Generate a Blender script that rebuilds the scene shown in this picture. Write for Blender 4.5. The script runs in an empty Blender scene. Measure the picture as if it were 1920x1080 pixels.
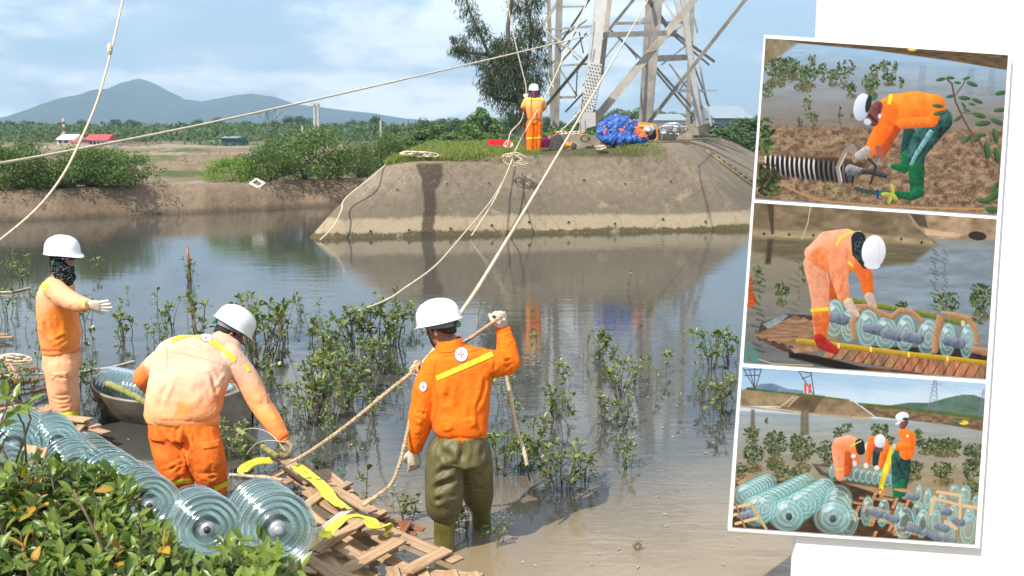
import bpy, bmesh, math, random
import numpy as np
from mathutils import Vector, Matrix, noise as mnoise
from mathutils.bvhtree import BVHTree
R = math.radians
random.seed(7); np.random.seed(7)
scn = bpy.context.scene
COL = scn.collection
# ------------------------------------------------------------------ camera
F = 1900.0; CX, CY = 960.0, 540.0; PITCH = R(9.0); CAMH = 2.75
cam_d = bpy.data.cameras.new('camera'); cam = bpy.data.objects.new('camera', cam_d); COL.objects.link(cam)
cam.location = (0, 0, CAMH); cam.rotation_euler = (R(90) - PITCH, 0, 0)
cam_d.sensor_width = 36.0; cam_d.lens = 36.0 * F / 1920.0
cam_d.clip_start = 0.05; cam_d.clip_end = 12000
cam_d.dof.use_dof = True; cam_d.dof.focus_distance = 6.6; cam_d.dof.aperture_fstop = 6.3
scn.camera = cam
# ------------------------------------------------------------------ sky and sun
SUN_EL = R(50); SUN_AZ = R(-142)      # direction towards the sun, measured from +Y clockwise (behind the camera, on the left)
world = bpy.data.worlds.new('World'); scn.world = world; world.use_nodes = True
wn = world.node_tree; wn.nodes.clear()
def wnode(t, **k):
    n = wn.nodes.new(t)
    for a, b in k.items(): setattr(n, a, b)
    return n
wout = wnode('ShaderNodeOutputWorld'); wbg = wnode('ShaderNodeBackground'); wbg.inputs[1].default_value = 0.12
sky = wnode('ShaderNodeTexSky', sky_type='NISHITA', sun_disc=False)
sky.sun_elevation = SUN_EL; sky.sun_rotation = SUN_AZ; sky.air_density = 1.0; sky.dust_density = 0.6; sky.ozone_density = 1.6
tc = wnode('ShaderNodeTexCoord'); sep = wnode('ShaderNodeSeparateXYZ')
wn.links.new(tc.outputs['Generated'], sep.inputs[0])
mp = wnode('ShaderNodeMapping'); mp.inputs['Scale'].default_value = (1.0, 1.0, 3.0); mp.inputs['Location'].default_value = (4.1, 0.3, 0.2)
wn.links.new(tc.outputs['Generated'], mp.inputs[0])
n1 = wnode('ShaderNodeTexNoise'); n1.inputs['Scale'].default_value = 4.0; n1.inputs['Detail'].default_value = 9; n1.inputs['Roughness'].default_value = 0.55; n1.inputs['Distortion'].default_value = 0.25
wn.links.new(mp.outputs[0], n1.inputs[0])
cr = wnode('ShaderNodeMapRange', interpolation_type='SMOOTHSTEP'); cr.inputs[1].default_value = 0.40; cr.inputs[2].default_value = 0.57
wn.links.new(n1.outputs[0], cr.inputs[0])
n2 = wnode('ShaderNodeTexNoise'); n2.inputs['Scale'].default_value = 7.5; n2.inputs['Detail'].default_value = 6
mp2 = wnode('ShaderNodeMapping'); mp2.inputs['Scale'].default_value = (1.0, 1.0, 3.5); mp2.inputs['Location'].default_value = (2.0, 0.0, 0.05)
wn.links.new(tc.outputs['Generated'], mp2.inputs[0]); wn.links.new(mp2.outputs[0], n2.inputs[0])
ccol = wnode('ShaderNodeMixRGB'); ccol.inputs[1].default_value = (5.0, 5.9, 6.6, 1); ccol.inputs[2].default_value = (11.5, 11.3, 10.8, 1)
cr2 = wnode('ShaderNodeMapRange', interpolation_type='SMOOTHSTEP'); cr2.inputs[1].default_value = 0.42; cr2.inputs[2].default_value = 0.60
wn.links.new(n2.outputs[0], cr2.inputs[0]); wn.links.new(cr2.outputs[0], ccol.inputs[0])
# haze towards the horizon: the sky itself turns milky low down, everywhere round the horizon
hz = wnode('ShaderNodeMapRange', interpolation_type='SMOOTHSTEP'); hz.inputs[1].default_value = 0.0; hz.inputs[2].default_value = 0.30; hz.inputs[3].default_value = 0.85; hz.inputs[4].default_value = 0.0
wn.links.new(sep.outputs[2], hz.inputs[0])
hmix = wnode('ShaderNodeMixRGB'); hmix.inputs[2].default_value = (3.0, 4.2, 5.4, 1)
wn.links.new(hz.outputs[0], hmix.inputs[0]); wn.links.new(sky.outputs[0], hmix.inputs[1])
cm = wnode('ShaderNodeMath', operation='MULTIPLY'); cm.inputs[1].default_value = 0.85
wn.links.new(cr.outputs[0], cm.inputs[0])
cmix = wnode('ShaderNodeMixRGB'); wn.links.new(cm.outputs[0], cmix.inputs[0]); wn.links.new(hmix.outputs[0], cmix.inputs[1]); wn.links.new(ccol.outputs[0], cmix.inputs[2])
wn.links.new(cmix.outputs[0], wbg.inputs[0]); wn.links.new(wbg.outputs[0], wout.inputs[0])
sun_d = bpy.data.lights.new('sun', 'SUN'); sun_d.energy = 4.5; sun_d.angle = R(0.6); sun_d.color = (1.0, 0.94, 0.85)
sun = bpy.data.objects.new('sun', sun_d); COL.objects.link(sun)
sdir = Vector((math.sin(SUN_AZ) * math.cos(SUN_EL), math.cos(SUN_AZ) * math.cos(SUN_EL), math.sin(SUN_EL)))
sun.rotation_euler = sdir.to_track_quat('Z', 'Y').to_euler(); sun.location = (0, 0, 30)
scn.view_settings.view_transform = 'Standard'; scn.view_settings.look = 'None'; scn.view_settings.gamma = 1
scn.view_settings.use_curve_mapping = False; scn.view_settings.exposure = 0.53
scn.cycles.transparent_max_bounces = 48; scn.cycles.max_bounces = 8; scn.cycles.volume_bounces = 0
scn.cycles.use_denoising = True
# ------------------------------------------------------------------ placing helpers
CP, SP = math.cos(PITCH), math.sin(PITCH)
def ray(px, py):
    u = (px - CX) / F; v = (CY - py) / F
    return Vector((u, CP + v * SP, -SP + v * CP))
def P(px, py, Y):
    d = ray(px, py); return Vector((0, 0, CAMH)) + d * (Y / d.y)
def G(px, py, z=0.0):
    d = ray(px, py); return Vector((0, 0, CAMH)) + d * ((z - CAMH) / d.z)
# ------------------------------------------------------------------ object helpers
def setp(o, label=None, cat=None, group=None, kind=None):
    if label: o['label'] = label
    if cat: o['category'] = cat
    if group: o['group'] = group
    if kind: o['kind'] = kind
    return o
def empty(name, loc, label=None, cat=None, group=None):
    o = bpy.data.objects.new(name, None); COL.objects.link(o); o.location = loc; o.empty_display_size = 0.1
    return setp(o, label, cat, group)
def link(name, me, mats, parent=None, loc=None):
    o = bpy.data.objects.new(name, me); COL.objects.link(o)
    if mats is not None and not me.materials:
        for m in (mats if isinstance(mats, (list, tuple)) else [mats]): me.materials.append(m)
    if parent: o.parent = parent
    if loc is not None: o.location = loc
    return o
class MB:
    def __init__(s): s.v = []; s.f = []; s.m = []
    def add(s, vs, fs, mi=0):
        b = len(s.v); s.v.extend([tuple(x) for x in vs]); s.f.extend([tuple(b + i for i in f) for f in fs]); s.m.extend([mi] * len(fs))
    def box(s, c, a, b, d, mi=0):
        c, a, b, d = Vector(c), Vector(a), Vector(b), Vector(d)
        vs = [c + a * i + b * j + d * k for i in (-1, 1) for j in (-1, 1) for k in (-1, 1)]
        s.add(vs, [(0, 1, 3, 2), (4, 6, 7, 5), (0, 4, 5, 1), (2, 3, 7, 6), (0, 2, 6, 4), (1, 5, 7, 3)], mi)
    def bar(s, p, q, w, h, up=(0, 0, 1), mi=0):
        p, q = Vector(p), Vector(q); d = (q - p); L = d.length; d = d / L
        side = d.cross(Vector(up))
        if side.length < 1e-3: side = d.cross(Vector((1, 0, 0)))
        side.normalize(); n = side.cross(d).normalized()
        s.box((p + q) / 2, d * L / 2, side * w / 2, n * h / 2, mi)
    def tube(s, pts, r, n=6, mi=0, cap=True):
        pts = [Vector(p) for p in pts]; m = len(pts)
        rs = r if isinstance(r, (list, tuple)) else [r] * m
        vs = []; ref = None
        for i, p in enumerate(pts):
            t = (pts[min(i + 1, m - 1)] - pts[max(i - 1, 0)])
            t = t.normalized() if t.length > 1e-9 else Vector((0, 0, 1))
            if ref is None: ref = t.orthogonal().normalized()
            ref = (ref - t * ref.dot(t)); ref = ref.normalized() if ref.length > 1e-6 else t.orthogonal().normalized()
            b = t.cross(ref)
            for k in range(n):
                a = 2 * math.pi * k / n; vs.append(p + (ref * math.cos(a) + b * math.sin(a)) * rs[i])
        fs = [(i * n + k, i * n + (k + 1) % n, (i + 1) * n + (k + 1) % n, (i + 1) * n + k) for i in range(m - 1) for k in range(n)]
        if cap: fs += [tuple(range(n - 1, -1, -1)), tuple((m - 1) * n + k for k in range(n))]
        s.add(vs, fs, mi)
    def lathe(s, prof, n=32, c=(0, 0, 0), ax=(0, 0, 1), mi=0):
        c = Vector(c); ax = Vector(ax).normalized(); u = ax.orthogonal().normalized(); w = ax.cross(u)
        vs = [c + ax * z + (u * math.cos(2 * math.pi * k / n) + w * math.sin(2 * math.pi * k / n)) * r for (r, z) in prof for k in range(n)]
        fs = [(i * n + k, i * n + (k + 1) % n, (i + 1) * n + (k + 1) % n, (i + 1) * n + k) for i in range(len(prof) - 1) for k in range(n)]
        s.add(vs, fs, mi)
    def ball(s, c, r, n=8, mi=0, sc=(1, 1, 1)):
        c = Vector(c); vs = []; m = n // 2 + 1
        for i in range(m + 1):
            th = math.pi * i / m
            for k in range(n):
                a = 2 * math.pi * k / n; vs.append(c + Vector((math.sin(th) * math.cos(a) * sc[0], math.sin(th) * math.sin(a) * sc[1], math.cos(th) * sc[2])) * r)
        s.add(vs, [(i * n + k, (i + 1) * n + k, (i + 1) * n + (k + 1) % n, i * n + (k + 1) % n) for i in range(m) for k in range(n)], mi)
    def mesh(s, name, off=(0, 0, 0), smooth=False):
        me = bpy.data.meshes.new(name); o = Vector(off)
        me.from_pydata([(v[0] - o.x, v[1] - o.y, v[2] - o.z) for v in s.v], [], s.f); me.update()
        if any(s.m): me.polygons.foreach_set('material_index', s.m)
        if smooth: me.polygons.foreach_set('use_smooth', [True] * len(me.polygons))
        return me
    def build(s, name, mats, parent=None, smooth=False, **k):
        off = parent.location if parent is not None and parent.parent is None else ((parent.parent.location) if parent is not None else (0, 0, 0))
        if parent is not None and parent.parent is not None: off = Vector(parent.parent.location) + Vector(parent.location)
        return setp(link(name, s.mesh(name, off, smooth), mats, parent), **k)
def catmull(pts, n=8):
    pts = [Vector(p) for p in pts]; out = []
    for i in range(len(pts) - 1):
        p0 = pts[max(i - 1, 0)]; p1 = pts[i]; p2 = pts[i + 1]; p3 = pts[min(i + 2, len(pts) - 1)]
        for k in range(n):
            t = k / n; out.append(0.5 * ((2 * p1) + (p2 - p0) * t + (2 * p0 - 5 * p1 + 4 * p2 - p3) * t * t + (3 * p1 - p0 - 3 * p2 + p3) * t ** 3))
    out.append(pts[-1]); return out
# ------------------------------------------------------------------ materials
def srgb(r, g, b): return tuple(((c / 255 / 12.92) if c / 255 <= 0.04045 else ((c / 255 + 0.055) / 1.055) ** 2.4) for c in (r, g, b))
class Mat:
    def __init__(s, name, rough=0.7, col=(0.5, 0.5, 0.5), spec=0.5, metal=0.0):
        s.m = bpy.data.materials.new(name); s.m.use_nodes = True; s.t = s.m.node_tree; s.b = s.t.nodes['Principled BSDF']
        s.b.inputs['Roughness'].default_value = rough; s.b.inputs['Base Color'].default_value = (*col, 1)
        s.b.inputs['Metallic'].default_value = metal; s.b.inputs['Specular IOR Level'].default_value = spec
    def n(s, t, **k):
        x = s.t.nodes.new(t)
        for a, b in k.items():
            if a.startswith('i_'): x.inputs[int(a[2:]) if a[2:].isdigit() else a[2:].replace('_', ' ')].default_value = b
            else: setattr(x, a, b)
        return x
    def l(s, a, b): s.t.links.new(a, b)
    def coord(s, kind='Object', scale=(1, 1, 1)):
        c = s.n('ShaderNodeTexCoord'); m = s.n('ShaderNodeMapping'); m.inputs['Scale'].default_value = scale; s.l(c.outputs[kind], m.inputs[0]); return m.outputs[0]
    def pos(s, scale=(1, 1, 1)):
        c = s.n('ShaderNodeNewGeometry'); m = s.n('ShaderNodeMapping'); m.inputs['Scale'].default_value = scale; s.l(c.outputs['Position'], m.inputs[0]); return m.outputs[0]
    def noise(s, co, scale, detail=4, rough=0.55, dist=0.0):
        n = s.n('ShaderNodeTexNoise'); n.inputs['Scale'].default_value = scale; n.inputs['Detail'].default_value = detail; n.inputs['Roughness'].default_value = rough; n.inputs['Distortion'].default_value = dist
        s.l(co, n.inputs['Vector']); return n.outputs[0]
    def ramp(s, fac, stops):
        r = s.n('ShaderNodeValToRGB'); e = r.color_ramp.elements
        while len(e) < len(stops): e.new(0.5)
        for i, (p, c) in enumerate(stops): e[i].position = p; e[i].color = (*c, 1) if len(c) == 3 else c
        s.l(fac, r.inputs[0]); return r.outputs[0]
    def rng(s, v, a, b, c=0.0, d=1.0):
        r = s.n('ShaderNodeMapRange', interpolation_type='SMOOTHSTEP'); r.inputs[1].default_value = a; r.inputs[2].default_value = b; r.inputs[3].default_value = c; r.inputs[4].default_value = d; s.l(v, r.inputs[0]); return r.outputs[0]
    def mix(s, fac, a, b, mode='MIX'):
        m = s.n('ShaderNodeMixRGB', blend_type=mode)
        for i, x in ((0, fac), (1, a), (2, b)):
            if hasattr(x, 'is_linked') or hasattr(x, 'links'): s.l(x, m.inputs[i])
            else: m.inputs[i].default_value = x if i == 0 else (*x, 1) if len(x) == 3 else x
        return m.outputs[0]
    def math(s, op, a, b=0.0):
        m = s.n('ShaderNodeMath', operation=op)
        for i, x in ((0, a), (1, b)):
            if hasattr(x, 'links'): s.l(x, m.inputs[i])
            else: m.inputs[i].default_value = x
        return m.outputs[0]
    def base(s, c): s.l(c, s.b.inputs['Base Color']); return s
    def rgh(s, c): s.l(c, s.b.inputs['Roughness']); return s
    def bump(s, h, strength=0.5, dist=0.02):
        b = s.n('ShaderNodeBump'); b.inputs['Strength'].default_value = strength; b.inputs['Distance'].default_value = dist; s.l(h, b.inputs['Height']); s.l(b.outputs[0], s.b.inputs['Normal']); return s
def simple(name, c1, c2, scale=6, rough=0.7, bump=0.3, bd=0.01, detail=5, metal=0.0, spec=0.4, sc=(1, 1, 1)):
    m = Mat(name, rough, c1, spec, metal); co = m.coord('Object', sc); n = m.noise(co, scale, detail)
    m.base(m.ramp(n, [(0.3, c1), (0.7, c2)]))
    if bump: m.bump(m.noise(co, scale * 3, 4), bump, bd)
    return m.m
def leafmat(name, cols, rough=0.35, trans=0.25, spec=0.5):
    m = Mat(name, rough, cols[0], spec); g = m.n('ShaderNodeNewGeometry')
    k = len(cols); c = m.ramp(g.outputs['Random Per Island'], [(i / (k - 1) if k > 1 else 0, cols[i]) for i in range(k)])
    n = m.noise(m.coord('Object'), 9, 3); c = m.mix(0.35, c, m.ramp(n, [(0.3, cols[0]), (0.7, cols[-1])])); m.base(c)
    tr = m.n('ShaderNodeBsdfTranslucent'); m.l(m.mix(1.0, c, (1.5, 1.6, 0.7), 'MULTIPLY'), tr.inputs[0])
    ms = m.n('ShaderNodeMixShader'); ms.inputs[0].default_value = trans; m.l(m.b.outputs[0], ms.inputs[1]); m.l(tr.outputs[0], ms.inputs[2])
    m.l(ms.outputs[0], m.t.nodes['Material Output'].inputs[0]); return m.m
# ------------------------------------------------------------------ noise for terrain
_rng = np.random.RandomState(11); _perm = _rng.permutation(1024); _val = _rng.rand(1024)
def vnoise(x, y):
    xi = np.floor(x).astype(int); yi = np.floor(y).astype(int); fx = x - xi; fy = y - yi
    fx = fx * fx * (3 - 2 * fx); fy = fy * fy * (3 - 2 * fy)
    h = lambda a, b: _val[_perm[(_perm[a & 1023] + b) & 1023]]
    return (h(xi, yi) * (1 - fx) + h(xi + 1, yi) * fx) * (1 - fy) + (h(xi, yi + 1) * (1 - fx) + h(xi + 1, yi + 1) * fx) * fy
def fbm(x, y, o=4):
    s = 0; a = 0.5
    for i in range(o): s = s + a * (vnoise(x * 2 ** i + 17.3 * i, y * 2 ** i + 5.1 * i) - 0.5); a *= 0.5
    return s
def sstep(a, b, x):
    t = np.clip((x - a) / (b - a), 0, 1); return t * t * (3 - 2 * t)
def grid_mesh(name, X, Y, Z, smooth=True):
    n, m = X.shape; me = bpy.data.meshes.new(name)
    co = np.stack([X, Y, Z], -1).reshape(-1, 3).astype(np.float32)
    i = np.arange(n * m).reshape(n, m); f = np.stack([i[:-1, :-1], i[:-1, 1:], i[1:, 1:], i[1:, :-1]], -1).reshape(-1, 4)
    return raw_mesh(name, co, f, smooth)
def raw_mesh(name, co, f, smooth=False):
    me = bpy.data.meshes.new(name); k = f.shape[1]
    me.vertices.add(len(co)); me.vertices.foreach_set('co', np.ascontiguousarray(co, np.float32).ravel())
    me.loops.add(f.size); me.loops.foreach_set('vertex_index', f.astype(np.int32).ravel())
    me.polygons.add(len(f)); me.polygons.foreach_set('loop_start', np.arange(0, f.size, k, dtype=np.int32))
    me.polygons.foreach_set('use_smooth', np.full(len(f), smooth)); me.update(calc_edges=True); return me
def bank_y(X): return np.clip(29.7 + 0.68 * (X + 15.0), 16, 60) + 0.5 * fbm(X * 0.35, X * 0 + 3.0, 3)
def ground_h(X, Y):
    d = Y - bank_y(X)
    rough = 0.10 * fbm(X * 1.3, Y * 1.3, 5) * 2
    face = sstep(-0.4, 1.15, d + 0.35 * fbm(X * 1.1, Y * 1.1, 4))
    h = -0.6 + 1.5 * face
    h = h + rough * face * sstep(0.1, 0.7, d) * 0.8 + 0.05 * fbm(X * 5, Y * 5, 3) * face
    field = sstep(2.4, 5.0, d); h = h - 0.5 * field
    for yc, w, a in ((58, 2.2, .35), (78, 3, .55), (104, 4, .75), (150, 6, .5)):
        yy = Y - (yc + 0.25 * X); h = h + field * a * np.exp(-(yy / w) ** 2) * (1 + fbm(X * .2, Y * .2, 3))
    for yc, w in ((66, 4.0), (90, 5.0), (125, 9.0)):
        yy = Y - (yc + 0.25 * X); h = h - field * 0.35 * np.exp(-(yy / w) ** 4)
    return h + field * 0.25 * fbm(X * .5, Y * .5, 4)
us = np.concatenate([np.linspace(-1.6, -0.56, 90)[:-1], np.linspace(-0.56, 0.0, 560)[:-1], np.linspace(0.0, 0.6, 240)[:-1], np.linspace(0.6, 1.6, 90)])
ys = np.concatenate([np.arange(15, 27, 0.6), np.arange(27, 42, 0.09), np.arange(42, 60, 0.3), 60 * 1.03 ** np.arange(0, 60), 60 * 1.03 ** 60 * 1.25 ** np.arange(1, 14)])
U, YY = np.meshgrid(us, ys); XX = U * YY; ZZ = ground_h(XX, YY)
far = sstep(200, 400, YY); ZZ = ZZ * (1 - far) + 0.4 * far
m = Mat('mud', 0.9, spec=0.15)
co = m.pos(); nA = m.noise(co, 0.9, 6, 0.6); nB = m.noise(co, 7, 5, 0.65)
c = m.ramp(nA, [(0.25, (0.15, 0.105, 0.07)), (0.5, (0.25, 0.18, 0.12)), (0.75, (0.33, 0.25, 0.175))])
c = m.mix(0.4, c, m.ramp(nB, [(0.3, (0.09, 0.06, 0.04)), (0.7, (0.27, 0.21, 0.145))]))
sp = m.n('ShaderNodeSeparateXYZ'); m.l(co, sp.inputs[0])
wet = m.rng(m.math('ADD', sp.outputs[2], m.math('MULTIPLY', nA, 0.12)), 0.07, 0.30); c = m.mix(wet, m.mix(0.6, c, (0.05, 0.04, 0.022)), c)
crest = m.math('MULTIPLY', m.rng(m.math('ADD', sp.outputs[2], m.math('MULTIPLY', nB, 0.1)), 0.90, 1.0), 0.6)
c = m.mix(crest, c, (0.33, 0.29, 0.225))
gmask = m.math('MULTIPLY', m.rng(m.noise(m.pos((0.12, 0.12, 1)), 1.0, 5, 0.6), 0.50, 0.6), m.rng(sp.outputs[1], 42, 50))
c = m.mix(gmask, c, m.ramp(nB, [(0.3, (0.05, 0.075, 0.02)), (0.7, (0.12, 0.14, 0.05))]))
gm2 = m.rng(sp.outputs[1], 150, 220); c = m.mix(gm2, c, (0.07, 0.095, 0.04))
m.base(c); m.bump(m.noise(co, 9, 8, 0.75), 0.9, 0.06)
MUD = m.m
ground = link('ground', grid_mesh('ground', XX, YY, ZZ), MUD); setp(ground, kind='structure')
# ------------------------------------------------------------------ near bank, where the camera stands
SA, SB = G(70, 760), G(640, 1075)     # the waterline of the near bank
sdv = (SB - SA).normalized(); snv = Vector((sdv.y, -sdv.x, 0));
if snv.y > 0: snv = -snv
def near_h(X, Y):
    d = (X - SA.x) * snv.x + (Y - SA.y) * snv.y + 0.3 * fbm(X * 1.1 + 9, Y * 1.1, 4)
    return np.minimum(-0.25 + 0.42 * np.clip(d + 0.35, -1, 9), 1.15) + 0.05 * fbm(X * 5, Y * 5, 4)
gx, gy = np.meshgrid(np.linspace(-9, 4, 240), np.linspace(-3, 11, 240)); gz = near_h(gx, gy)
def near_z(x, y): return float(near_h(np.array([x]), np.array([y]))[0])
m = Mat('near_mud', 0.8); co = m.pos(); m.base(m.ramp(m.noise(co, 5, 6, 0.65), [(0.3, (0.045, 0.032, 0.02)), (0.7, (0.15, 0.105, 0.065))])); m.bump(m.noise(co, 14, 6, 0.7), 0.8, 0.03)
setp(link('shore', grid_mesh('shore', gx, gy, gz), m.m), kind='structure')
# ------------------------------------------------------------------ water
m = Mat('pond_water', 0.03, spec=0.5); m.b.inputs['IOR'].default_value = 1.5
co = m.pos(); sp = m.n('ShaderNodeSeparateXYZ'); m.l(co, sp.inputs[0])
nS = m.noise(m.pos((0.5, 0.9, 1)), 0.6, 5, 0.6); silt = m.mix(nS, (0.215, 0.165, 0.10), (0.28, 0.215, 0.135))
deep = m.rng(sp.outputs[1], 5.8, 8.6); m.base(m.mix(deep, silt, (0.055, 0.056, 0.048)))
r1 = m.noise(m.pos((0.8, 2.6, 1)), 1.6, 3, 0.5, 0.4); r2 = m.noise(m.pos((1.5, 4.0, 1)), 5.0, 3, 0.5, 0.3)
calm = m.rng(m.noise(m.pos((0.16, 0.3, 1)), 0.8, 2), 0.36, 0.62, 0.22, 1.0)
# rings of ripples round the wading man
gd = m.n('ShaderNodeVectorMath', operation='DISTANCE'); m.l(co, gd.inputs[0]); gd.inputs[1].default_value = tuple(G(870, 1000))
ring = m.math('SINE', m.math('MULTIPLY', gd.outputs['Value'], 46.0)); ring = m.math('MULTIPLY', ring, m.rng(gd.outputs['Value'], 0.25, 1.9, 0.42, 0.0))
h = m.math('ADD', m.math('MULTIPLY', m.math('ADD', m.math('MULTIPLY', r1, 1.0), m.math('MULTIPLY', r2, 0.28)), calm), m.math('MULTIPLY', ring, 0.10))
m.bump(h, 0.17, 0.028); WATER = m.m
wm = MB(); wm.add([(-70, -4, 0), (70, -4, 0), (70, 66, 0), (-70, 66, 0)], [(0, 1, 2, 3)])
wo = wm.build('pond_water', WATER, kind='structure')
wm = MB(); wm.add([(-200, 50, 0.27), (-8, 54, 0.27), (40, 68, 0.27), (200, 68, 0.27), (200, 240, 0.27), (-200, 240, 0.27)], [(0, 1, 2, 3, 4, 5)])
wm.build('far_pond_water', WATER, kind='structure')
# ------------------------------------------------------------------ concrete mound
def mound_loops():
    FLb, FRb = G(573, 450, -0.02), G(1432, 431, -0.02)
    BLb, BRb = Vector((-5.4, 48, 0)), Vector((14, 47, 0))
    T = [Vector((-3.30, 26.6, 1.86)), Vector((4.25, 28.0, 2.27)), Vector((9.3, 44.5, 2.33)), Vector((-3.3, 45, 2.15))]
    return [FLb, FRb, BRb, BLb], T
MBASE, MTOP = mound_loops()
def corner_loop(cs, rad, nside=70, nc=10):
    out = []
    for i in range(4):
        p, a, b = cs[i], cs[i - 1], cs[(i + 1) % 4]
        da = (a - p).normalized() * rad; db = (b - p).normalized() * rad; nx = cs[(i + 1) % 4]; nn = (p - nx).normalized() * rad
        for k in range(nc + 1):
            t = k / nc; out.append((p + da) * (1 - t) ** 2 + p * 2 * t * (1 - t) + (p + db) * t * t)
        s, e = p + db, nx + nn
        for k in range(1, nside): out.append(s.lerp(e, k / nside))
    return out
bl, tl = corner_loop(MBASE, 0.5), corner_loop(MTOP, 1.0)
n = len(bl); bl = np.array([list(v) for v in bl]); tl = np.array([list(v) for v in tl]); rows = []
cen = tl.mean(0)
for t in np.concatenate([[-0.25], np.linspace(0, 0.9, 30), np.linspace(0.92, 1.0, 8)]):
    p = bl * (1 - t) + tl * t; 
    bulge = 0.10 * math.sin(math.pi * min(max(t, 0), 1)); p[:, 2] += bulge
    if t > 0.85:   # rounded shoulder
        q = (t - 0.85) / 0.15; p[:, 2] -= 0.07 * q * q
    w = 0.045 * fbm(p[:, 0] * 0.7 + p[:, 2], p[:, 1] * 0.7 + p[:, 2] * 1.3, 4); nx_ = (bl - cen); nx_[:, 2] = 0; nx_ /= np.linalg.norm(nx_, axis=1)[:, None]
    p = p + nx_ * w[:, None] * 2 * (1 if t > -.1 else 0); rows.append(p)
for s in (0.985, 0.96, 0.9, 0.8, 0.6, 0.4, 0.2, 0.02):
    p = cen + (tl - cen) * s; p[:, 2] = tl[:, 2] * s + cen[2] * (1 - s) + 0.06 * (1 - s) - 0.07 * max(0, 1 - (1 - s) / 0.03) + 0.03 * fbm(p[:, 0], p[:, 1], 3); rows.append(p)
rows = np.array(rows); rows = np.concatenate([rows, rows[:, :1]], 1)
m = Mat('old_concrete', 0.9, spec=0.2); co = m.pos(); sp = m.n('ShaderNodeSeparateXYZ'); m.l(co, sp.inputs[0])
big = m.noise(co, 0.55, 6, 0.6); fine = m.noise(co, 6, 6, 0.7); grit = m.noise(co, 38, 3, 0.6)
c = m.ramp(big, [(0.28, (0.125, 0.094, 0.064)), (0.5, (0.215, 0.165, 0.110)), (0.72, (0.31, 0.25, 0.175))])
c = m.mix(0.45, c, m.ramp(fine, [(0.3, (0.10, 0.08, 0.06)), (0.7, (0.34, 0.29, 0.22))]))
zz = m.math('ADD', sp.outputs[2], m.math('MULTIPLY', m.math('ADD', m.mix(0.5, fine, big), -0.5), 0.55))
dark = m.math('MULTIPLY', m.rng(zz, 0.42, 0.52), m.rng(zz, 0.72, 1.35, 1.0, 0.0)); c = m.mix(m.math('MULTIPLY', dark, 0.62), c, (0.15, 0.125, 0.088))
pale = m.math('MULTIPLY', m.rng(zz, 0.40, 0.50, 1.0, 0.0), 0.6); c = m.mix(pale, c, (0.44, 0.36, 0.235))
wetb = m.rng(zz, 0.08, 0.15, 1.0, 0.0); c = m.mix(wetb, c, (0.10, 0.078, 0.035))
drip = m.noise(m.pos((2.2, 2.2, 0.18)), 1.0, 5, 0.65); c = m.mix(m.rng(drip, 0.52, 0.75, 0, 0.5), c, (0.11, 0.09, 0.065))
patch = m.rng(m.noise(m.pos((1, 1, 1.2)), 1.6, 6, 0.75), 0.56, 0.68, 0, 0.55); c = m.mix(patch, c, (0.38, 0.31, 0.21))
# the dark wet run-off stain
xw = m.math('ADD', sp.outputs[0], m.math('MULTIPLY', m.math('ADD', m.noise(m.pos((1, 1, 1.4)), 1.8, 4), -0.5), 0.35))
xs = m.math('ABSOLUTE', m.math('ADD', xw, 2.12)); wdt = m.rng(sp.outputs[2], 1.0, 1.75, 0.13, 0.32)
st = m.math('MULTIPLY', m.rng(m.math('SUBTRACT', xs, wdt), -0.03, 0.05, 1.0, 0.0), m.rng(sp.outputs[2], 1.78, 1.86, 1.0, 0.0)); st = m.math('MULTIPLY', st, m.rng(sp.outputs[1], 29, 30, 0.85, 0.0))
c = m.mix(st, c, (0.05, 0.035, 0.024))
spk = m.rng(m.noise(co, 26, 2), 0.67, 0.71, 0, 0.7); c = m.mix(spk, c, (0.42, 0.37, 0.30))
# earth and grass litter on the flat top
topm = m.math('MULTIPLY', m.rng(sp.outputs[2], 1.90, 2.02), m.rng(sp.outputs[0], 3.2, 4.6, 1.0, 0.0)); topm = m.math('MULTIPLY', topm, m.rng(sp.outputs[1], 27.1, 27.6))
c = m.mix(topm, c, m.ramp(fine, [(0.35, (0.07, 0.05, 0.03)), (0.65, (0.10, 0.11, 0.04))]))
crk = m.n('ShaderNodeTexVoronoi', feature='DISTANCE_TO_EDGE'); crk.inputs['Scale'].default_value = .3; m.l(m.mix(.12, co, m.noise(co, 2.5, 5, .7)), crk.inputs['Vector']); ck = m.rng(crk.outputs['Distance'], .0, .006, .28, 0); c = m.mix(ck, c, (.05, .038, .028))
m.base(c); m.bump(m.mix(0.5, fine, grit), 0.9, 0.06); CONC = m.m
mroot = empty('concrete_mound', (0, 27, 0), 'weathered sloping concrete embankment in the pond carrying the steel pylon', 'embankment')
rows_l = rows - np.array([0, 27, 0]); mo = link('slope', grid_mesh('slope', rows_l[..., 0], rows_l[..., 1], rows_l[..., 2]), CONC, mroot)
def bvh_of(mesh, off=(0, 0, 0)):
    o = Vector(off); return BVHTree.FromPolygons([v.co + o for v in mesh.vertices], [tuple(p.vertices) for p in mesh.polygons])
MBVH = bvh_of(mo.data, (0, 27, 0))
def cast(bvh, px, py):
    d = ray(px, py).normalized(); h = bvh.ray_cast(Vector((0, 0, CAMH)), d); return (h[0], h[1]) if h[0] else (None, None)
def mound_z(x, y):
    h = MBVH.ray_cast(Vector((x, y, 20)), Vector((0, 0, -1))); return h[0].z if h[0] else 0.0
HOLE = simple('hole_dark', (0.01, 0.01, 0.008), (0.02, 0.018, 0.012), bump=0); PIPE = simple('pipe_grey', (0.18, 0.16, 0.13), (0.3, 0.27, 0.22))
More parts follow.
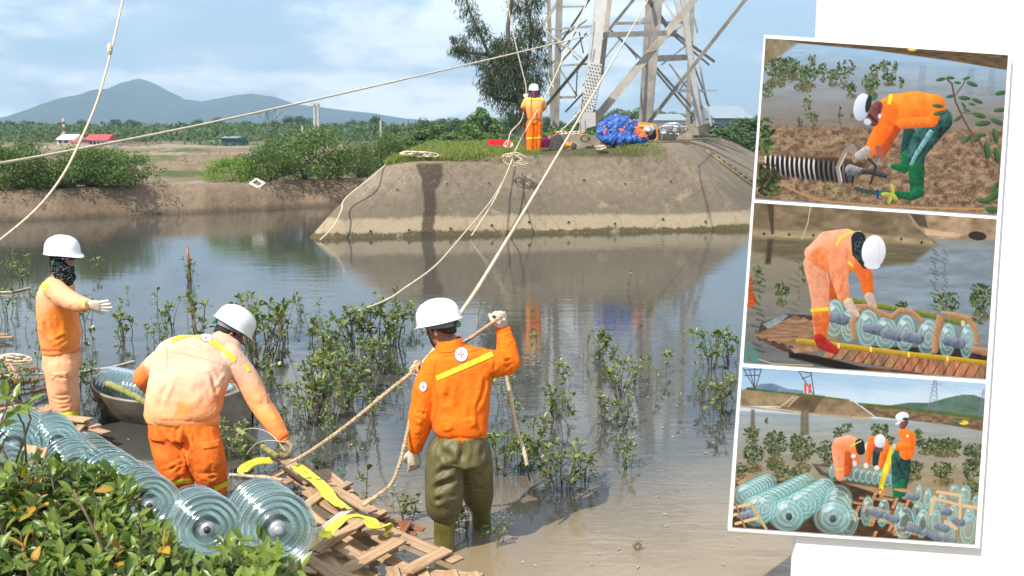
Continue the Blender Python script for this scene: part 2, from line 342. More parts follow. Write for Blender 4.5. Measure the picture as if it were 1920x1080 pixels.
for (hx, hy) in ((745, 356), (838, 345), (917, 344), (1015, 337), (1095, 338), (1172, 345), (1258, 340), (695, 434), (767, 432), (845, 429), (922, 423), (992, 417), (1066, 417), (1153, 420), (1243, 411), (1323, 416)):
    p, nn = cast(MBVH, hx, hy)
    if p is None: continue
    b = MB(); b.lathe([(0.046, -0.05), (0.046, 0.02), (0.034, 0.02), (0.032, -0.06), (0.001, -0.06)], 12, p, nn, 0); b.lathe([(0.0335, 0.004), (0.0005, 0.0035)], 12, p, nn, 1)
    b.build('weep_pipe', [PIPE, HOLE], mroot)
# ------------------------------------------------------------------ mountains
pts = [(-900, 262), (-500, 250), (-200, 238), (-60, 232), (0, 226), (60, 221), (130, 204), (190, 180), (240, 158), (275, 150), (300, 158), (345, 186), (390, 192), (450, 181), (480, 178), (520, 183), (560, 196), (640, 206), (700, 212), (760, 222), (900, 232), (1100, 236), (1300, 234), (1500, 232), (1800, 236), (2300, 242), (2900, 262)]
YM = 2600.0
def ridge(name, pts, YM, D, mat, nz=0.32, nx=700):
    xs = np.linspace(pts[0][0], pts[-1][0], nx); hy = np.interp(xs, [p[0] for p in pts], [p[1] for p in pts])
    wx = (xs - CX) / F * YM; hh = np.maximum(CAMH + (239.5 - hy) / F * YM * 1.02, 1)
    dd = np.linspace(-D, D, 70); X, Dp = np.meshgrid(wx, dd); H, _ = np.meshgrid(hh, dd)
    a = np.clip(1 - np.abs(Dp) / D, 0, 1)
    sp_ = fbm(X * 0.006, Dp * 0.003, 5) * 2
    Z = H * a ** (1.15) * (1 + nz * 4 * sp_ * a * (1 - a) * 2) + H * 0.02 * fbm(X * 0.05, Dp * 0.05, 3)
    return setp(link(name, grid_mesh(name, X, YM + Dp, Z - 1), mat), kind='structure')
m = Mat('mountain_forest', 0.95, spec=0.05); co = m.pos((0.01, 0.01, 0.01)); c = m.ramp(m.noise(co, 1.2, 8, 0.65), [(0.3, (0.025, 0.045, 0.02)), (0.6, (0.06, 0.085, 0.035)), (0.8, (0.12, 0.11, 0.07))])
m.base(c); m.bump(m.noise(m.pos((0.05, 0.05, 0.05)), 1.0, 6, 0.7), 1.0, 20)
ridge('mountains', pts, YM, 650, m.m)
# ------------------------------------------------------------------ haze
hb = MB(); hb.box((0, 1640, 150), (2650, 0, 0), (0, 1660, 0), (0, 0, 152)); ho = hb.build('haze', None, kind='stuff')
hm = bpy.data.materials.new('haze'); hm.use_nodes = True; hm.node_tree.nodes.clear()
vo = hm.node_tree.nodes.new('ShaderNodeOutputMaterial'); pv = hm.node_tree.nodes.new('ShaderNodeVolumePrincipled')
pv.inputs['Color'].default_value = (0.52, 0.76, 1.0, 1); pv.inputs['Density'].default_value = 0.00040; pv.inputs['Anisotropy'].default_value = 0.0
hm.node_tree.links.new(pv.outputs[0], vo.inputs['Volume']); ho.data.materials.append(hm)
# ------------------------------------------------------------------ leaves
def leaf_cloud(name, cen, nrm, size, asp=0.5, drop=None, rs=None):
    """many small folded leaves (2 triangles each) at cen, facing nrm; long axis along drop or random"""
    n = len(cen); rs = rs or np.random
    nrm = nrm / (np.linalg.norm(nrm, axis=1)[:, None] + 1e-9)
    t = rs.normal(size=(n, 3)) if drop is None else drop
    t = t - nrm * (t * nrm).sum(1)[:, None]; t /= (np.linalg.norm(t, axis=1)[:, None] + 1e-9); b = np.cross(nrm, t)
    s = np.asarray(size).reshape(-1, 1) * np.ones((n, 1))
    a0 = cen - t * s; a1 = cen + b * s * asp + nrm * s * 0.12; a2 = cen + t * s; a3 = cen - b * s * asp + nrm * s * 0.12
    co = np.stack([a0, a1, a2, a3], 1).reshape(-1, 3); f = np.arange(4 * n).reshape(n, 4)
    return co, f
def crown_pts(n, rad, nclump, cr, seed, flat=0.0, fill=0.35):
    rs = np.random.RandomState(seed)
    d = rs.normal(size=(nclump, 3)); d /= np.linalg.norm(d, axis=1)[:, None]; d[:, 2] = np.where(d[:, 2] < -0.75, -d[:, 2], d[:, 2])
    cc = d * (rs.uniform(fill, 1.0, (nclump, 1)) ** 0.6) * np.array(rad) * (1 - cr * 0.6)
    k = rs.randint(0, nclump, n); e = rs.normal(size=(n, 3)); e /= np.linalg.norm(e, axis=1)[:, None]
    rr = rs.uniform(0.35, 1.0, (n, 1)) ** 0.5; sc = rs.uniform(0.6, 1.3, nclump)[k][:, None]
    p = cc[k] + e * rr * cr * np.array(rad).mean() * sc * np.array([1.1, 1.1, 0.75])
    nr = e + rs.normal(size=(n, 3)) * 0.6 + np.array([0, 0, 0.5])
    return p, nr, cc
LF_MID = leafmat('bush_leaves', [srgb(58, 86, 36), srgb(92, 118, 48), srgb(116, 138, 58), srgb(70, 92, 44)], 0.5, 0.2)
LF_FAR = leafmat('far_leaves', [srgb(52, 74, 46), srgb(72, 98, 56), srgb(92, 112, 66)], 0.6, 0.15, 0.3)
LF_YEL = leafmat('lime_leaves', [srgb(86, 122, 40), srgb(116, 146, 52), srgb(132, 150, 66)], 0.5, 0.25)
LF_CAS = leafmat('casuarina_needles', [srgb(50, 64, 46), srgb(70, 86, 58), srgb(92, 98, 70)], 0.6, 0.1, 0.3)
BARK = simple('bark', (0.07, 0.055, 0.04), (0.17, 0.14, 0.11), 9, 0.9, 0.6, 0.02, sc=(1, 1, 0.3))
def tree_proto(seed, h, rad, zc, nl, ls, nclump=22, cr=0.32, trunk=True, asp=0.5):
    p, nr, cc = crown_pts(nl, rad, nclump, cr, seed); p[:, 2] += zc
    p = p[p[:, 2] > 0.02]; nr = nr[:len(p)]
    co, f = leaf_cloud('crown', p, nr, np.random.RandomState(seed).uniform(0.6, 1.3, len(p)) * ls, asp)
    cm_ = raw_mesh('crown', co, f); tb = MB(); rs = random.Random(seed)
    r0 = 0.03 * h
    if trunk:
        tb.tube([(0, 0, -0.3), (0.02 * h, 0, zc * 0.4), (0, 0.02 * h, zc)], [r0, r0 * .8, r0 * .4], 7)
    for c in cc[:9]:
        e = Vector(c) + Vector((0, 0, zc)); s = Vector((0, 0, zc * rs.uniform(0.2, 0.7) if trunk else 0.0)); 
        if e.z < 0.1: continue
        mid = s.lerp(e, 0.5) + Vector((rs.uniform(-.1, .1) * h, rs.uniform(-.1, .1) * h, 0)) * .5
        tb.tube([s, mid, e], [r0 * .5, r0 * .35, r0 * .12], 5)
    return cm_, tb.mesh('trunk', smooth=True)
def put_tree(name, proto, loc, s, rz, leaf, label, cat, group, wide=1.0):
    e = empty(name, loc, label, cat, group); e.rotation_euler = (0, 0, rz); e.scale = (s * wide, s * wide, s)
    for nm, me, mt in (('crown', proto[0], leaf), ('trunk', proto[1], BARK)):
        o = link(nm, me, None, e)
        if not me.materials: me.materials.append(mt)
        elif me.materials[0] is not mt: o.material_slots[0].link = 'OBJECT'; o.material_slots[0].material = mt
    return e
# big bushes on the far bank (own protos, unit height 1)
BP = [tree_proto(100 + i, 1.0, (0.95, 0.75, 0.50), 0.30, 9000, 0.021, 60, 0.27, False, 0.5) for i in range(3)]
bush_spots = [(35, 355, 62, 0, 'broad dark green bush on the far bank at the left edge of the water', 1.1), (115, 352, 45, 1, 'low green bush beside the broad dark bush on the far bank', 1.5), (172, 345, 62, 2, 'rounded green bush behind the long rope on the far bank', 1.0),
 (8, 330, 62, 1, 'tall shrub behind the broad dark bush at the far left', 0.9), (222, 322, 34, 0, 'small dry olive bush thinning towards the bare field', 1.4), (440, 334, 34, 2, 'low lime green bush left of the large mangrove bush', 1.1), (512, 332, 56, 1, 'left half of the double mangrove bush on the far bank', 1.0),
 (572, 331, 76, 0, 'largest rounded green mangrove bush on the far bank', 1.0), (622, 328, 50, 2, 'green bush against the right side of the largest mangrove bush', 0.8), (672, 324, 66, 1, 'upright loose green bush left of the concrete mound', .9), (716, 312, 48, 0, 'small bush touching the left shoulder of the concrete mound', .9), (738, 296, 58, 2, 'bush standing just behind the left shoulder of the mound', .8)]
for i, (bx, by, bh, k, lab, wd) in enumerate(bush_spots):
    X_ = (bx - CX) / F; Yb = 36.0
    for _ in range(8): Yb = float(bank_y(np.array([X_ * Yb]))[0]) + (2.0 if by > 318 else 6.5)
    loc = Vector((X_ * Yb, Yb, 0)); loc.z = float(ground_h(np.array([loc.x]), np.array([Yb]))[0]) - 0.05
    topz = CAMH - (by - bh - 239.5) * Yb / F; s = max(topz - loc.z, 0.5)
    put_tree('mangrove_bush', BP[k], loc, s * (1.5 if i < 8 else 1.2), i * 1.3, LF_YEL if i in (5,) else LF_MID, lab, 'bush', 'bushes on the far bank', wd if i < 8 else wd * .62)
# far tree line
FP = [tree_proto(200 + i, 1.0, (0.34 + .16 * (i % 3), 0.4, 0.36), 0.6, 3200, 0.026, 22, 0.34, True, 0.55) for i in range(5)]
rs = random.Random(5)
xs_ = []
x = -60
while x < 1500:
    xs_.append(x); x += rs.uniform(17, 34)
ftx = []
for i, x in enumerate(xs_):
    if 1085 < x < 1500: Yt, top = rs.uniform(75, 120), rs.uniform(196, 222)
    elif 700 < x: Yt, top = rs.uniform(90, 150), rs.uniform(208, 232)
    else: Yt, top = rs.uniform(190, 270), rs.uniform(221, 246) - (6 if 380 < x < 640 else 0)
    X_ = (x - CX) / F * Yt; z0 = float(ground_h(np.array([X_]), np.array([Yt]))[0]) if Yt < 190 else 0.4
    s = CAMH - (top - 239.5) * Yt / F - z0
    ftx.append((x, top, Yt, X_, z0, s))
def place_words(x):
    return ('left of the white building' if x < 100 else 'around the white and red-roofed buildings' if x < 225 else 'between the red-roofed building and the dead tree' if x < 470 else 'around the dead tree and twin poles' if x < 640 else 'right of the twin utility poles' if x < 860 else 'behind the worker on the mound' if x < 1085 else 'seen through the pylon legs' if x < 1300 else 'at the far right of the pylon')
cnt = {}
for (x, top, Yt, X_, z0, s) in ftx: cnt.setdefault(place_words(x), []).append(x)
ORD = ['first', 'second', 'third', 'fourth', 'fifth', 'sixth', 'seventh', 'eighth', 'ninth', 'tenth', 'eleventh', 'twelfth', 'thirteenth', 'fourteenth', 'fifteenth', 'sixteenth', 'seventeenth', 'eighteenth', 'nineteenth', 'twentieth']
for i, (x, top, Yt, X_, z0, s) in enumerate(ftx):
    w = place_words(x); j = sorted(cnt[w]).index(x)
    put_tree('distant_tree', FP[i % 5], (X_, Yt, z0), s, i * 2.1, LF_FAR, f'{ORD[j]} tree from the left {w}', 'tree', 'distant trees on the horizon', 1.25 if Yt > 180 else 1.0)
# undergrowth mass at the foot of the tree line
rs_ = np.random.RandomState(3); N = 120000
Yd = rs_.uniform(130, 280, N); Xd = rs_.uniform(-0.62, 0.5, N) * Yd; Yr = rs_.rand(N) < 0.35; Yd[Yr] = rs_.uniform(62, 120, Yr.sum()); Xd[Yr] = rs_.uniform(-0.12, 0.42, Yr.sum()) * Yd[Yr]
hmax = (1.4 + 2.2 * (fbm(Xd * .08, Yd * .05, 4) + .5)) * np.where(Yd > 130, 1.1, .7); Zd = 0.4 + rs_.rand(N) * hmax
co_, f_ = leaf_cloud('u', np.stack([Xd, Yd, Zd], -1), rs_.normal(size=(N, 3)) + [0, -.6, .6], rs_.uniform(.14, .34, N) * np.where(Yd > 130, 1.0, .5), 0.6, rs=rs_)
setp(link('undergrowth', raw_mesh('undergrowth', co_, f_), LF_FAR), kind='stuff')
# scattered grass tufts on the brown fields
N = 9000; Yd = rs_.uniform(36, 120, N); Xd = rs_.uniform(-0.55, 0.1, N) * Yd; keep = (Yd > bank_y(Xd) + 3) & (fbm(Xd * .15, Yd * .15, 3) > 0.06); Xd, Yd = Xd[keep], Yd[keep]; Zd = ground_h(Xd, Yd) + 0.06
co_, f_ = leaf_cloud('g', np.stack([Xd, Yd, Zd], -1), rs_.normal(size=(len(Xd), 3)) * [1, 1, .2], rs_.uniform(.08, .22, len(Xd)), 0.25, drop=np.tile([0, 0, 1.0], (len(Xd), 1)) + rs_.normal(size=(len(Xd), 3)) * .3, rs=rs_)
setp(link('field_grass', raw_mesh('field_grass', co_, f_), LF_YEL), kind='stuff')
# ------------------------------------------------------------------ casuarina tree
ct = empty('casuarina_tree', (0, 33, 2.1)); tx = P(985, 283, 33); tx.z = mound_z(tx.x, 33) if mound_z(tx.x, 33) > 0 else 2.1
ct.location = tx; setp(ct, 'tall dark feathery casuarina tree leaning left beside the pylon', 'tree')
tb = MB(); q = lambda a, b, Y=33: P(a, b, Y)
tb.tube(catmull([tx - Vector((0, 0, .1)), q(981, 220), q(974, 170), q(962, 120), q(952, 60), q(958, 10), q(962, -60)], 5), [0.13 - 0.003 * i for i in range(31)], 8); tb.build('trunk', BARK, ct, True)
limbs = [[(978, 205), (950, 160), (925, 120), (905, 75), (880, 20), (868, -20)], [(972, 165), (990, 110), (996, 60), (990, 10)], [(960, 120), (925, 105), (890, 100), (852, 95)], [(983, 230), (1005, 190), (1015, 150)], [(975, 190), (940, 185), (905, 170)]]
for lb in limbs:
    b = MB(); pp = catmull([q(a, c, 33 + .3 * k) for k, (a, c) in enumerate(lb)], 4); b.tube(pp, [0.07 * (1 - .8 * i / len(pp)) + .012 for i in range(len(pp))], 6); b.build('branch', BARK, ct, True)
clumps = [(866, -8, 17), (878, 22, 20), (892, 48, 18), (908, 70, 20), (857, 95, 15), (876, 102, 19), (868, 78, 13), (900, 108, 18), (918, 130, 20), (926, 100, 17), (885, 60, 13), (935, 85, 15), (972, 15, 22), (990, 35, 26), (1002, 5, 20), (1004, 62, 19), (985, 70, 24), (962, 95, 30), (945, 120, 30), (925, 150, 30), (975, 130, 34), (1005, 110, 22), (1012, 145, 20), (1000, 165, 26), (960, 165, 34), (930, 180, 24), (915, 165, 16), (975, 195, 28), (1000, 195, 18), (950, 205, 18), (975, 225, 16), (1012, 85, 13), (850, 75, 8), (1024, 120, 10)]
cs, dr = [], []
for (a, b_, r) in clumps:
    n_ = int(r * r * rs_.uniform(.4, .95)) + 30; c0 = np.array(q(a, b_, 33)); rr = r * 33 / F * 1.02
    e = rs_.normal(size=(n_, 3)); e /= np.linalg.norm(e, axis=1)[:, None]; cs.append(c0 + e * (rs_.rand(n_, 1) ** .45) * rr * [1.15, 1.4, 1.0] * rs_.uniform(.7, 1.25, (n_, 1))); dr.append(np.tile([0, 0, -1.0], (n_, 1)) + e * .55 + rs_.normal(size=(n_, 3)) * .25)
cs = np.concatenate(cs); dr = np.concatenate(dr)
co_, f_ = leaf_cloud('c', cs - np.array(tx), rs_.normal(size=cs.shape) + [0, -.5, 0], rs_.uniform(.05, .14, len(cs)), 0.13, drop=dr, rs=rs_)
setp(link('crown', raw_mesh('crown', co_, f_), LF_CAS, ct), kind='stuff')
# trees between the mound and the tree line
MP = [tree_proto(300 + i, 1.0, (0.42, 0.38, 0.34), 0.6, 3000, 0.028, 26, 0.32, True, 0.5) for i in range(3)]
for i, (bx, top, Yt, wd, lab) in enumerate([(805, 224, 52, 1.5, 'broad dark green tree rising behind the left end of the mound'), (845, 240, 50, 1.5, 'bushy tree behind the mound between the broad tree and the slim one'), (902, 192, 51, .8, 'slim tree standing directly left of the casuarina'), (890, 235, 49, 1.4, 'low bushy tree at the foot of the slim tree'), (935, 246, 50, 1.5, 'dense low tree behind the red tray'), (1045, 232, 50, 1.6, 'dark low tree behind the near pylon leg'), (1085, 228, 52, 1.3, 'shadowy tree between the worker and the blue tarpaulin'), (1165, 236, 54, 1.4, 'bushy tree behind the blue tarpaulin'), (1275, 232, 56, 1.5, 'low green tree behind the coil of conductor'), (1350, 222, 56, 1.6, 'pale green tree right of the last pylon leg'), (1400, 215, 60, 1.7, 'pale bushy tree half hidden by the photo board'), (770, 250, 49, 1.5, 'low bush behind the coiled rope end of the mound')]):
    X_ = (bx - CX) / F * Yt; z0 = 0.5; s = CAMH - (top - 239.5) * Yt / F - z0
    put_tree('bank_tree', MP[i % 3], (X_, Yt, z0), s, i * 1.7, LF_MID if bx < 1250 else LF_FAR, lab, 'tree', None, wd)
# dead bare tree
dt_ = empty('bare_tree', P(500, 282, 95), 'leafless dead tree in front of the distant tree line', 'tree'); b = MB(); rr_ = random.Random(4)
def twig(p, d, L, r, k):
    e = p + d * L; b.tube([p, p.lerp(e, .5) + Vector((rr_.uniform(-.1, .1), 0, 0)) * L, e], [r, r * .8, r * .6], 5)
    if k:
        for _ in range(3): twig(e if rr_.random() < .6 else p.lerp(e, .7), (d + Vector((rr_.uniform(-.8, .8), rr_.uniform(-.5, .5), rr_.uniform(-.1, .5)))).normalized(), L * .68, r * .6, k - 1)
twig(Vector(dt_.location), Vector((0.05, 0, 1)), 1.6, .07, 4); b.build('trunk', BARK, dt_)
# ------------------------------------------------------------------ far buildings, mast and poles
WHT = simple('white_wall', (0.72, 0.70, 0.66), (0.82, 0.8, 0.77), 1, 0.8, 0); RED = simple('red_roof', (0.42, 0.06, 0.06), (0.5, 0.09, 0.08), 2, 0.7, 0); TEAL = simple('teal_wall', (0.015, 0.12, 0.10), (0.02, 0.16, 0.14), 2, 0.6, 0); DKG = simple('dark_glass', (0.03, 0.04, 0.05), (0.05, 0.06, 0.07), 2, 0.3, 0); GRYR = simple('pale_blue_roof', (0.20, 0.26, 0.30), (0.27, 0.32, 0.36), 2, 0.6, 0)
def house(name, px0, px1, ybase, ytop, yroof, Y, wall, roof, lab, nwin=4, depth=10, rows_=1):
    p0, p1 = P(px0, ybase, Y), P(px1, ybase, Y); z0 = 0.2; zt = P(px0, ytop, Y).z; zr = P(px0, yroof, Y).z; w = (p1.x - p0.x) / 2; cx = (p0.x + p1.x) / 2
    e = empty(name, (cx, Y, z0), lab, 'building'); b = MB(); b.box((cx, Y + depth / 2, (z0 + zt) / 2), (w, 0, 0), (0, depth / 2, 0), (0, 0, (zt - z0) / 2)); b.build('wall', wall, e)
    b = MB(); o = w * 1.05; d0, d1 = Y - .4, Y + depth + .4; ym = Y + depth / 2
    b.add([(cx - o, d0, zt + .01), (cx + o, d0, zt + .01), (cx + o, d1, zt + .01), (cx - o, d1, zt + .01), (cx - o * .96, ym, zr), (cx + o * .96, ym, zr)], [(0, 1, 5, 4), (2, 3, 4, 5), (0, 4, 3), (1, 2, 5), (3, 2, 1, 0)]); b.build('roof', roof, e)
    for r_ in range(rows_):
        for k in range(nwin):
            wx_ = cx - w + (k + .5) * 2 * w / nwin; zc = z0 + (zt - z0) * (r_ + .55) / rows_; b = MB(); b.box((wx_, Y - .03, zc), (w / nwin * .5, 0, 0), (0, .05, 0), (0, 0, (zt - z0) / rows_ * .26)); b.build('window', DKG, e)
house('white_building', 108, 142, 277, 262, 252, 126, WHT, WHT, 'small white building under the red and white mast', 3, 3, 2)
house('red_roofed_building', 160, 204, 273, 263, 252, 127, WHT, RED, 'low white building with a long red roof among trees', 6, 3)
house('white_house', 132, 150, 276, 267, 261, 124, WHT, RED, 'tiny white gabled house between the white and red-roofed buildings', 2, 3)
house('teal_shed', 414, 446, 271, 259, 256, 130, TEAL, GRYR, 'teal shed with a pale roof below the distant trees', 2, 5)
house('blue_roofed_house', 1220, 1290, 246, 226, 212, 70, WHT, GRYR, 'house with pale blue hipped roof behind the pylon', 3, 8)
house('gabled_house', 1338, 1408, 246, 222, 196, 78, GRYR, GRYR, 'pale gabled house behind the trees right of the pylon', 3, 9)
# telecom mast
mp_ = P(121, 262, 140); e = empty('telecom_mast', mp_, 'thin red and white striped telecom mast above the white building', 'mast'); zt = P(121, 222, 140).z
for k in range(7):
    za, zb = mp_.z + (zt - mp_.z) * k / 7, mp_.z + (zt - mp_.z) * (k + 1) / 7; b = MB(); w = .16 * (1 - k / 12)
    for sx, sy in ((1, 1), (1, -1), (-1, 1), (-1, -1)): b.bar((mp_.x + sx * w, mp_.y + sy * w, za), (mp_.x + sx * w * .92, mp_.y + sy * w * .92, zb), .06, .06)
    for sx in (1, -1): b.bar((mp_.x + sx * w, mp_.y - w, za), (mp_.x - sx * w, mp_.y - w, zb), .08, .08)
    setp(b.build('mast_section', RED if k % 2 else WHT, e), kind='stuff')
POLE = simple('pole_concrete', (0.4, 0.36, 0.31), (0.5, 0.46, 0.4), 3, 0.8, 0)
e = empty('utility_pole', P(594, 262, 120), 'pair of pale concrete utility poles joined by a top crossarm', 'utility pole')
for px_ in (590, 597):
    a, t = P(px_, 266, 120), P(px_, 193, 120); b = MB(); b.tube([a, t], [.19, .13], 8); b.build('pole', POLE, e)
b = MB(); b.bar(P(583, 195, 119.8), P(600, 195, 119.8), .14, .14); b.build('crossarm', POLE, e)
e = empty('utility_pole', P(567, 258, 130), 'short single concrete pole left of the twin poles', 'utility pole'); b = MB(); b.tube([P(567, 266, 130), P(567, 236, 130)], [.16, .12], 8); b.build('pole', POLE, e)
e = empty('utility_pole', P(714, 250, 130), 'short concrete pole standing in the tree line right of the twin poles', 'utility pole'); b = MB(); b.tube([P(714, 256, 130), P(714, 226, 130)], [.16, .12], 8); b.build('pole', POLE, e)
# square concrete frame lying on the far bank
fc = G(484, 346, 0.68); e = empty('square_concrete_block', fc, 'small square concrete frame lying tilted on the far mud bank', 'concrete block'); sq = [P(470, 345, 33.4), P(481, 337, 33.9), P(496, 345, 33.6), P(486, 353, 33.1)]
for k in range(4): b = MB(); b.bar(sq[k], sq[(k + 1) % 4] + (sq[(k + 1) % 4] - sq[k]).normalized() * .02, .09, .10, (0, -1, .6)); b.build('frame_side', POLE, e)
# ================================================================== things on the mound
STEEL = simple('weathered_steel', (0.20, 0.185, 0.165), (0.36, 0.33, 0.29), 3, 0.6, 0.2, 0.005, metal=0.25)
STEEL_L = simple('pale_steel', (0.40, 0.39, 0.37), (0.56, 0.54, 0.50), 3, 0.5, 0.2, 0.005, metal=0.25)
STEEL_B = simple('mud_splashed_steel', (0.23, 0.20, 0.155), (0.41, 0.37, 0.31), 2, 0.7, 0.2, 0.005, metal=0.1)
BOLT = simple('bolt_dark', (0.03, 0.03, 0.03), (0.07, 0.06, 0.05), bump=0)
py_root = empty('steel_pylon', P(1200, 250, 33), 'lattice steel transmission pylon with four legs standing on the concrete mound', 'pylon')
def member(name, a, b_, Ya, Yb, wpx, mat=STEEL, parent=None, angle=True):
    p, q_ = P(a[0], a[1], Ya), P(b_[0], b_[1], Yb); w = wpx * .78 * (Ya + Yb) / 2 / F; b = MB()
    if angle:      # an L-section: two flanges at right angles
        d = (q_ - p).normalized(); side = d.cross(Vector((0, 1, 0))).normalized(); n_ = d.cross(side).normalized(); t = w * 0.11
        b.box((p + q_) / 2, (q_ - p) / 2, side * w / 2, n_ * t / 2); b.box((p + q_) / 2 + side * (w / 2 - t / 2) - n_ * (w * .45 + t / 2 + .001) * (1 if n_.y < 0 else -1), (q_ - p) / 2, side * t / 2, n_ * w * .45)
    else: b.bar(p, q_, w, w * .25, (0, 1, 0))
    return b.build(name, mat, parent or py_root)
def at(a, b_, y): return (a[0] + (b_[0] - a[0]) * (y - a[1]) / (b_[1] - a[1]), y)
# four main legs
member('main_leg', (1098, 240), (1139, -90), 30, 30.6, 27, STEEL_L)                       # near left
leg2 = member('main_leg', (1214, 232), (1241, -90), 33.5, 33.6, 22, STEEL)
member('main_leg', (1042, 240), (1052, -90), 37, 36.6, 15, STEEL); member('main_leg', (1312, 236), (1270, -90), 37, 36.5, 13, STEEL_L)
member('main_leg', (1036, 234), (1026, -90), 40, 39.5, 9, STEEL); member('main_leg', (1203, 232), (1222, -90), 38, 38, 12, STEEL); member('main_leg', (1290, 236), (1302, -90), 40, 40, 10, STEEL)
member('main_leg', (1320, 228), (1248, -90), 41, 41, 9, STEEL_L)
member('main_leg', (1126, 140), (1152, -90), 31.5, 32, 14, STEEL_B)
# braces
BR = [((1113, 228), (1311, -12), 30.2, 33, 21, STEEL_B), ((1212, 236), (1402, -6), 33, 31, 10, STEEL), ((1016, 207), (1110, 96), 37, 31, 9, STEEL_B), ((1110, 96), (1196, -10), 31, 33, 9, STEEL),
 ((1112, 66), (1250, 62), 30.3, 31.5, 15, STEEL), ((1152, 44), (1285, 42), 36, 38, 8, STEEL_B), ((1024, 56), (1140, 47), 38, 33, 7, STEEL), ((1226, 110), (1301, 107), 34, 38, 17, STEEL_B), ((1038, 124), (1100, 120), 38, 32, 6, STEEL),
 ((1040, 183), (1080, 182), 37, 37, 7, STEEL), ((1270, 170), (1320, 170), 38, 40, 9, STEEL_L), ((1016, 50), (1068, -30), 38, 38, 9, STEEL_B), ((1051, 80), (1110, -8), 39, 36, 6, STEEL), ((1054, 13), (1100, 12), 38, 38, 5, STEEL),
 ((1022, 56), (1095, 112), 38, 32, 5, STEEL), ((1060, 66), (1100, 38), 39, 36, 4, STEEL), ((1016, 120), (1046, 182), 39, 38, 4, STEEL), ((1050, 130), (1082, 180), 38, 38, 5, STEEL), ((1044, 126), (1100, 62), 39, 36, 5, STEEL), ((1086, 60), (1094, 100), 38, 38, 4, STEEL),
 ((1083, 120), (1080, 182), 38, 38, 4, STEEL), ((1020, 96), (1062, 58), 40, 39, 4, STEEL), ((1032, 124), (1080, 60), 40, 38, 3.5, STEEL), ((1034, 70), (1084, 112), 40, 39, 3.5, STEEL), ((1060, 210), (1096, 172), 38, 36, 5, STEEL), ((1094, 160), (1165, 70), 33, 37, 5, STEEL),
 ((1140, 52), (1210, 118), 33, 38, 6, STEEL_B), ((1165, 74), (1195, 110), 37, 38, 4, STEEL), ((1196, 46), (1256, -10), 36, 38, 7, STEEL_B), ((1212, -6), (1262, 66), 33, 36, 13, STEEL), ((1248, 50), (1340, 116), 38, 40, 8, STEEL), ((1250, 72), (1300, 30), 38, 39, 4, STEEL), ((1226, 122), (1296, 200), 36, 40, 7, STEEL_B), ((1228, 132), (1312, 232), 38, 40, 6, STEEL_B),
 ((1258, 62), (1330, 122), 39, 41, 6, STEEL_B), ((1240, 122), (1300, 75), 39, 40, 3.5, STEEL), ((1255, 120), (1318, 205), 40, 41, 4, STEEL), ((1270, 174), (1306, 128), 40, 41, 4, STEEL), ((1262, 130), (1318, 230), 41, 41, 4, STEEL_L), ((1296, 110), (1330, 200), 40, 41, 5, STEEL), ((1222, 10), (1290, -60), 36, 38, 8, STEEL_B), ((1300, 62), (1334, 236), 41, 41, 6, STEEL_L), ((1245, 2), (1280, 60), 41, 41, 6, STEEL_L), ((1270, 40), (1300, 110), 41, 41, 7, STEEL_L), ((1288, -20), (1308, 62), 41, 41, 6, STEEL), ((1325, 170), (1345, 170), 41, 41, 3, STEEL), ((1248, 58), (1270, 58), 37, 38, 6, STEEL)]
for (a, b_, Ya, Yb, w, mt) in BR: member('brace', a, b_, Ya, Yb, w * .82, mt)
# bolted splice plate low on the near leg
pl0, pl1 = P(1094, 232, 29.85), P(1117, 118, 30.0); d = (pl1 - pl0).normalized(); side = d.cross(Vector((0, 1, 0))).normalized(); nrm = side.cross(d).normalized()
if nrm.y > 0: nrm = -nrm
b = MB(); b.box((pl0 + pl1) / 2, (pl1 - pl0) / 2, side * .19, nrm * .012); sp_plate = b.build('splice_plate', STEEL_L, py_root)
b = MB(); L_ = (pl1 - pl0).length
for r_ in range(17):
    for k in range(4):
        c = pl0 + d * (L_ * (.10 + .86 * r_ / 16)) + side * (-.13 + .26 * k / 3 + (.022 if r_ % 2 else -.022)); b.tube([c + nrm * .008, c + nrm * .035], .02, 6)
for r_ in range(24): c = pl0 + d * (L_ * (.05 + r_ / 24)) - side * .2; b.tube([c, c - side * .06], .014, 5)
setp(b.build('bolts', BOLT, py_root), kind='stuff')
b = MB(); c = P(1090, 226, 29.8); t1 = [P(1083, 252, 29.8), P(1093, 210, 29.8), P(1117, 211, 29.8), P(1117, 236, 29.8), P(1101, 240, 29.8), P(1090, 254, 29.8)]
vs = t1 + [v + Vector((0, .05, 0)) for v in t1]; b.add(vs, [tuple(range(6)), tuple(range(11, 5, -1))] + [(i, i + 6, (i + 1) % 6 + 6, (i + 1) % 6) for i in range(6)]); b.build('gusset_plate', STEEL_L, py_root)
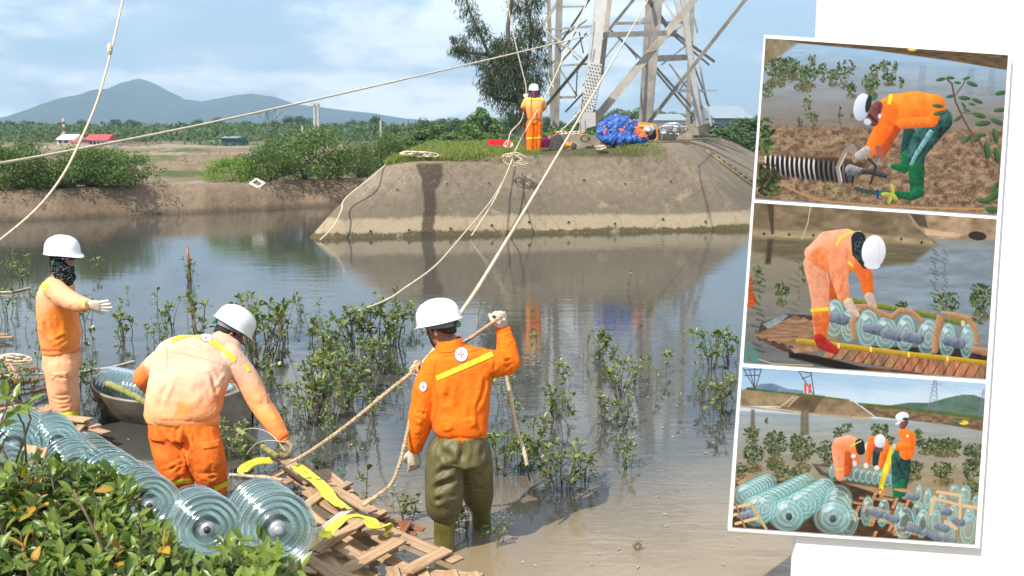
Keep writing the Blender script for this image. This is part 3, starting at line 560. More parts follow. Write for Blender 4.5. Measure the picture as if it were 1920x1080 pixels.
# concrete footing blocks
FOOT = simple('footing_concrete', (0.2, 0.165, 0.125), (0.36, 0.31, 0.24), 4, 0.9, 0.5, 0.02)
def block(px0, px1, y0, y1, Y, dep, lab, name='footing_block'):
    a, c = P(px0, y1, Y), P(px1, y0, Y); e = empty(name, ((a.x + c.x) / 2, Y + dep / 2, a.z - .05)); b = MB(); cen_ = Vector(((a.x + c.x) / 2, Y + dep / 2, (a.z - .1 + c.z) / 2)); hx, hz_ = (c.x - a.x) / 2, (c.z - a.z + .1) / 2
    b.box(cen_, (hx, 0, 0), (0, dep / 2, 0), (0, 0, hz_)); o = b.build(name + '_body', FOOT, None); o.data.transform(Matrix.Translation(-Vector(e.location))); bpy.data.objects.remove(e)
    o.name = name; o.location = (cen_.x, Y + dep / 2, a.z - .05); bm = bmesh.new(); bm.from_mesh(o.data); bmesh.ops.bevel(bm, geom=bm.edges[:], offset=.03, segments=2, affect='EDGES'); bm.to_mesh(o.data); bm.free()
    return setp(o, lab, 'concrete block')
block(1030, 1128, 254, 276, 29.0, 1.6, 'low concrete footing under the near pylon leg beside the blue tarpaulin'); block(1288, 1330, 232, 250, 38, 1.5, 'concrete footing under the far right pylon leg'); block(1240, 1300, 250, 258, 33, .8, 'flat concrete slab edge below the coil of conductor')
# ------------------------------------------------------------------ cloth heap (blue tarpaulin with orange)
def blob_mesh(cen, rad, seed, folds=0.35, n=60, m_=40, base=True, sharp=3.0):
    rs = np.random.RandomState(seed); th = np.linspace(0, math.pi, m_); ph = np.linspace(0, 2 * math.pi, n + 1); T, Ph = np.meshgrid(th, ph, indexing='ij')
    D = np.stack([np.sin(T) * np.cos(Ph), np.sin(T) * np.sin(Ph), np.cos(T)], -1); r = np.ones_like(T)
    for i in range(16):
        k = rs.normal(size=3) * (sharp + i * .55); w = (D * k).sum(-1) + 1.3 * np.sin((D * rs.normal(size=3) * 1.6).sum(-1) * 2 + rs.rand() * 6) + rs.rand() * 6
        r = r + folds * (1 - np.abs(np.sin(w)) * 2) * (.16 / (1 + i * .09))
    Pn = np.array(cen) + D * r[..., None] * np.array(rad)
    if base: Pn[..., 2] = np.maximum(Pn[..., 2], cen[2] - rad[2] * .55)
    return Pn
TARP = Mat('blue_tarpaulin', 0.42, (0.015, 0.07, 0.42)); co = TARP.coord(); TARP.base(TARP.ramp(TARP.noise(co, 3, 4), [(.3, (.015, .06, .27)), (.7, (.04, .13, .42))])); TARP.bump(TARP.noise(co, 9, 5, .6), .6, .04); TARP = TARP.m
TARPO = simple('orange_tarpaulin', (0.75, 0.12, 0.02), (0.85, 0.2, 0.04), 5, 0.5, 0.4, .03)
Yt = 28.6; c0 = P(1163, 246, Yt); te = empty('tarpaulin_heap', (c0.x, Yt, mound_z(c0.x, Yt)), 'crumpled heap of blue tarpaulin with orange patches below the pylon', 'tarpaulin')
TARP_PLACE = (Yt, te)
# petrol winch in an orange tube frame
ORG = simple('orange_paint', (0.7, 0.22, 0.02), (0.8, 0.3, 0.04), 6, 0.4, 0); BLK = simple('black_rubber', (0.015, 0.015, 0.016), (0.03, 0.03, 0.03), 6, 0.6, 0); ALU = simple('cast_aluminium', (0.5, 0.5, 0.5), (0.65, 0.65, 0.66), 6, 0.4, 0, metal=.6)
Yw = 29.2; we = empty('petrol_winch', P(1215, 264, Yw), 'petrol engine winch in an orange tubular frame right of the tarpaulin', 'winch')
for dy in (0, .5):
    b = MB(); b.tube(catmull([P(1196, 262, Yw + dy), P(1196, 236, Yw + dy), P(1200, 231, Yw + dy), P(1222, 233, Yw + dy), P(1230, 238, Yw + dy), P(1230, 262, Yw + dy), P(1196, 263, Yw + dy)], 5), .022, 6); b.build('tube_frame', ORG, we, True)
b = MB(); b.lathe([(.001, 0), (.13, 0), (.15, .04), (.15, .16), (.06, .2), (.05, .3), (.001, .3)], 18, P(1214, 245, Yw + .05), (0, -1, 0)); b.build('engine', ALU, we, True)
b = MB(); b.box(P(1218, 253, Yw + .25), (.2, 0, 0), (0, .18, 0), (0, 0, .14)); b.build('engine_block', BLK, we)
b = MB(); b.ball(P(1208, 237, Yw + .25), .1, 12, sc=(1.8, 1.2, .8)); b.build('fuel_tank', ORG, we, True)
# coil of bright conductor
CABLE = simple('bright_conductor', (0.55, 0.56, 0.58), (0.75, 0.76, 0.78), 8, 0.35, 0, metal=.5); rr_ = random.Random(9)
ce = empty('conductor_coil', P(1268, 246, 32), 'loose tangled coil of bright aluminium conductor on the right of the mound', 'cable coil')
for k in range(9):
    cx_, cy_, w_, h_ = rr_.uniform(1254, 1280), rr_.uniform(237, 246), rr_.uniform(9, 20), rr_.uniform(4, 8); y0 = 31.7 + k * .09; pts_ = [P(cx_ + w_ * math.cos(t), cy_ + h_ * math.sin(t) + 1.2 * math.sin(2.3 * t + k), y0 + .3 * math.sin(t)) for t in np.linspace(0, 6.6, 30)]
    b = MB(); b.tube(pts_, .028, 6); b.build('cable_turn', CABLE, ce, True)
# slings and hardware beside the leg base
ge = empty('hoisting_gear', P(1060, 254, 29.0), 'pile of shackles and steel slings lying on the footing block', 'hoisting gear')
for k in range(7):
    cx_ = 1040 + 8 * k; b = MB(); b.tube([P(cx_ + 7 * math.cos(t), 251 + 2.5 * math.sin(t) - k % 3, 29.1 + .1 * k) for t in np.linspace(0, 6.3, 16)], .022, 5); b.build('shackle', ALU if k % 3 else ORG, ge, True)
b = MB(); b.tube([P(1097 + 8 * math.cos(t) , 259 + 6 * math.sin(t), 28.85 - .02 * t) for t in np.linspace(0, 18.8, 60)], .03, 6); setp(b.build('green_sling_coil', simple('olive_sling', (.12, .13, .05), (.2, .2, .09), 8), None, True), 'coiled olive webbing sling hanging on the front of the footing block', 'sling')
Pu = [P(1066, 273, 28.4), P(1075, 273, 28.4)]; b = MB(); b.lathe([(.001, -.08), (.09, -.08), (.1, -.05), (.045, -.03), (.045, .03), (.1, .05), (.09, .08), (.001, .08)], 16, P(1068, 272, 28.4), (.9, -.4, 0)); setp(b.build('pulley_block', ORG, None, True), 'small yellow pulley wheel lying in the grass before the footing block', 'pulley')
b = MB(); b.lathe([(.001, -.03), (.07, -.03), (.09, 0), (.07, .03), (.001, .03)], 14, P(1076, 274, 28.2), (.3, -1, .3)); setp(b.build('hook_block', BOLT, None, True), 'dark hook lying against the small yellow pulley', 'hook')
# red tray, pink bucket, green and yellow bag
REDP = simple('red_plastic', (0.6, 0.01, 0.02), (0.7, 0.02, 0.03), 4, 0.35, 0)
Yr = 28.7; a, c = P(916, 272, Yr), P(959, 262, Yr); e = empty('red_tray', ((a.x + c.x) / 2, Yr, a.z), 'shallow bright red plastic tray on the grass left of the man on the mound', 'tray'); w = (c.x - a.x) / 2; h_ = c.z - a.z; x0 = e.location.x
b = MB(); b.box((x0, Yr + .25, a.z + .02), (w, 0, 0), (0, .25, 0), (0, 0, .01)); b.build('tray_floor', REDP, e)
for (cx_, cy_, ax_, ay_) in ((0, 0, w, .012), (0, .5, w, .012), (-w, .25, .012, .25), (w, .25, .012, .25)):
    b = MB(); b.box((x0 + cx_, Yr + cy_, a.z + h_ / 2), (ax_, 0, 0), (0, ay_, 0), (0, 0, h_ / 2)); b.build('tray_side', REDP, e)
PINK = simple('pink_plastic', (0.5, 0.03, 0.2), (0.6, 0.05, 0.28), 4, 0.35, 0); b = MB(); c = P(1021, 276, 28.3); b.lathe([(.001, 0), (.11, 0), (.14, .24), (.15, .25), (.13, .25), (.1, .02), (.001, .02)], 18, c, (.1, -.1, 1)); setp(b.build('pink_bucket', PINK, None, True), 'small pink plastic bucket standing beside the green and yellow bag', 'bucket')
c = P(1012, 270, 28.35); Pn = blob_mesh(list(c), (.11, .09, .17), 21, .4, 26, 20, True); be = empty('bag', (c.x, c.y, c.z - .09), 'teal and yellow bag standing at the feet of the man on the mound', 'bag'); l = Pn - np.array(be.location)
bagm = Mat('striped_bag', .6); bx_ = bagm.n('ShaderNodeSeparateXYZ'); bagm.l(bagm.coord(), bx_.inputs[0]); bagm.base(bagm.ramp(bagm.math('ADD', bagm.math('MULTIPLY', bx_.outputs[0], 3.5), .5), [(.35, (.02, .35, .3)), (.5, (.7, .6, .2)), (.65, (.03, .4, .32))])); link('bag_body', grid_mesh('bag_body', l[..., 0], l[..., 1], l[..., 2]), bagm.m, be)
b = MB(); b.tube([P(1008, 262, 28.35), P(1010, 250, 28.4), P(1014, 248, 28.4), P(1016, 262, 28.35)], .012, 5); b.build('bag_handle', simple('teal_strap', (.02, .35, .3), (.03, .4, .35), 5, .6, 0), be)
# grass on the mound top
N = 42000; gx_ = rs_.uniform(-3.4, 4.4, N); gy_ = 26.9 + rs_.rand(N) ** 1.6 * 12; dens = fbm(gx_ * .9, gy_ * .9, 3)
pk = (dens + (0.2 * (gx_ < .2) - .05 - .10 * (gx_ > 0.8)) > 0) & (gy_ > 26.75 + .1 * gx_ + .3); pk |= (np.abs(gx_ - 3.55) < .7) & (gy_ < 28.3) & (gy_ > 27.35); gx_, gy_ = gx_[pk], gy_[pk]
gz_ = np.array([mound_z(a, b_) for a, b_ in zip(gx_, gy_)]); ok = gz_ > 1.75; gx_, gy_, gz_ = gx_[ok], gy_[ok], gz_[ok]; hgt = rs_.uniform(.02, .09, len(gx_)) * (1 + .6 * (gx_ < -.6))
co_, f_ = leaf_cloud('g', np.stack([gx_, gy_, gz_ + hgt * .7], -1), rs_.normal(size=(len(gx_), 3)) * [1, 1, .15], hgt, 0.10, drop=np.tile([0, 0, 1.0], (len(gx_), 1)) + rs_.normal(size=(len(gx_), 3)) * .45, rs=rs_)
GRASS = leafmat('grass_blades', [srgb(84, 108, 40), srgb(118, 138, 58), srgb(150, 150, 84)], .6, .3)
setp(link('mound_grass', raw_mesh('mound_grass', co_, f_), GRASS), kind='stuff')
# bamboo ladder lying down the right slope
BAM = simple('bamboo', (0.2, 0.15, 0.07), (0.36, 0.29, 0.15), 7, .5, .3, .005); le = empty('ladder', P(1365, 320, 27.5), 'long timber ladder lying on the right slope of the mound', 'ladder')
def on_mound(px, py, off=.05):
    p, nn = cast(MBVH, px, py); return (p + nn * off) if p is not None else P(px, py, 28)
for (a, c) in (((1322, 284), (1412, 352)), ((1332, 288), (1420, 350))): b = MB(); b.tube([on_mound(a[0] + (c[0] - a[0]) * t, a[1] + (c[1] - a[1]) * t) for t in np.linspace(0, 1, 8)], .035, 6); b.build('rail', BAM, le)
for k in range(9): t = (k + .5) / 9; b = MB(); b.tube([on_mound(1322 + 90 * t, 284 + 68 * t, .07), on_mound(1332 + 88 * t, 288 + 62 * t, .07)], .025, 5); b.build('rung', BAM, le)
# ================================================================== people
def cap_mesh(bm_v, bm_f, p, q, r0, r1, n=14):
    """a tapered capsule from p to q"""
    p, q = Vector(p), Vector(q); d = q - p; L = d.length
    d = d / L if L > 1e-6 else Vector((0, 0, 1)); u = d.orthogonal().normalized(); w = d.cross(u); b = len(bm_v); rings = []
    for i in range(5): a = math.pi / 2 * (1 - i / 4); rings.append((p - d * r0 * math.sin(a), max(r0 * math.cos(a), r0 * .03)))
    for i in range(5): a = math.pi / 2 * i / 4; rings.append((q + d * r1 * math.sin(a), max(r1 * math.cos(a), r1 * .03)))
    for c, r in rings:
        for k in range(n): t = 2 * math.pi * k / n; bm_v.append(c + (u * math.cos(t) + w * math.sin(t)) * r)
    m_ = len(rings)
    for i in range(m_ - 1):
        for k in range(n): bm_f.append((b + i * n + k, b + i * n + (k + 1) % n, b + (i + 1) * n + (k + 1) % n, b + (i + 1) * n + k))
    bm_f.append(tuple(b + k for k in range(n - 1, -1, -1))); bm_f.append(tuple(b + (m_ - 1) * n + k for k in range(n)))
def loft_mesh(V, Fc, rings, n=28, sq=2.4):
    """rings: (centre, half-width vector, half-depth vector); superelliptic"""
    rr = catring(rings, 3); b = len(V)
    for c, a, d in rr:
        for k in range(n):
            t = 2 * math.pi * k / n; ct, st = math.cos(t), math.sin(t); e = 2 / sq
            V.append(c + a * (abs(ct) ** e * (1 if ct > 0 else -1)) + d * (abs(st) ** e * (1 if st > 0 else -1)))
    m_ = len(rr)
    for i in range(m_ - 1):
        for k in range(n): Fc.append((b + i * n + k, b + i * n + (k + 1) % n, b + (i + 1) * n + (k + 1) % n, b + (i + 1) * n + k))
    Fc.append(tuple(b + k for k in range(n - 1, -1, -1))); Fc.append(tuple(b + (m_ - 1) * n + k for k in range(n)))
def catring(rings, k):
    c = catmull([r[0] for r in rings], k); a = catmull([r[1] for r in rings], k); d = catmull([r[2] for r in rings], k); return list(zip(c, a, d))
class Sculpt:
    def __init__(s): s.V = []; s.F = []
    def cap(s, p, q, r0, r1): cap_mesh(s.V, s.F, p, q, r0, r1); return s
    def limb(s, pts, rs):
        for i in range(len(pts) - 1): s.cap(pts[i], pts[i + 1], rs[i], rs[i + 1])
        return s
    def loft(s, rings, sq=2.4): loft_mesh(s.V, s.F, rings, 28, sq); return s
    def ell(s, c, ax, ay, az, n=18):
        b = len(s.V); c = Vector(c); m_ = n // 2 + 1
        for i in range(m_ + 1):
            th = math.pi * i / m_; st = max(math.sin(th), .02)
            for k in range(n): t = 2 * math.pi * k / n; s.V.append(c + ax * (st * math.cos(t)) + ay * (st * math.sin(t)) + az * math.cos(th))
        for i in range(m_):
            for k in range(n): s.F.append((b + i * n + k, b + (i + 1) * n + k, b + (i + 1) * n + (k + 1) % n, b + i * n + (k + 1) % n))
        s.F.append(tuple(b + k for k in range(n))); s.F.append(tuple(b + m_ * n + k for k in range(n - 1, -1, -1))); return s
    def remesh(s, name, vox, smooth=8, fac=0.5):
        me = bpy.data.meshes.new(name); me.from_pydata([tuple(v) for v in s.V], [], s.F); me.update()
        bm = bmesh.new(); bm.from_mesh(me); bmesh.ops.recalc_face_normals(bm, faces=bm.faces[:]); bm.to_mesh(me); bm.free()
        o = bpy.data.objects.new(name, me); COL.objects.link(o)
        r = o.modifiers.new('r', 'REMESH'); r.mode = 'VOXEL'; r.voxel_size = vox
        sm = o.modifiers.new('s', 'SMOOTH'); sm.iterations = smooth; sm.factor = fac
        dg = bpy.context.evaluated_depsgraph_get(); out = bpy.data.meshes.new_from_object(o.evaluated_get(dg)); bpy.data.objects.remove(o); bpy.data.meshes.remove(me); out.name = name
        out.polygons.foreach_set('use_smooth', [True] * len(out.polygons)); return out
def vcos(me): a = np.empty(len(me.vertices) * 3, np.float32); me.vertices.foreach_get('co', a); return a.reshape(-1, 3)
def vnor(me): a = np.empty(len(me.vertices) * 3, np.float32); me.vertices.foreach_get('normal', a); return a.reshape(-1, 3)
def n3(p, f, seed, warp=1.0):
    """smooth pseudo-noise in 3-D, -1..1"""
    rs = np.random.RandomState(seed); q = p * f; w = np.zeros(len(p)); 
    o = np.stack([np.sin((q * rs.normal(size=3)).sum(1) + rs.rand() * 6) for _ in range(3)], 1) * warp
    for _ in range(5): w += np.sin(((q + o) * rs.normal(size=3) * 1.3).sum(1) + rs.rand() * 6)
    return w / 3.2
def folds(me, amp, freq, seed, creases=(), axis=None, stretch=0.35):
    """cloth: soft ridged wrinkles, squeezed along axis, plus hand-placed creases (p, q, width, depth)"""
    p = vcos(me); nr = vnor(me).copy(); q = p.copy()
    if axis is not None:
        ax = np.array(Vector(axis).normalized()); q = p - np.outer((p * ax).sum(1), ax) * (1 - stretch)
    w = n3(q, freq, seed, 1.6); r = 1 - np.abs(w) * 2; r2 = 1 - np.abs(n3(q, freq * 2.1, seed + 5, 1.2)) * 2
    env = .5 + .5 * n3(p, freq * .35, seed + 9); d = amp * (r * .7 + r2 * .3) * env
    for (a, b_, wd, dp) in creases:
        a, b_ = np.array(a), np.array(b_); ab = b_ - a; L2 = (ab * ab).sum(); dp = dp * 1.35; t = np.clip(((p - a) @ ab) / L2, 0, 1); c = a + t[:, None] * ab
        c = c + 0.012 * np.sin(t * 5 + a[0] * 40)[:, None]; dist = np.linalg.norm(p - c, axis=1); fade = np.sin(np.pi * np.clip(t, .04, .96)) ** .6
        d = d - dp * fade * np.exp(-(dist / wd) ** 2) + dp * .75 * fade * np.exp(-((dist - wd * 1.9) / wd) ** 2)
    p = p + nr * d[:, None]; me.vertices.foreach_set('co', p.astype(np.float32).ravel()); me.update()
def place(me, name, mat, parent, **k):
    me.transform(Matrix.Translation(-Vector(parent.location))); return setp(link(name, me, mat, parent), **k)
def decal(name, bvh, pxs, mat, parent, off=.004, grow=None):
    """a thin badge or tape laid on a garment: outline points on the surface, filled"""
    d = [cast(bvh, *q_) for q_ in pxs]
    return d
def tape(name, bvh, pa, pb, wpx, mat, parent, n=24, off=.005, bow=0, rows_=4, taper=1):
    """tape sewn on: a strip following the cloth between two picture points"""
    vs, fs, ok = [], [], True; a, b_ = Vector(pa), Vector(pb); d = (b_ - a).normalized(); pe = Vector((-d.y, d.x))
    for i in range(n + 1):
        t = i / n; c = a.lerp(b_, t) + pe * (bow * math.sin(math.pi * t))
        for j in range(rows_ + 1):
            q_ = c + pe * wpx * (j / rows_ - .5); h, nn = cast(bvh, q_.x, q_.y)
            vs.append(h + nn * off if h is not None else None)
    for i in range(n):
        for j in range(rows_):
            f = [i * (rows_ + 1) + j, i * (rows_ + 1) + j + 1, (i + 1) * (rows_ + 1) + j + 1, (i + 1) * (rows_ + 1) + j]
            if all(vs[x] is not None for x in f) and max((vs[f[0]] - vs[x]).length for x in f) < .09: fs.append(f)
    used = sorted({x for f in fs for x in f}); mp__ = {x: i for i, x in enumerate(used)}
    b = MB(); 
    if not used: return None
    b.add([vs[x] for x in used], [tuple(mp__[x] for x in f) for f in fs]); return b.build(name, mat, parent, True)
def disc_patch(bvh, c, rx, ry, rot, shape, off):
    """polygon fan on the surface; shape(t)-> radius factor"""
    vs = []; K = 64
    h, nn = cast(bvh, *c)
    if h is None: return None
    vs.append(h + nn * off)
    for ring in (0.5, 1.0):
        for k in range(K):
            t = 2 * math.pi * k / K; s = shape(t) * ring; x, y = rx * s * math.cos(t), ry * s * math.sin(t); ca, sa = math.cos(rot), math.sin(rot)
            h, nn = cast(bvh, c[0] + x * ca - y * sa, c[1] + x * sa + y * ca); vs.append((h + nn * off) if h is not None else vs[0])
    fs = [(0, 1 + k, 1 + (k + 1) % K) for k in range(K)] + [(1 + k, 1 + K + k, 1 + K + (k + 1) % K, 1 + (k + 1) % K) for k in range(K)]; return vs, fs
def star4(t, ri=.21):
    u = abs((t + math.pi / 4) % (math.pi / 2) - math.pi / 4); s_ = c_ = math.sqrt(.5); return s_ * ri / (s_ * ri * math.cos(u) + (1 - c_ * ri) * math.sin(u))
def emblem(bvh, c, rx, ry, rot, parent, o=.005):
    e = None
    for nm, s, sh, mt, k in (('emblem', 1.12, lambda t: 1, EMB_B, 0), ('emblem_face', 1.0, lambda t: 1, EMB_W, 1), ('emblem_star', .86, star4, EMB_B, 2), ('emblem_star', .62, star4, EMB_R, 3), ('emblem_centre', .14, lambda t: 1, EMB_Y, 4)):
        r = disc_patch(bvh, c, rx * s, ry * s, rot, sh, o + .0012 * k)
        if r is None: return
        b = MB(); b.add(*r)
        if e is None: e = b.build(nm, mt, parent); e_par = e
        else: b.build(nm, mt, e)
EMB_W = simple('emblem_white', (.78, .78, .78), (.82, .82, .82), 4, .6, 0); EMB_B = simple('emblem_purple', (.06, .05, .16), (.08, .06, .2), 4, .6, 0); EMB_R = simple('emblem_red', (.45, .04, .04), (.5, .05, .04), 4, .6, 0); EMB_Y = simple('emblem_yellow', (.75, .55, .05), (.8, .6, .06), 4, .6, 0)
TAPE = simple('yellow_tape', (.78, .66, .02), (.85, .76, .05), 10, .5, .2, .003); 
SEAM = simple('dark_seam', (.42, .07, .008), (.55, .10, .01), 10, .9, 0); SEAM_P = simple('faded_seam', (.55, .36, .25), (.62, .42, .30), 10, .9, 0)
def weave(m, co, st=.25):
    big = m.noise(co, 11, 6, .62, .8); fi = m.noise(co, 160, 2, .5); m.bump(m.mix(.10, big, fi), st * 1.5, .025); return big
m = Mat('orange_cotton', .85, spec=.15); co = m.coord(); bg = weave(m, co, .35); c_ = m.ramp(bg, [(.3, (.80, .135, .008)), (.7, (.93, .20, .012))]); c_ = m.mix(m.rng(m.noise(co, 4, 4), .6, .75, 0, .25), c_, (.5, .1, .02)); m.base(c_); ORANGE = m.m
m = Mat('orange_trousers', .85, spec=.15); co = m.coord(); bg = weave(m, co, .35); c_ = m.ramp(bg, [(.3, (.72, .13, .015)), (.7, (.86, .21, .03))]); c_ = m.mix(m.rng(m.noise(co, 5, 5, .6), .52, .72, 0, .6), c_, (.36, .15, .06)); m.base(c_); ORANGE_T = m.m
def faded(name, zlo, zhi, top, low, stains=(), axis=2, nz=.25):
    """sun-bleached cotton: pale where it has faded, orange where it has not (object space)"""
    m = Mat(name, .88, spec=.12); co = m.coord(); bg = weave(m, co, .35); s_ = m.n('ShaderNodeSeparateXYZ'); m.l(co, s_.inputs[0])
    v = m.math('ADD', s_.outputs[axis], m.math('MULTIPLY', m.math('ADD', m.noise(co, 3.2, 4), -.5), nz)); f_ = m.rng(v, zlo, zhi); c = m.mix(f_, m.ramp(bg, [(.3, low), (.7, tuple(min(1, x * 1.15 + .01) for x in low))]), m.ramp(bg, [(.3, top), (.7, tuple(min(1, x * 1.08 + .01) for x in top))]))
    for (p, r, col, am) in stains:
        d = m.n('ShaderNodeVectorMath', operation='DISTANCE'); m.l(co, d.inputs[0]); d.inputs[1].default_value = p
        k = m.rng(m.math('ADD', d.outputs['Value'], m.math('MULTIPLY', m.math('ADD', m.noise(co, 11, 5, .6), -.5), r * 1.5)), r * .55, r * 1.15, am, 0); c = m.mix(k, c, col)
    c = m.mix(m.rng(m.noise(co, 7, 6, .7), .55, .74, 0, .38), c, (.42, .22, .11)); m.base(c); return m.m
SKIN = Mat('skin', .5, (.33, .15, .085)); SKIN.base(SKIN.ramp(SKIN.noise(SKIN.coord(), 12, 4), [(.3, (.28, .12, .07)), (.7, (.40, .19, .11))])); SKIN.b.inputs['Subsurface Weight'].default_value = .08; SKIN = SKIN.m
HAIR = simple('black_hair', (.008, .007, .006), (.02, .017, .015), 30, .5, .8, .01)
HELM = Mat('white_helmet', .28, (.80, .80, .78)); HELM.base(HELM.mix(HELM.rng(HELM.noise(HELM.coord(), 9, 5, .7), .58, .72, 0, .25), (.82, .82, .80), (.5, .46, .4))); HELM = HELM.m
STRAPM = simple('black_strap', (.012, .012, .014), (.03, .03, .03), 20, .7, 0); GREYP = simple('grey_band', (.10, .10, .11), (.18, .18, .19), 10, .5, 0); GRNP = simple('green_knob', (.005, .16, .08), (.01, .22, .11), 10, .4, 0)
GLOVE = simple('work_glove', (.42, .34, .25), (.62, .54, .43), 14, .9, .4, .006); GLOVE_D = simple('muddy_glove', (.16, .12, .075), (.28, .22, .14), 14, .9, .4, .006); GLOVE_W = simple('white_glove', (.50, .42, .32), (.74, .70, .64), 9, .9, .4, .006)
WADER = Mat('wader_rubber', .56, (.07, .065, .022)); co = WADER.coord(); WADER.base(WADER.ramp(WADER.noise(co, 4, 5, .6), [(.3, (.070, .062, .020)), (.7, (.14, .122, .045))])); WADER.bump(WADER.noise(co, 9, 5, .6, .5), .35, .03); WADER = WADER.m
BOOT = Mat('boot_rubber', .25, (.09, .08, .015)); co = BOOT.coord(); BOOT.base(BOOT.ramp(BOOT.noise(co, 5, 5, .6), [(.3, (.085, .078, .016)), (.7, (.19, .165, .045))])); BOOT = BOOT.m
GBOOT = simple('green_boot', (.01, .12, .03), (.02, .2, .05), 6, .3, 0)
# scarf with a small print
m = Mat('print_scarf', .9, spec=.1); co = m.coord(); vo_ = m.n('ShaderNodeTexVoronoi'); vo_.inputs['Scale'].default_value = 85; m.l(co, vo_.inputs[0])
cc_ = m.n('ShaderNodeSeparateXYZ'); m.l(vo_.outputs['Color'], cc_.inputs[0]); spots = m.ramp(cc_.outputs[0], [(.0, (.01, .01, .012)), (.42, (.012, .014, .016)), (.43, (.0, .30, .28)), (.66, (.01, .35, .3)), (.67, (.45, .42, .38)), (.84, (.5, .45, .4)), (.85, (.4, .1, .08))]); spots.node.color_ramp.interpolation = 'CONSTANT'
m.base(m.mix(m.rng(vo_.outputs['Distance'], .30, .42), spots, (.008, .01, .012))); m.bump(m.noise(co, 14, 4), .5, .02); SCARF = m.m
m = Mat('maroon_scarf', .9, spec=.1); co = m.coord(); m.base(m.ramp(m.noise(co, 22, 3), [(.4, (.12, .03, .05)), (.55, (.3, .1, .14)), (.7, (.05, .02, .03))])); SCARF2 = m.m

def helmet(c, fwd, up, s, parent, band=True):
    """hard hat: shell with rib, rolled rim and peak, inner band, ratchet knob, chin strap; c = centre of the rim ring"""
    f_ = Vector(fwd).normalized(); u = Vector(up); u = (u - f_ * u.dot(f_)).normalized(); sd = f_.cross(u)
    T = lambda x, y, z: c + (f_ * x + sd * y + u * z) * s
    b = MB(); n = 56; prof = [(1.04, -.03), (1.05, 0.0), (1.015, .03), (1.0, .10), (.985, .35), (.93, .62), (.82, .84), (.64, 1.00), (.42, 1.10), (.2, 1.15), (.02, 1.16)]
    vs = []
    for (r, z) in prof:
        for k in range(n):
            t = 2 * math.pi * k / n; pk = max(0, math.cos(t)) ** 4 if z < .06 else 0; ext = 1 + pk * (.30 if z < .02 else .10); side = abs(math.sin(t))
            rib = 0.025 * math.exp(-(r * math.sin(t) / .11) ** 2) * (1 if .3 < z else 0) + .012 * math.exp(-((abs(r * math.sin(t)) - .33) / .06) ** 2) * (1 if z > .5 else 0)
            vs.append(T(1.16 * r * math.cos(t) * ext * .13, .99 * r * math.sin(t) * .125, (z + rib) * .128 - pk * .018 * (z < .06)))
    fs = [(i * n + k, i * n + (k + 1) % n, (i + 1) * n + (k + 1) % n, (i + 1) * n + k) for i in range(len(prof) - 1) for k in range(n)] + [tuple(len(vs) - n + k for k in range(n))]
    # inner skin
    m0 = len(vs); iv = [T(1.16 * r * math.cos(2 * math.pi * k / n) * .124, .99 * r * math.sin(2 * math.pi * k / n) * .119, z * .122) for (r, z) in prof[1:] for k in range(n)]
    vs += iv; fs += [(m0 + i * n + (k + 1) % n, m0 + i * n + k, m0 + (i + 1) * n + k, m0 + (i + 1) * n + (k + 1) % n) for i in range(len(prof) - 2) for k in range(n)] + [(k, m0 + k, m0 + (k + 1) % n, (k + 1) % n) for k in range(n)]
    b.add(vs, fs); parent = b.build('helmet', HELM, parent, True)
    if not band: return T
    b = MB(); bw = []
    for z in (-.30, .02):
        for k in range(41):
            t = math.pi * (.38 + 1.24 * k / 40); bw.append(T(math.cos(t) * .122, math.sin(t) * .100, z * .13 * (1 if z > 0 else (.6 + .4 * abs(math.cos(t))))))
    b.add(bw, [(k, k + 1, 42 + k, 41 + k) for k in range(40)]); b.build('head_band', GREYP, parent, True)
    kb = T(-.135, 0, -.032); b = MB(); b.lathe([(.001, .012), (.017, .012), (.021, .006), (.021, -.006), (.001, -.008)], 14, kb, -f_); b.build('ratchet_knob', GRNP, parent)
    for sg in (1, -1):
        b = MB(); b.tube(catmull([T(.035, .092 * sg, -.005), T(.04, .082 * sg, -.06), T(.045, .068 * sg, -.11), T(.062, .02 * sg, -.152)], 5), .0065 * s, 6); b.build('chin_strap', STRAPM, parent, True)
    return T
def head_sculpt(S, T_c, f_, u, s=1.0):
    """skull, jaw, nose, ears, brow into the body sculpt; T_c = rim-ring centre"""
    f_ = Vector(f_).normalized(); u = Vector(u); u = (u - f_ * u.dot(f_)).normalized(); sd = f_.cross(u); A = lambda x, y, z: Vector(T_c) + (f_ * x + sd * y + u * z) * s
    S.ell(A(-.005, 0, .01), f_ * .098 * s, sd * .078 * s, u * .105 * s); S.ell(A(.028, 0, -.085), f_ * .066 * s, sd * .060 * s, u * .072 * s); S.ell(A(.075, 0, -.055), f_ * .026 * s, sd * .036 * s, u * .03 * s)
    S.cap(A(.092, 0, -.03), A(.112, 0, -.062), .010 * s, .014 * s); S.ell(A(.086, 0, -.098), f_ * .014 * s, sd * .024 * s, u * .010 * s); S.ell(A(.068, 0, -.128), f_ * .026 * s, sd * .026 * s, u * .020 * s)
    for sg in (1, -1):
        S.ell(A(-.012, .083 * sg, -.058), (f_ * .016 - sd * .006 * sg) * s, sd * .009 * s, u * .032 * s); S.ell(A(.05, .04 * sg, -.06), f_ * .03 * s, sd * .024 * s, u * .022 * s)
    return A
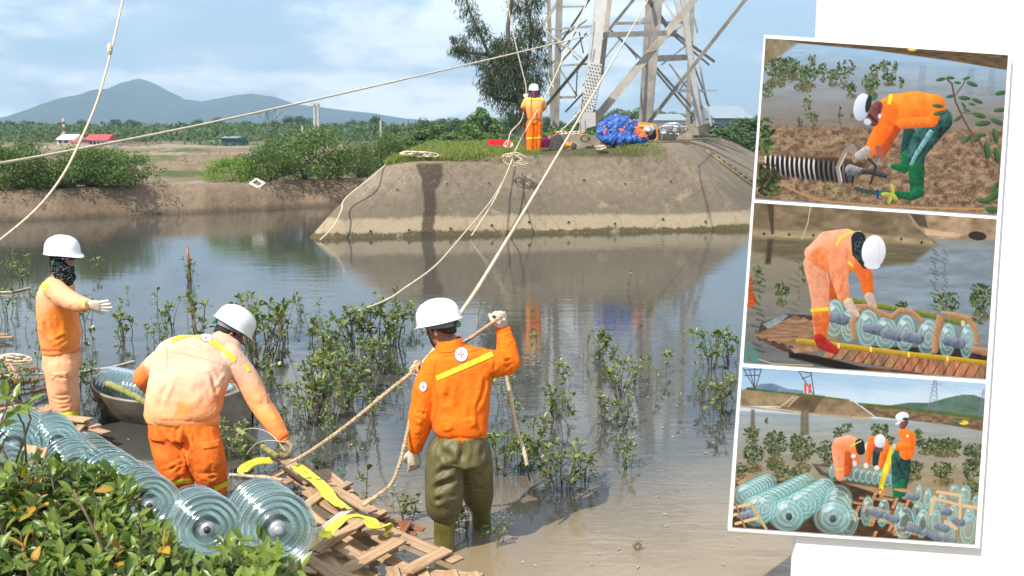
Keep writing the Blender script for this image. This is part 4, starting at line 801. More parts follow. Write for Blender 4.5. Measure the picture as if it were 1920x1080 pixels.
def hair_mesh(A, f_, u, s, parent, low=-.085):
    f_ = Vector(f_).normalized(); u = Vector(u); u = (u - f_ * u.dot(f_)).normalized(); sd = f_.cross(u); b = MB(); vs = []; n = 34; m_ = 8
    for i in range(m_ + 1):
        z = .05 + (low - .05) * i / m_
        for k in range(n + 1):
            t = math.pi * (.42 + 1.16 * k / n); zz = z + (.055 * (1 - abs(math.cos(t))) ** 1.2 * (i / m_)); w = 1.0 - .16 * (i / m_) ** 2
            vs.append(A(-.005 + math.cos(t) * .106 * w, math.sin(t) * .086 * w, zz))
    b.add(vs, [(i * (n + 1) + k, i * (n + 1) + k + 1, (i + 1) * (n + 1) + k + 1, (i + 1) * (n + 1) + k) for i in range(m_) for k in range(n)]); me = b.mesh('hair', parent.location, True); o = link('hair', me, HAIR, parent)
    so = o.modifiers.new('t', 'SOLIDIFY'); so.thickness = .01; so.offset = 0; return o
def face_bits(A, parent, s=1.0):
    for sg in (1, -1):
        b = MB(); b.ball(A(.083, .030 * sg, -.028), .011 * s, 10); b.build('eye', EYE, parent, True); b = MB(); b.tube([A(.088, .014 * sg, -.010), A(.094, .032 * sg, -.006), A(.082, .050 * sg, -.011)], .004 * s, 5); b.build('eyebrow', HAIR, parent, True)
EYE = simple('eye', (.04, .03, .025), (.3, .28, .26), 60, .2, 0)
def hand(name, wrist, d, palm, curl, mat, parent, s=1.0, thumb=1, spread=.10, tc=.5):
    """glove: wrist point, direction d of the hand, palm normal (towards which fingers curl), curl per finger in radians per joint"""
    d = Vector(d).normalized(); palm = Vector(palm); palm = (palm - d * palm.dot(d)).normalized(); sd = d.cross(palm) * thumb; S = Sculpt(); W = Vector(wrist)
    B = lambda x, y, z: W + (d * x + sd * y + palm * z) * s
    S.loft([(B(-.05, 0, 0), sd * .033 * s, palm * .026 * s), (B(-.01, 0, 0), sd * .030 * s, palm * .022 * s), (B(.03, 0, 0), sd * .040 * s, palm * .019 * s), (B(.075, 0, 0), sd * .045 * s, palm * .017 * s), (B(.095, 0, 0), sd * .041 * s, palm * .013 * s)], 2.6)
    for i, (y, L) in enumerate(((.031, .088), (.0105, .098), (-.0105, .090), (-.031, .074))):
        c = curl[i] if isinstance(curl, (list, tuple)) else curl; p = B(.078, y * .95, 0); q_ = d + sd * spread * (1.2 - i) * .8; q_.normalize(); a = 0.12 + c * .3; pts_ = [p]; rr2 = [.0125]
        for j, fr in enumerate((.46, .31, .23)):
            a += c if j else c * .5; dv = (q_ * math.cos(a) + palm * math.sin(a)); pts_.append(pts_[-1] + dv * L * fr * s); rr2.append(.0118 - .0014 * j)
        S.limb(pts_, [r * s * 1.04 for r in rr2])
    t0 = B(.012, .026, .006); t1 = B(.045, .060, .012 + .01 * tc); t2 = B(.072, .070 - .012 * tc, .016 + .026 * tc); t3 = B(.092, .070 - .03 * tc, .018 + .045 * tc); S.limb([t0, t1, t2, t3], [.018 * s, .014 * s, .0122 * s, .0105 * s])
    me = S.remesh(name, .0042 * s, 3, .4); return place(me, name, mat, parent)
def cuffband(p, d, r, w, mat, parent, name='cuff'):
    b = MB(); d = Vector(d).normalized(); b.lathe([(r * .8, -w / 2), (r, -w / 2), (r * 1.06, 0), (r, w / 2), (r * .8, w / 2)], 22, p, d); return b.build(name, mat, parent, True)

# ------------------------------------------------------------------ worker standing in the water, seen from behind
def vx(v): return Vector(v)
def worker_wading():
    Y = 6.3; k = Y / F; r_ = lambda px: px * k / math.cos(PITCH) * 1.0
    foot = G(832, 1036); root = empty('person', (foot.x, foot.y, -.12), 'man in clean orange jacket and olive waders standing in the pond holding a raised rope', 'person')
    q = lambda a, b_, dY=0: P(a, b_, Y + dY); rx = Vector((1, 0, 0)); up = Vector((0, -.05, 1)).normalized(); fy = Vector((0, 1, 0))
    hc = q(824, 604, .03); hf = Vector((-.84, .50, -.24)); hu = Vector((-.10, .02, 1))
    # body
    S = Sculpt(); A = head_sculpt(S, hc, hf, hu, 1.0); S.cap(q(842, 640, .04), q(852, 672, .02), .062, .075)
    S.loft([(q(852, 675), rx * .13, fy * .08), (q(862, 720), rx * .18, fy * .10), (q(862, 780), rx * .14, fy * .09), (q(860, 840), rx * .12, fy * .08)])
    sh_l, el_l, wr_l = q(800, 700, .0), q(792, 778, -.02), q(778, 838, .02); sh_r, el_r, wr_r = q(905, 680, .02), q(950, 678, .10), q(944, 618, .16)
    S.limb([sh_l, el_l, wr_l], [.05, .045, .032]); S.limb([sh_r, el_r, wr_r], [.05, .045, .032])
    an_l, an_r = q(832, 1040, .0), P(904, 985, 6.75); kn_l, kn_r = q(838, 935, .0), P(898, 905, 6.62)
    S.limb([q(842, 850), kn_l, an_l], [.065, .05, .04]); S.limb([q(878, 850), kn_r, an_r], [.065, .05, .04])
    body = place(S.remesh('body', .009, 3, .4), 'body', SKIN, root); hair_mesh(A, hf, hu, 1.0, root); face_bits(A, root); helmet(hc, hf, hu, 1.02, root)
    # jacket
    S = Sculpt()
    tr = Vector((.99, 0, .09)); S.loft([(q(842, 643, .03), rx * .070, fy * .062), (q(848, 650, .02), tr * .10, fy * .08), (q(856, 664), tr * .175, fy * .108), (q(862, 690), tr * .196, fy * .128), (q(863, 720), rx * .198, fy * .135), (q(863, 755), rx * .190, fy * .138), (q(862, 785), rx * .184, fy * .148), (q(864, 803), rx * .178, fy * .146), (q(865, 812), rx * .155, fy * .127), (q(866, 818), rx * .146, fy * .12)], 2.6)
    S.limb([q(820, 682, .0), q(800, 724, -.02), el_l + Vector((-.008, 0, 0)), q(785, 808, .0), q(779, 836, .02)], [.086, .085, .082, .074, .052])
    S.limb([q(898, 680, .0), q(925, 683, .03), el_r + Vector((.008, 0, 0)), q(950, 650, .13), q(945, 622, .16)], [.098, .092, .084, .070, .048])
    S.ell(q(949, 684, .08), rx * .078, fy * .078, Vector((0, 0, .07)))
    me = S.remesh('jacket', .0075, 7, .5)
    cr = [(q(804, 770, -.16), q(838, 715, -.16), .016, .013), (q(800, 800, -.12), q(776, 788, -.12), .012, .010), (q(802, 815, -.12), q(772, 812, -.1), .010, .010), (q(805, 785, -.12), q(783, 775, -.1), .010, .008), (q(908, 700, -.08), q(895, 780, -.16), .016, .012), (q(935, 668, -.0), q(962, 678, .0), .010, .010), (q(925, 690, -.08), q(905, 725, -.14), .014, .012), (q(940, 700, .0), q(968, 690, .02), .012, .008),
          (q(825, 808, -.16), q(860, 795, -.18), .012, .012), (q(870, 800, -.17), q(912, 790, -.16), .013, .013), (q(835, 800, -.16), q(828, 760, -.16), .015, .012), (q(885, 760, -.16), q(912, 740, -.14), .013, .009), (q(848, 700, -.15), q(835, 760, -.16), .02, .010), (q(890, 730, -.15), q(876, 800, -.16), .018, .010), (q(935, 640, .08), q(958, 648, .08), .008, .008), (q(945, 626, .1), q(960, 634, .1), .007, .007)]
    folds(me, .0050, 19, 31, cr, (0, 0, 1), .5); jm = place(me, 'jacket', ORANGE, root); bv = bvh_of(me, root.location)
    # hem band and collar
    b = MB(); ring = lambda cpx, cy, ax_, ay_, z0, z1, n=44: [[q(cpx, cy) + rx * ax_ * math.cos(2 * math.pi * i / n) * sc_ + fy * ay_ * math.sin(2 * math.pi * i / n) * sc_ + Vector((0, 0, zz)) for i in range(n)] for zz, sc_ in z0]
    def bandloft(name, mat, cpx, cy, ax_, ay_, prof, parent=root, tilt=0):
        n = 44; b = MB(); vs = [q(cpx, cy) + rx * ax_ * math.cos(2 * math.pi * i / n) * sc_ + fy * ay_ * math.sin(2 * math.pi * i / n) * sc_ + Vector((0, 0, zz + tilt * math.cos(2 * math.pi * i / n) + (.0012 * math.sin(i * .9)))) for zz, sc_ in prof for i in range(n)]
        b.add(vs, [(j * n + i, j * n + (i + 1) % n, (j + 1) * n + (i + 1) % n, (j + 1) * n + i) for j in range(len(prof) - 1) for i in range(n)]); return b.build(name, mat, parent, True)
    bandloft('hem_band', ORANGE, 866, 812, .158, .132, [(.03, .97), (.025, 1.0), (.0, 1.02), (-.03, 1.0), (-.034, .94)], tilt=.004)
    bandloft('collar', ORANGE, 843, 643, .080, .070, [(-.04, 1.25), (-.01, 1.04), (.022, .98), (.026, .93), (.0, .93)], tilt=.012)
    [tape('seam', bv, a_, b__, 1.6, SEAM, root, 20, .0015, bw) for a_, b__, bw in (((818, 676), (822, 752), 7), ((921, 654), (921, 722), -4), ((822, 752), (806, 800), -2), ((833, 668), (920, 648), 3), ((783, 832), (800, 838), 0))]; tape('yellow_tape', bv, (819, 709), (923, 664), 9.5, TAPE, root, 34); emblem(bv, (865, 665), 11.5, 12.5, 0, root); emblem(bv, (794, 725), 6.2, 8.6, .1, root)
    # waders
    S = Sculpt(); S.loft([(q(865, 808), rx * .148, fy * .12), (q(864, 835), rx * .168, fy * .145), (q(862, 862), rx * .178, fy * .155)], 2.6)
    S.limb([q(836, 848, -.01), q(832, 885, -.02), q(833, 922, -.03), q(832, 946, .0), q(836, 958, 0)], [.122, .124, .126, .122, .098]); S.limb([q(886, 845, .05), P(892, 885, 6.45), P(894, 912, 6.54), P(897, 930, 6.60), P(899, 940, 6.62)], [.122, .116, .112, .106, .088])
    me = S.remesh('waders', .008, 7, .5)
    cr = [(q(806, 892, -.14), q(862, 872, -.16), .020, .012), (q(808, 915, -.14), q(864, 900, -.15), .020, .014), (q(812, 938, -.14), q(860, 928, -.14), .016, .012), (q(872, 895, -.0), q(915, 885, .0), .018, .012), (q(876, 918, .08), q(918, 908, .08), .016, .010), (q(815, 840, -.16), q(862, 882, -.15), .024, .012), (q(908, 840, -.1), q(872, 885, -.1), .022, .012), (q(864, 822, -.16), q(866, 875, -.16), .022, .016), (q(830, 822, -.16), q(828, 860, -.16), .02, .007)]
    folds(me, .0055, 24, 17, cr, (0, 0, 1), .45); place(me, 'waders', WADER, root)
    for side, kn, fo in (('l', q(834, 942, .0), Vector((foot.x, foot.y + .03, -.10))), ('r', P(900, 932, 6.62), Vector((G(904, 985).x, 6.80, -.16)))):
        S = Sculpt(); mid = kn.lerp(fo, .5); S.limb([kn, mid, fo], [.078, .070, .062]); S.limb([fo, fo + Vector((-.06, .15, -.03))], [.06, .05]); me = S.remesh('boot', .009, 5, .5); folds(me, .005, 12, 5 + len(side)); place(me, 'boot', BOOT, root)
        cuffband(kn + Vector((0, 0, .01)), (kn - mid), .078, .03, BOOT, root, 'boot_top')
    # sleeves' cuffs and gloves
    cuffband(q(779, 838, .02), wr_l - el_l, .047, .035, ORANGE, root); cuffband(q(944, 620, .16), wr_r - el_r, .046, .035, ORANGE, root)
    hand('glove', q(776, 846, .02), Vector((.02, .03, -1)), (-.25, .9, .1), [.28, .4, .42, .45], GLOVE, root, 1.0, -1, .05, .9)
    hand('glove', q(944, 614, .16), Vector((-.14, .02, 1)), (-.75, .5, .0), [1.25, 1.3, 1.35, 1.3], GLOVE, root, 1.04, 1, .02, 1)
    return root
W_WADE = worker_wading()
def band_at(q, rx, fy, name, mat, parent, c, ax_, ay_, prof, tiltv=(0, 0, 0), n=44):
    tv = Vector(tiltv); up_ = rx.cross(fy).normalized(); b = MB()
    vs = [c + rx * ax_ * math.cos(2 * math.pi * i / n) * sc_ + fy * ay_ * math.sin(2 * math.pi * i / n) * sc_ + up_ * (zz + tv.x * math.cos(2 * math.pi * i / n) + tv.y * math.sin(2 * math.pi * i / n)) for zz, sc_ in prof for i in range(n)]
    b.add(vs, [(j * n + i, j * n + (i + 1) % n, (j + 1) * n + (i + 1) % n, (j + 1) * n + i) for j in range(len(prof) - 1) for i in range(n)]); return b.build(name, mat, parent, True)
def pocket(bv, px4, mat, parent, off=.012):
    """cargo pocket: a shallow box following the trouser between four picture corners"""
    n = 8; vs = []; A, B_, C_, D_ = [Vector(p) for p in px4]
    for j in range(n + 1):
        for i in range(n + 1):
            p = A.lerp(B_, i / n).lerp(D_.lerp(C_, i / n), j / n); h, nn = cast(bv, p.x, p.y); e = min(i, j, n - i, n - j); 
            if h is None: h, nn = cast(bv, *(A.lerp(C_, .5))); 
            vs.append(h + nn * (off * min(1, e * .8 + .1)))
    b = MB(); b.add(vs, [(j * (n + 1) + i, j * (n + 1) + i + 1, (j + 1) * (n + 1) + i + 1, (j + 1) * (n + 1) + i) for j in range(n) for i in range(n)]); o = b.build('pocket', mat, parent, True)
    return o
# ------------------------------------------------------------------ worker bending over the insulators
def worker_bending():
    Y = 6.9; root = empty('person', P(365, 925, Y), 'man in sun-bleached orange suit bending over the glass insulators to grip the rope', 'person')
    q = lambda a, b_, dY=0: P(a, b_, Y + dY); rx = Vector((.97, .2, 0)).normalized(); fy = Vector((0, 1, 0)); up = Vector((0, 0, 1))
    hc = q(437, 612, .42); hf = Vector((.72, .50, -.62)); hu = Vector((.52, .28, .72)); S = Sculpt()
    A = head_sculpt(S, hc, hf, hu, 1.02); S.cap(q(430, 636, .42), q(410, 655, .34), .060, .065); lean = Vector((.10, .55, .62)).normalized(); dep = Vector((-.02, .75, -.62)).normalized()
    S.loft([(q(405, 662, .32), rx * .10, dep * .05), (q(375, 700, .2), rx * .12, dep * .06), (q(350, 770, .04), rx * .11, dep * .08)])
    sh_l, el_l, wr_l = q(312, 665, .2), q(268, 705, .28), q(292, 735, .46); sh_r, el_r, wr_r = q(445, 690, .28), q(492, 765, .22), q(530, 818, .1)
    S.limb([sh_l, el_l, wr_l], [.045, .04, .03]); S.limb([sh_r, el_r, wr_r], [.045, .04, .03]); S.limb([q(318, 790), q(332, 860, -.05), q(342, 930, .0)], [.07, .05, .04]); S.limb([q(378, 795), q(395, 860, -.04), q(400, 930, .02)], [.07, .05, .04])
    place(S.remesh('body', .009, 3, .4), 'body', SKIN, root); hair_mesh(A, hf, hu, 1.02, root, -.10); face_bits(A, root, 1.02); helmet(hc, hf, hu, 1.04, root)
    S = Sculpt(); sr = (rx + Vector((0, .18, -.22))).normalized()
    S.loft([(q(420, 634, .34), sr * .085, dep * .06), (q(410, 640, .30), sr * .16, dep * .085), (q(388, 648, .25), sr * .25, dep * .12), (q(372, 670, .19), sr * .290, dep * .15), (q(358, 705, .12), rx * .275, dep * .165), (q(349, 740, .05), rx * .258, dep * .17), (q(346, 764, .02), rx * .258, fy * .17), (q(344, 778, .0), rx * .245, fy * .155), (q(343, 786, 0), rx * .232, fy * .145)], 2.5)
    S.limb([q(322, 662, .14), q(292, 686, .17), q(272, 708, .24), q(284, 726, .38), q(294, 737, .46)], [.085, .088, .085, .070, .05]); S.limb([q(430, 668, .24), q(462, 708, .25), el_r, q(517, 800, .14), q(530, 820, .1)], [.095, .088, .078, .066, .050])
    me = S.remesh('jacket', .0085, 7, .5)
    cr = [(q(300, 760, -.15), q(330, 690, .0), .018, .010), (q(400, 760, -.1), q(425, 700, .02), .02, .016), (q(375, 690, .03), q(420, 740, .0), .016, .010), (q(430, 700, .1), q(402, 735, .0), .014, .016), (q(440, 720, .12), q(410, 750, .0), .012, .014), (q(268, 690, .2), q(300, 700, .1), .012, .010), (q(275, 715, .2), q(300, 715, .15), .01, .010), (q(350, 770, -.16), q(380, 740, -.1), .016, .010), (q(480, 740, .14), q(505, 755, .14), .012, .008), (q(505, 785, .1), q(525, 790, .06), .009, .008), (q(512, 800, .06), q(532, 800, .06), .008, .007), (q(340, 650, .1), q(395, 675, .1), .016, .007)]
    folds(me, .0060, 17, 77, cr, lean, .5)
    o = Vector(root.location); st1 = q(345, 765, -.17) - o; st2 = q(355, 752, -.13) - o; el_o = el_l - o; hz_ = o.z
    JM = faded('bleached_jacket', q(350, 812, 0).z - hz_, q(350, 680, 0).z - hz_, (.73, .46, .32), (.84, .27, .07), [(tuple(st1), .085, (.82, .24, .04), .75), (tuple(q(395, 775, -.13) - o), .09, (.84, .30, .08), .6), (tuple(el_o + Vector((-.02, -.05, 0))), .22, (.85, .20, .03), .9), (tuple(q(430, 745, .05) - o), .13, (.84, .22, .04), .8), (tuple(q(520, 815, .1) - o), .12, (.75, .22, .07), .7), (tuple(q(475, 760, .2) - o), .14, (.85, .38, .16), .6)])
    place(me, 'jacket', JM, root); bv = bvh_of(me, root.location)
    band_at(q, rx, fy, 'hem_band', JM, root, q(342, 780, 0), .246, .155, [(.045, .98), (.04, 1.0), (0, 1.03), (-.035, 1.01), (-.04, .95)], (-.035, 0, 0))
    band_at(q, (sr + Vector((0, .2, .2))).normalized(), dep, 'collar', JM, root, q(421, 632, .36), .080, .062, [(-.035, 1.2), (0, 1.0), (.022, .98), (.024, .9)])
    [tape('seam', bv, a_, b__, 1.6, SEAM_P, root, 24, .0015, bw) for a_, b__, bw in (((312, 646), (300, 720), -6), ((300, 720), (288, 765), 2), ((446, 668), (418, 722), 6), ((418, 722), (412, 765), 2), ((322, 660), (432, 690), -4))]; tape('yellow_tape', bv, (322, 640), (362, 626), 6.5, TAPE, root, 22, bow=-1.5); tape('yellow_tape', bv, (362, 626), (441, 676), 8.5, TAPE, root, 30, bow=-6); tape('yellow_tape', bv, (459, 683), (466, 697), 6, TAPE, root, 8)
    emblem(bv, (386, 634), 11, 6, .25, root)
    # trousers
    S = Sculpt(); S.loft([(q(342, 770, 0), rx * .215, fy * .13), (q(343, 790, .0), rx * .225, fy * .15), (q(346, 815, .0), rx * .225, fy * .155)], 2.6)
    S.limb([q(315, 812, .0), q(322, 850, -.04), q(332, 885, -.04), q(338, 912, .0)], [.135, .128, .118, .10]); S.limb([q(374, 812, .02), q(384, 850, -.03), q(394, 885, -.03), q(400, 912, .02)], [.14, .135, .118, .10])
    me = S.remesh('trousers', .009, 7, .5)
    cr = [(q(300, 800, -.16), q(345, 870, -.14), .014, .012), (q(312, 880, -.15), q(350, 868, -.14), .012, .013), (q(315, 895, -.14), q(355, 882, -.13), .011, .012), (q(372, 880, -.14), q(415, 870, -.13), .012, .012), (q(372, 898, -.14), q(418, 890, -.12), .011, .013), (q(350, 800, -.16), q(352, 890, -.10), .018, .020), (q(330, 790, -.16), q(338, 850, -.16), .014, .010), (q(368, 795, -.15), q(362, 850, -.14), .014, .010), (q(385, 900, -.12), q(420, 908, -.1), .01, .010)]
    folds(me, .0065, 17, 41, cr, (0, 0, 1), .6); place(me, 'trousers', ORANGE_T, root); bv = bvh_of(me, root.location)
    pocket(bv, [(376, 834), (413, 829), (417, 874), (380, 887)], ORANGE_T, root, .018); pocket(bv, [(374, 829), (412, 824), (414, 839), (377, 846)], ORANGE_T, root, .026)
    tape('yellow_tape', bv, (311, 909), (362, 901), 9, TAPE, root, 20, bow=-2); tape('yellow_tape', bv, (402, 917), (428, 904), 9, TAPE, root, 14)
    for (a, b_, d_) in ((340, 916, 0), (402, 918, .02)): S = Sculpt(); S.limb([q(a, b_, d_), q(a, b_ + 20, d_)], [.075, .07]); S.cap(q(a, b_ + 22, d_), q(a - 3, b_ + 22, d_ + .14), .06, .05); place(S.remesh('boot', .01, 5, .5), 'boot', GBOOT, root)
    cuffband(q(530, 820, .1), wr_r - el_r, .048, .04, ORANGE_T, root); hand('glove', q(532, 826, .1), Vector((.28, -.16, -.95)), (-.2, -.85, -.15), [.85, .95, 1.0, 1.0], GLOVE_D, root, 1.12, -1, .03, 1.1)
    hand('glove', q(294, 736, .46), Vector((.3, .1, -1)), (.9, 0, .2), [.5, .6, .6, .6], GLOVE_D, root, 1.05, 1)
    return root
worker_bending()
# ------------------------------------------------------------------ worker at the left, arm stretched out
def worker_pointing():
    Y = 9.1; root = empty('person', P(118, 800, Y), 'man in a printed scarf and white helmet at the left stretching out his gloved hand', 'person')
    q = lambda a, b_, dY=0: P(a, b_, Y + dY); rx = Vector((1, 0, 0)); fy = Vector((0, 1, 0))
    hc = q(117, 475, 0); hf = Vector((.93, -.36, -.03)); hu = Vector((-.02, 0, 1)); S = Sculpt(); A = head_sculpt(S, hc, hf, hu, 1.06); S.cap(q(113, 500), q(112, 530), .07, .08)
    S.loft([(q(110, 528), rx * .08, fy * .13), (q(110, 580), rx * .11, fy * .15), (q(113, 660), rx * .10, fy * .14)]); S.limb([q(106, 545, -.16), q(142, 566, -.35), q(166, 570, -.5)], [.05, .042, .032]); S.limb([q(112, 545, .17), q(128, 600, .2), q(140, 640, .1)], [.05, .04, .03])
    S.limb([q(112, 665, -.08), q(120, 730, -.08), q(128, 800, -.05)], [.08, .055, .045]); S.limb([q(112, 665, .08), q(118, 730, .1), q(122, 800, .12)], [.08, .055, .045])
    place(S.remesh('body', .011, 3, .4), 'body', SKIN, root); face_bits(A, root, 1.06); helmet(hc, hf, hu, 1.12, root, False)
    # scarf round the neck and jaw, cap brim cloth
    S = Sculpt(); B = A
    S.loft([(B(-.02, 0, .02), Vector(hf).normalized() * .105, fy * .098), (B(-.03, 0, -.04), Vector(hf).normalized() * .098, fy * .102), (B(-.025, 0, -.08), Vector(hf).normalized() * .112, fy * .105), (B(-.02, 0, -.14), Vector(hf).normalized() * .118, fy * .10), (B(-.02, 0, -.21), Vector(hf).normalized() * .105, fy * .105), (B(-.01, 0, -.27), Vector(hf).normalized() * .10, fy * .12)], 2.1)
    S.ell(B(.05, 0, -.13), Vector(hf).normalized() * .078, fy * .075, Vector((0, 0, .052))); S.ell(B(.03, -.02, -.20), Vector(hf).normalized() * .085, fy * .08, Vector((0, 0, .06)))
    me = S.remesh('scarf', .009, 4, .5); folds(me, .008, 14, 3, (), (0, 0, 1), .1)
    # open the scarf over the face: remove what lies in front of eyes and nose
    bm = bmesh.new(); bm.from_mesh(me); fF = Vector(hf).normalized(); cc = B(.098, -.015, -.045); dl = [v for v in bm.verts if (v.co - cc).length < .066]; bmesh.ops.delete(bm, geom=dl, context='VERTS'); bm.to_mesh(me); bm.free(); place(me, 'scarf', SCARF, root)
    b = MB(); vs = []
    for rr0, zz in ((.118, -.004), (.158, -.024), (.156, -.032)):
        for k in range(25): t = -.95 + 1.9 * k / 24; sdv_ = Vector(hf).normalized().cross(Vector(hu)); vs.append(Vector(hc) + Vector(hf).normalized() * (rr0 * 1.12 * math.cos(t)) + sdv_ * (rr0 * .95 * math.sin(t)) + Vector((0, 0, zz - .008 * (k % 2))))
    b.add(vs, [(j * 25 + k, j * 25 + k + 1, (j + 1) * 25 + k + 1, (j + 1) * 25 + k) for j in range(2) for k in range(24)]); b.build('scarf_brim', SCARF, root, True)
    S = Sculpt(); S.loft([(q(111, 518), rx * .07, fy * .07), (q(110, 526), rx * .11, fy * .13), (q(106, 545), rx * .14, fy * .19), (q(105, 575), rx * .148, fy * .20), (q(108, 610), rx * .150, fy * .19), (q(113, 638), rx * .160, fy * .185), (q(114, 648), rx * .155, fy * .18), (q(114, 656), rx * .140, fy * .15)], 2.5)
    S.limb([q(103, 543, -.15), q(120, 556, -.24), q(140, 567, -.34), q(155, 571, -.43), q(163, 571, -.48)], [.098, .088, .078, .070, .052]); S.limb([q(112, 548, .17), q(132, 590, .2), q(140, 630, .1)], [.09, .075, .06])
    me = S.remesh('jacket', .0095, 7, .5)
    cr = [(q(95, 560, -.25), q(125, 585, -.25), .014, .012), (q(130, 590, -.15), q(118, 640, -.17), .02, .014), (q(120, 575, -.3), q(150, 585, -.4), .012, .010), (q(85, 590, -.17), q(100, 640, -.17), .018, .012), (q(100, 640, -.18), q(140, 620, -.16), .014, .010), (q(133, 560, -.42), q(138, 580, -.42), .010, .010), (q(150, 562, -.5), q(152, 580, -.5), .008, .008), (q(110, 530, -.2), q(95, 555, -.25), .014, .008)]
    folds(me, .0065, 15, 55, cr, (0, 0, 1), .5); o = Vector(root.location)
    JM = faded('bleached_jacket_pointing', q(100, 600, 0).z - o.z, q(100, 548, 0).z - o.z, (.82, .38, .20), (.88, .27, .08), [(tuple(q(125, 600, -.15) - o), .20, (.90, .24, .025), .95), (tuple(q(115, 640, -.15) - o), .14, (.90, .25, .03), .6)], nz=.2)
    place(me, 'jacket', JM, root); bv = bvh_of(me, root.location); tape('yellow_tape', bv, (77, 534), (91, 540), 9, TAPE, root, 10)
    band_at(q, rx, fy, 'hem_band', JM, root, q(115, 654), .160, .168, [(.045, .98), (.04, 1.0), (0, 1.03), (-.03, 1.01), (-.035, .93)], (.012, 0, 0))
    S = Sculpt(); S.loft([(q(115, 652), rx * .14, fy * .15), (q(116, 670), rx * .155, fy * .17), (q(116, 690), rx * .158, fy * .17)], 2.5); S.limb([q(116, 690, -.07), q(118, 730, -.08), q(124, 765, -.08), q(128, 796, -.06)], [.145, .135, .122, .10]); S.limb([q(112, 690, .09), q(116, 735, .1), q(122, 795, .1)], [.14, .125, .10])
    me = S.remesh('trousers', .0105, 7, .5); folds(me, .007, 14, 23, [(q(98, 700, -.2), q(140, 712, -.2), .012, .01), (q(100, 745, -.2), q(145, 752, -.2), .013, .013), (q(104, 762, -.2), q(146, 768, -.2), .012, .012), (q(108, 780, -.18), q(146, 786, -.18), .011, .012)], (0, 0, 1), .5)
    PM = faded('bleached_trousers', q(118, 795).z - o.z, q(118, 740).z - o.z, (.80, .38, .20), (.78, .30, .10), [(tuple(q(128, 800, -.1) - o), .12, (.75, .25, .07), .8)], nz=.4); place(me, 'trousers', PM, root); bv = bvh_of(me, root.location)
    pocket(bv, [(96, 702), (128, 700), (132, 738), (102, 742)], PM, root, .018); pocket(bv, [(95, 699), (129, 697), (130, 708), (97, 712)], PM, root, .026); tape('yellow_tape', bv, (101, 776), (147, 774), 7, TAPE, root, 18)
    S = Sculpt(); S.limb([q(128, 798, -.05), q(130, 806, -.05)], [.07, .06]); S.cap(q(126, 808, -.05), q(142, 810, -.12), .055, .045); S.cap(q(122, 800, .1), q(136, 806, .1), .06, .045); place(S.remesh('boot', .011, 4, .5), 'boot', GBOOT, root)
    dd = (q(163, 571, -.48) - q(142, 567, -.34)).normalized(); cuffband(q(165, 571, -.49), dd, .047, .05, simple('glove_hem', (.7, .6, .12), (.75, .66, .2), 9, .8, 0), root, 'glove_hem')
    hand('glove', q(169, 571, -.5), Vector((.95, -.28, -.10)), (.25, .85, .25), [.12, .10, .14, .22], GLOVE_W, root, 1.12, -1, .13, .1)
worker_pointing()
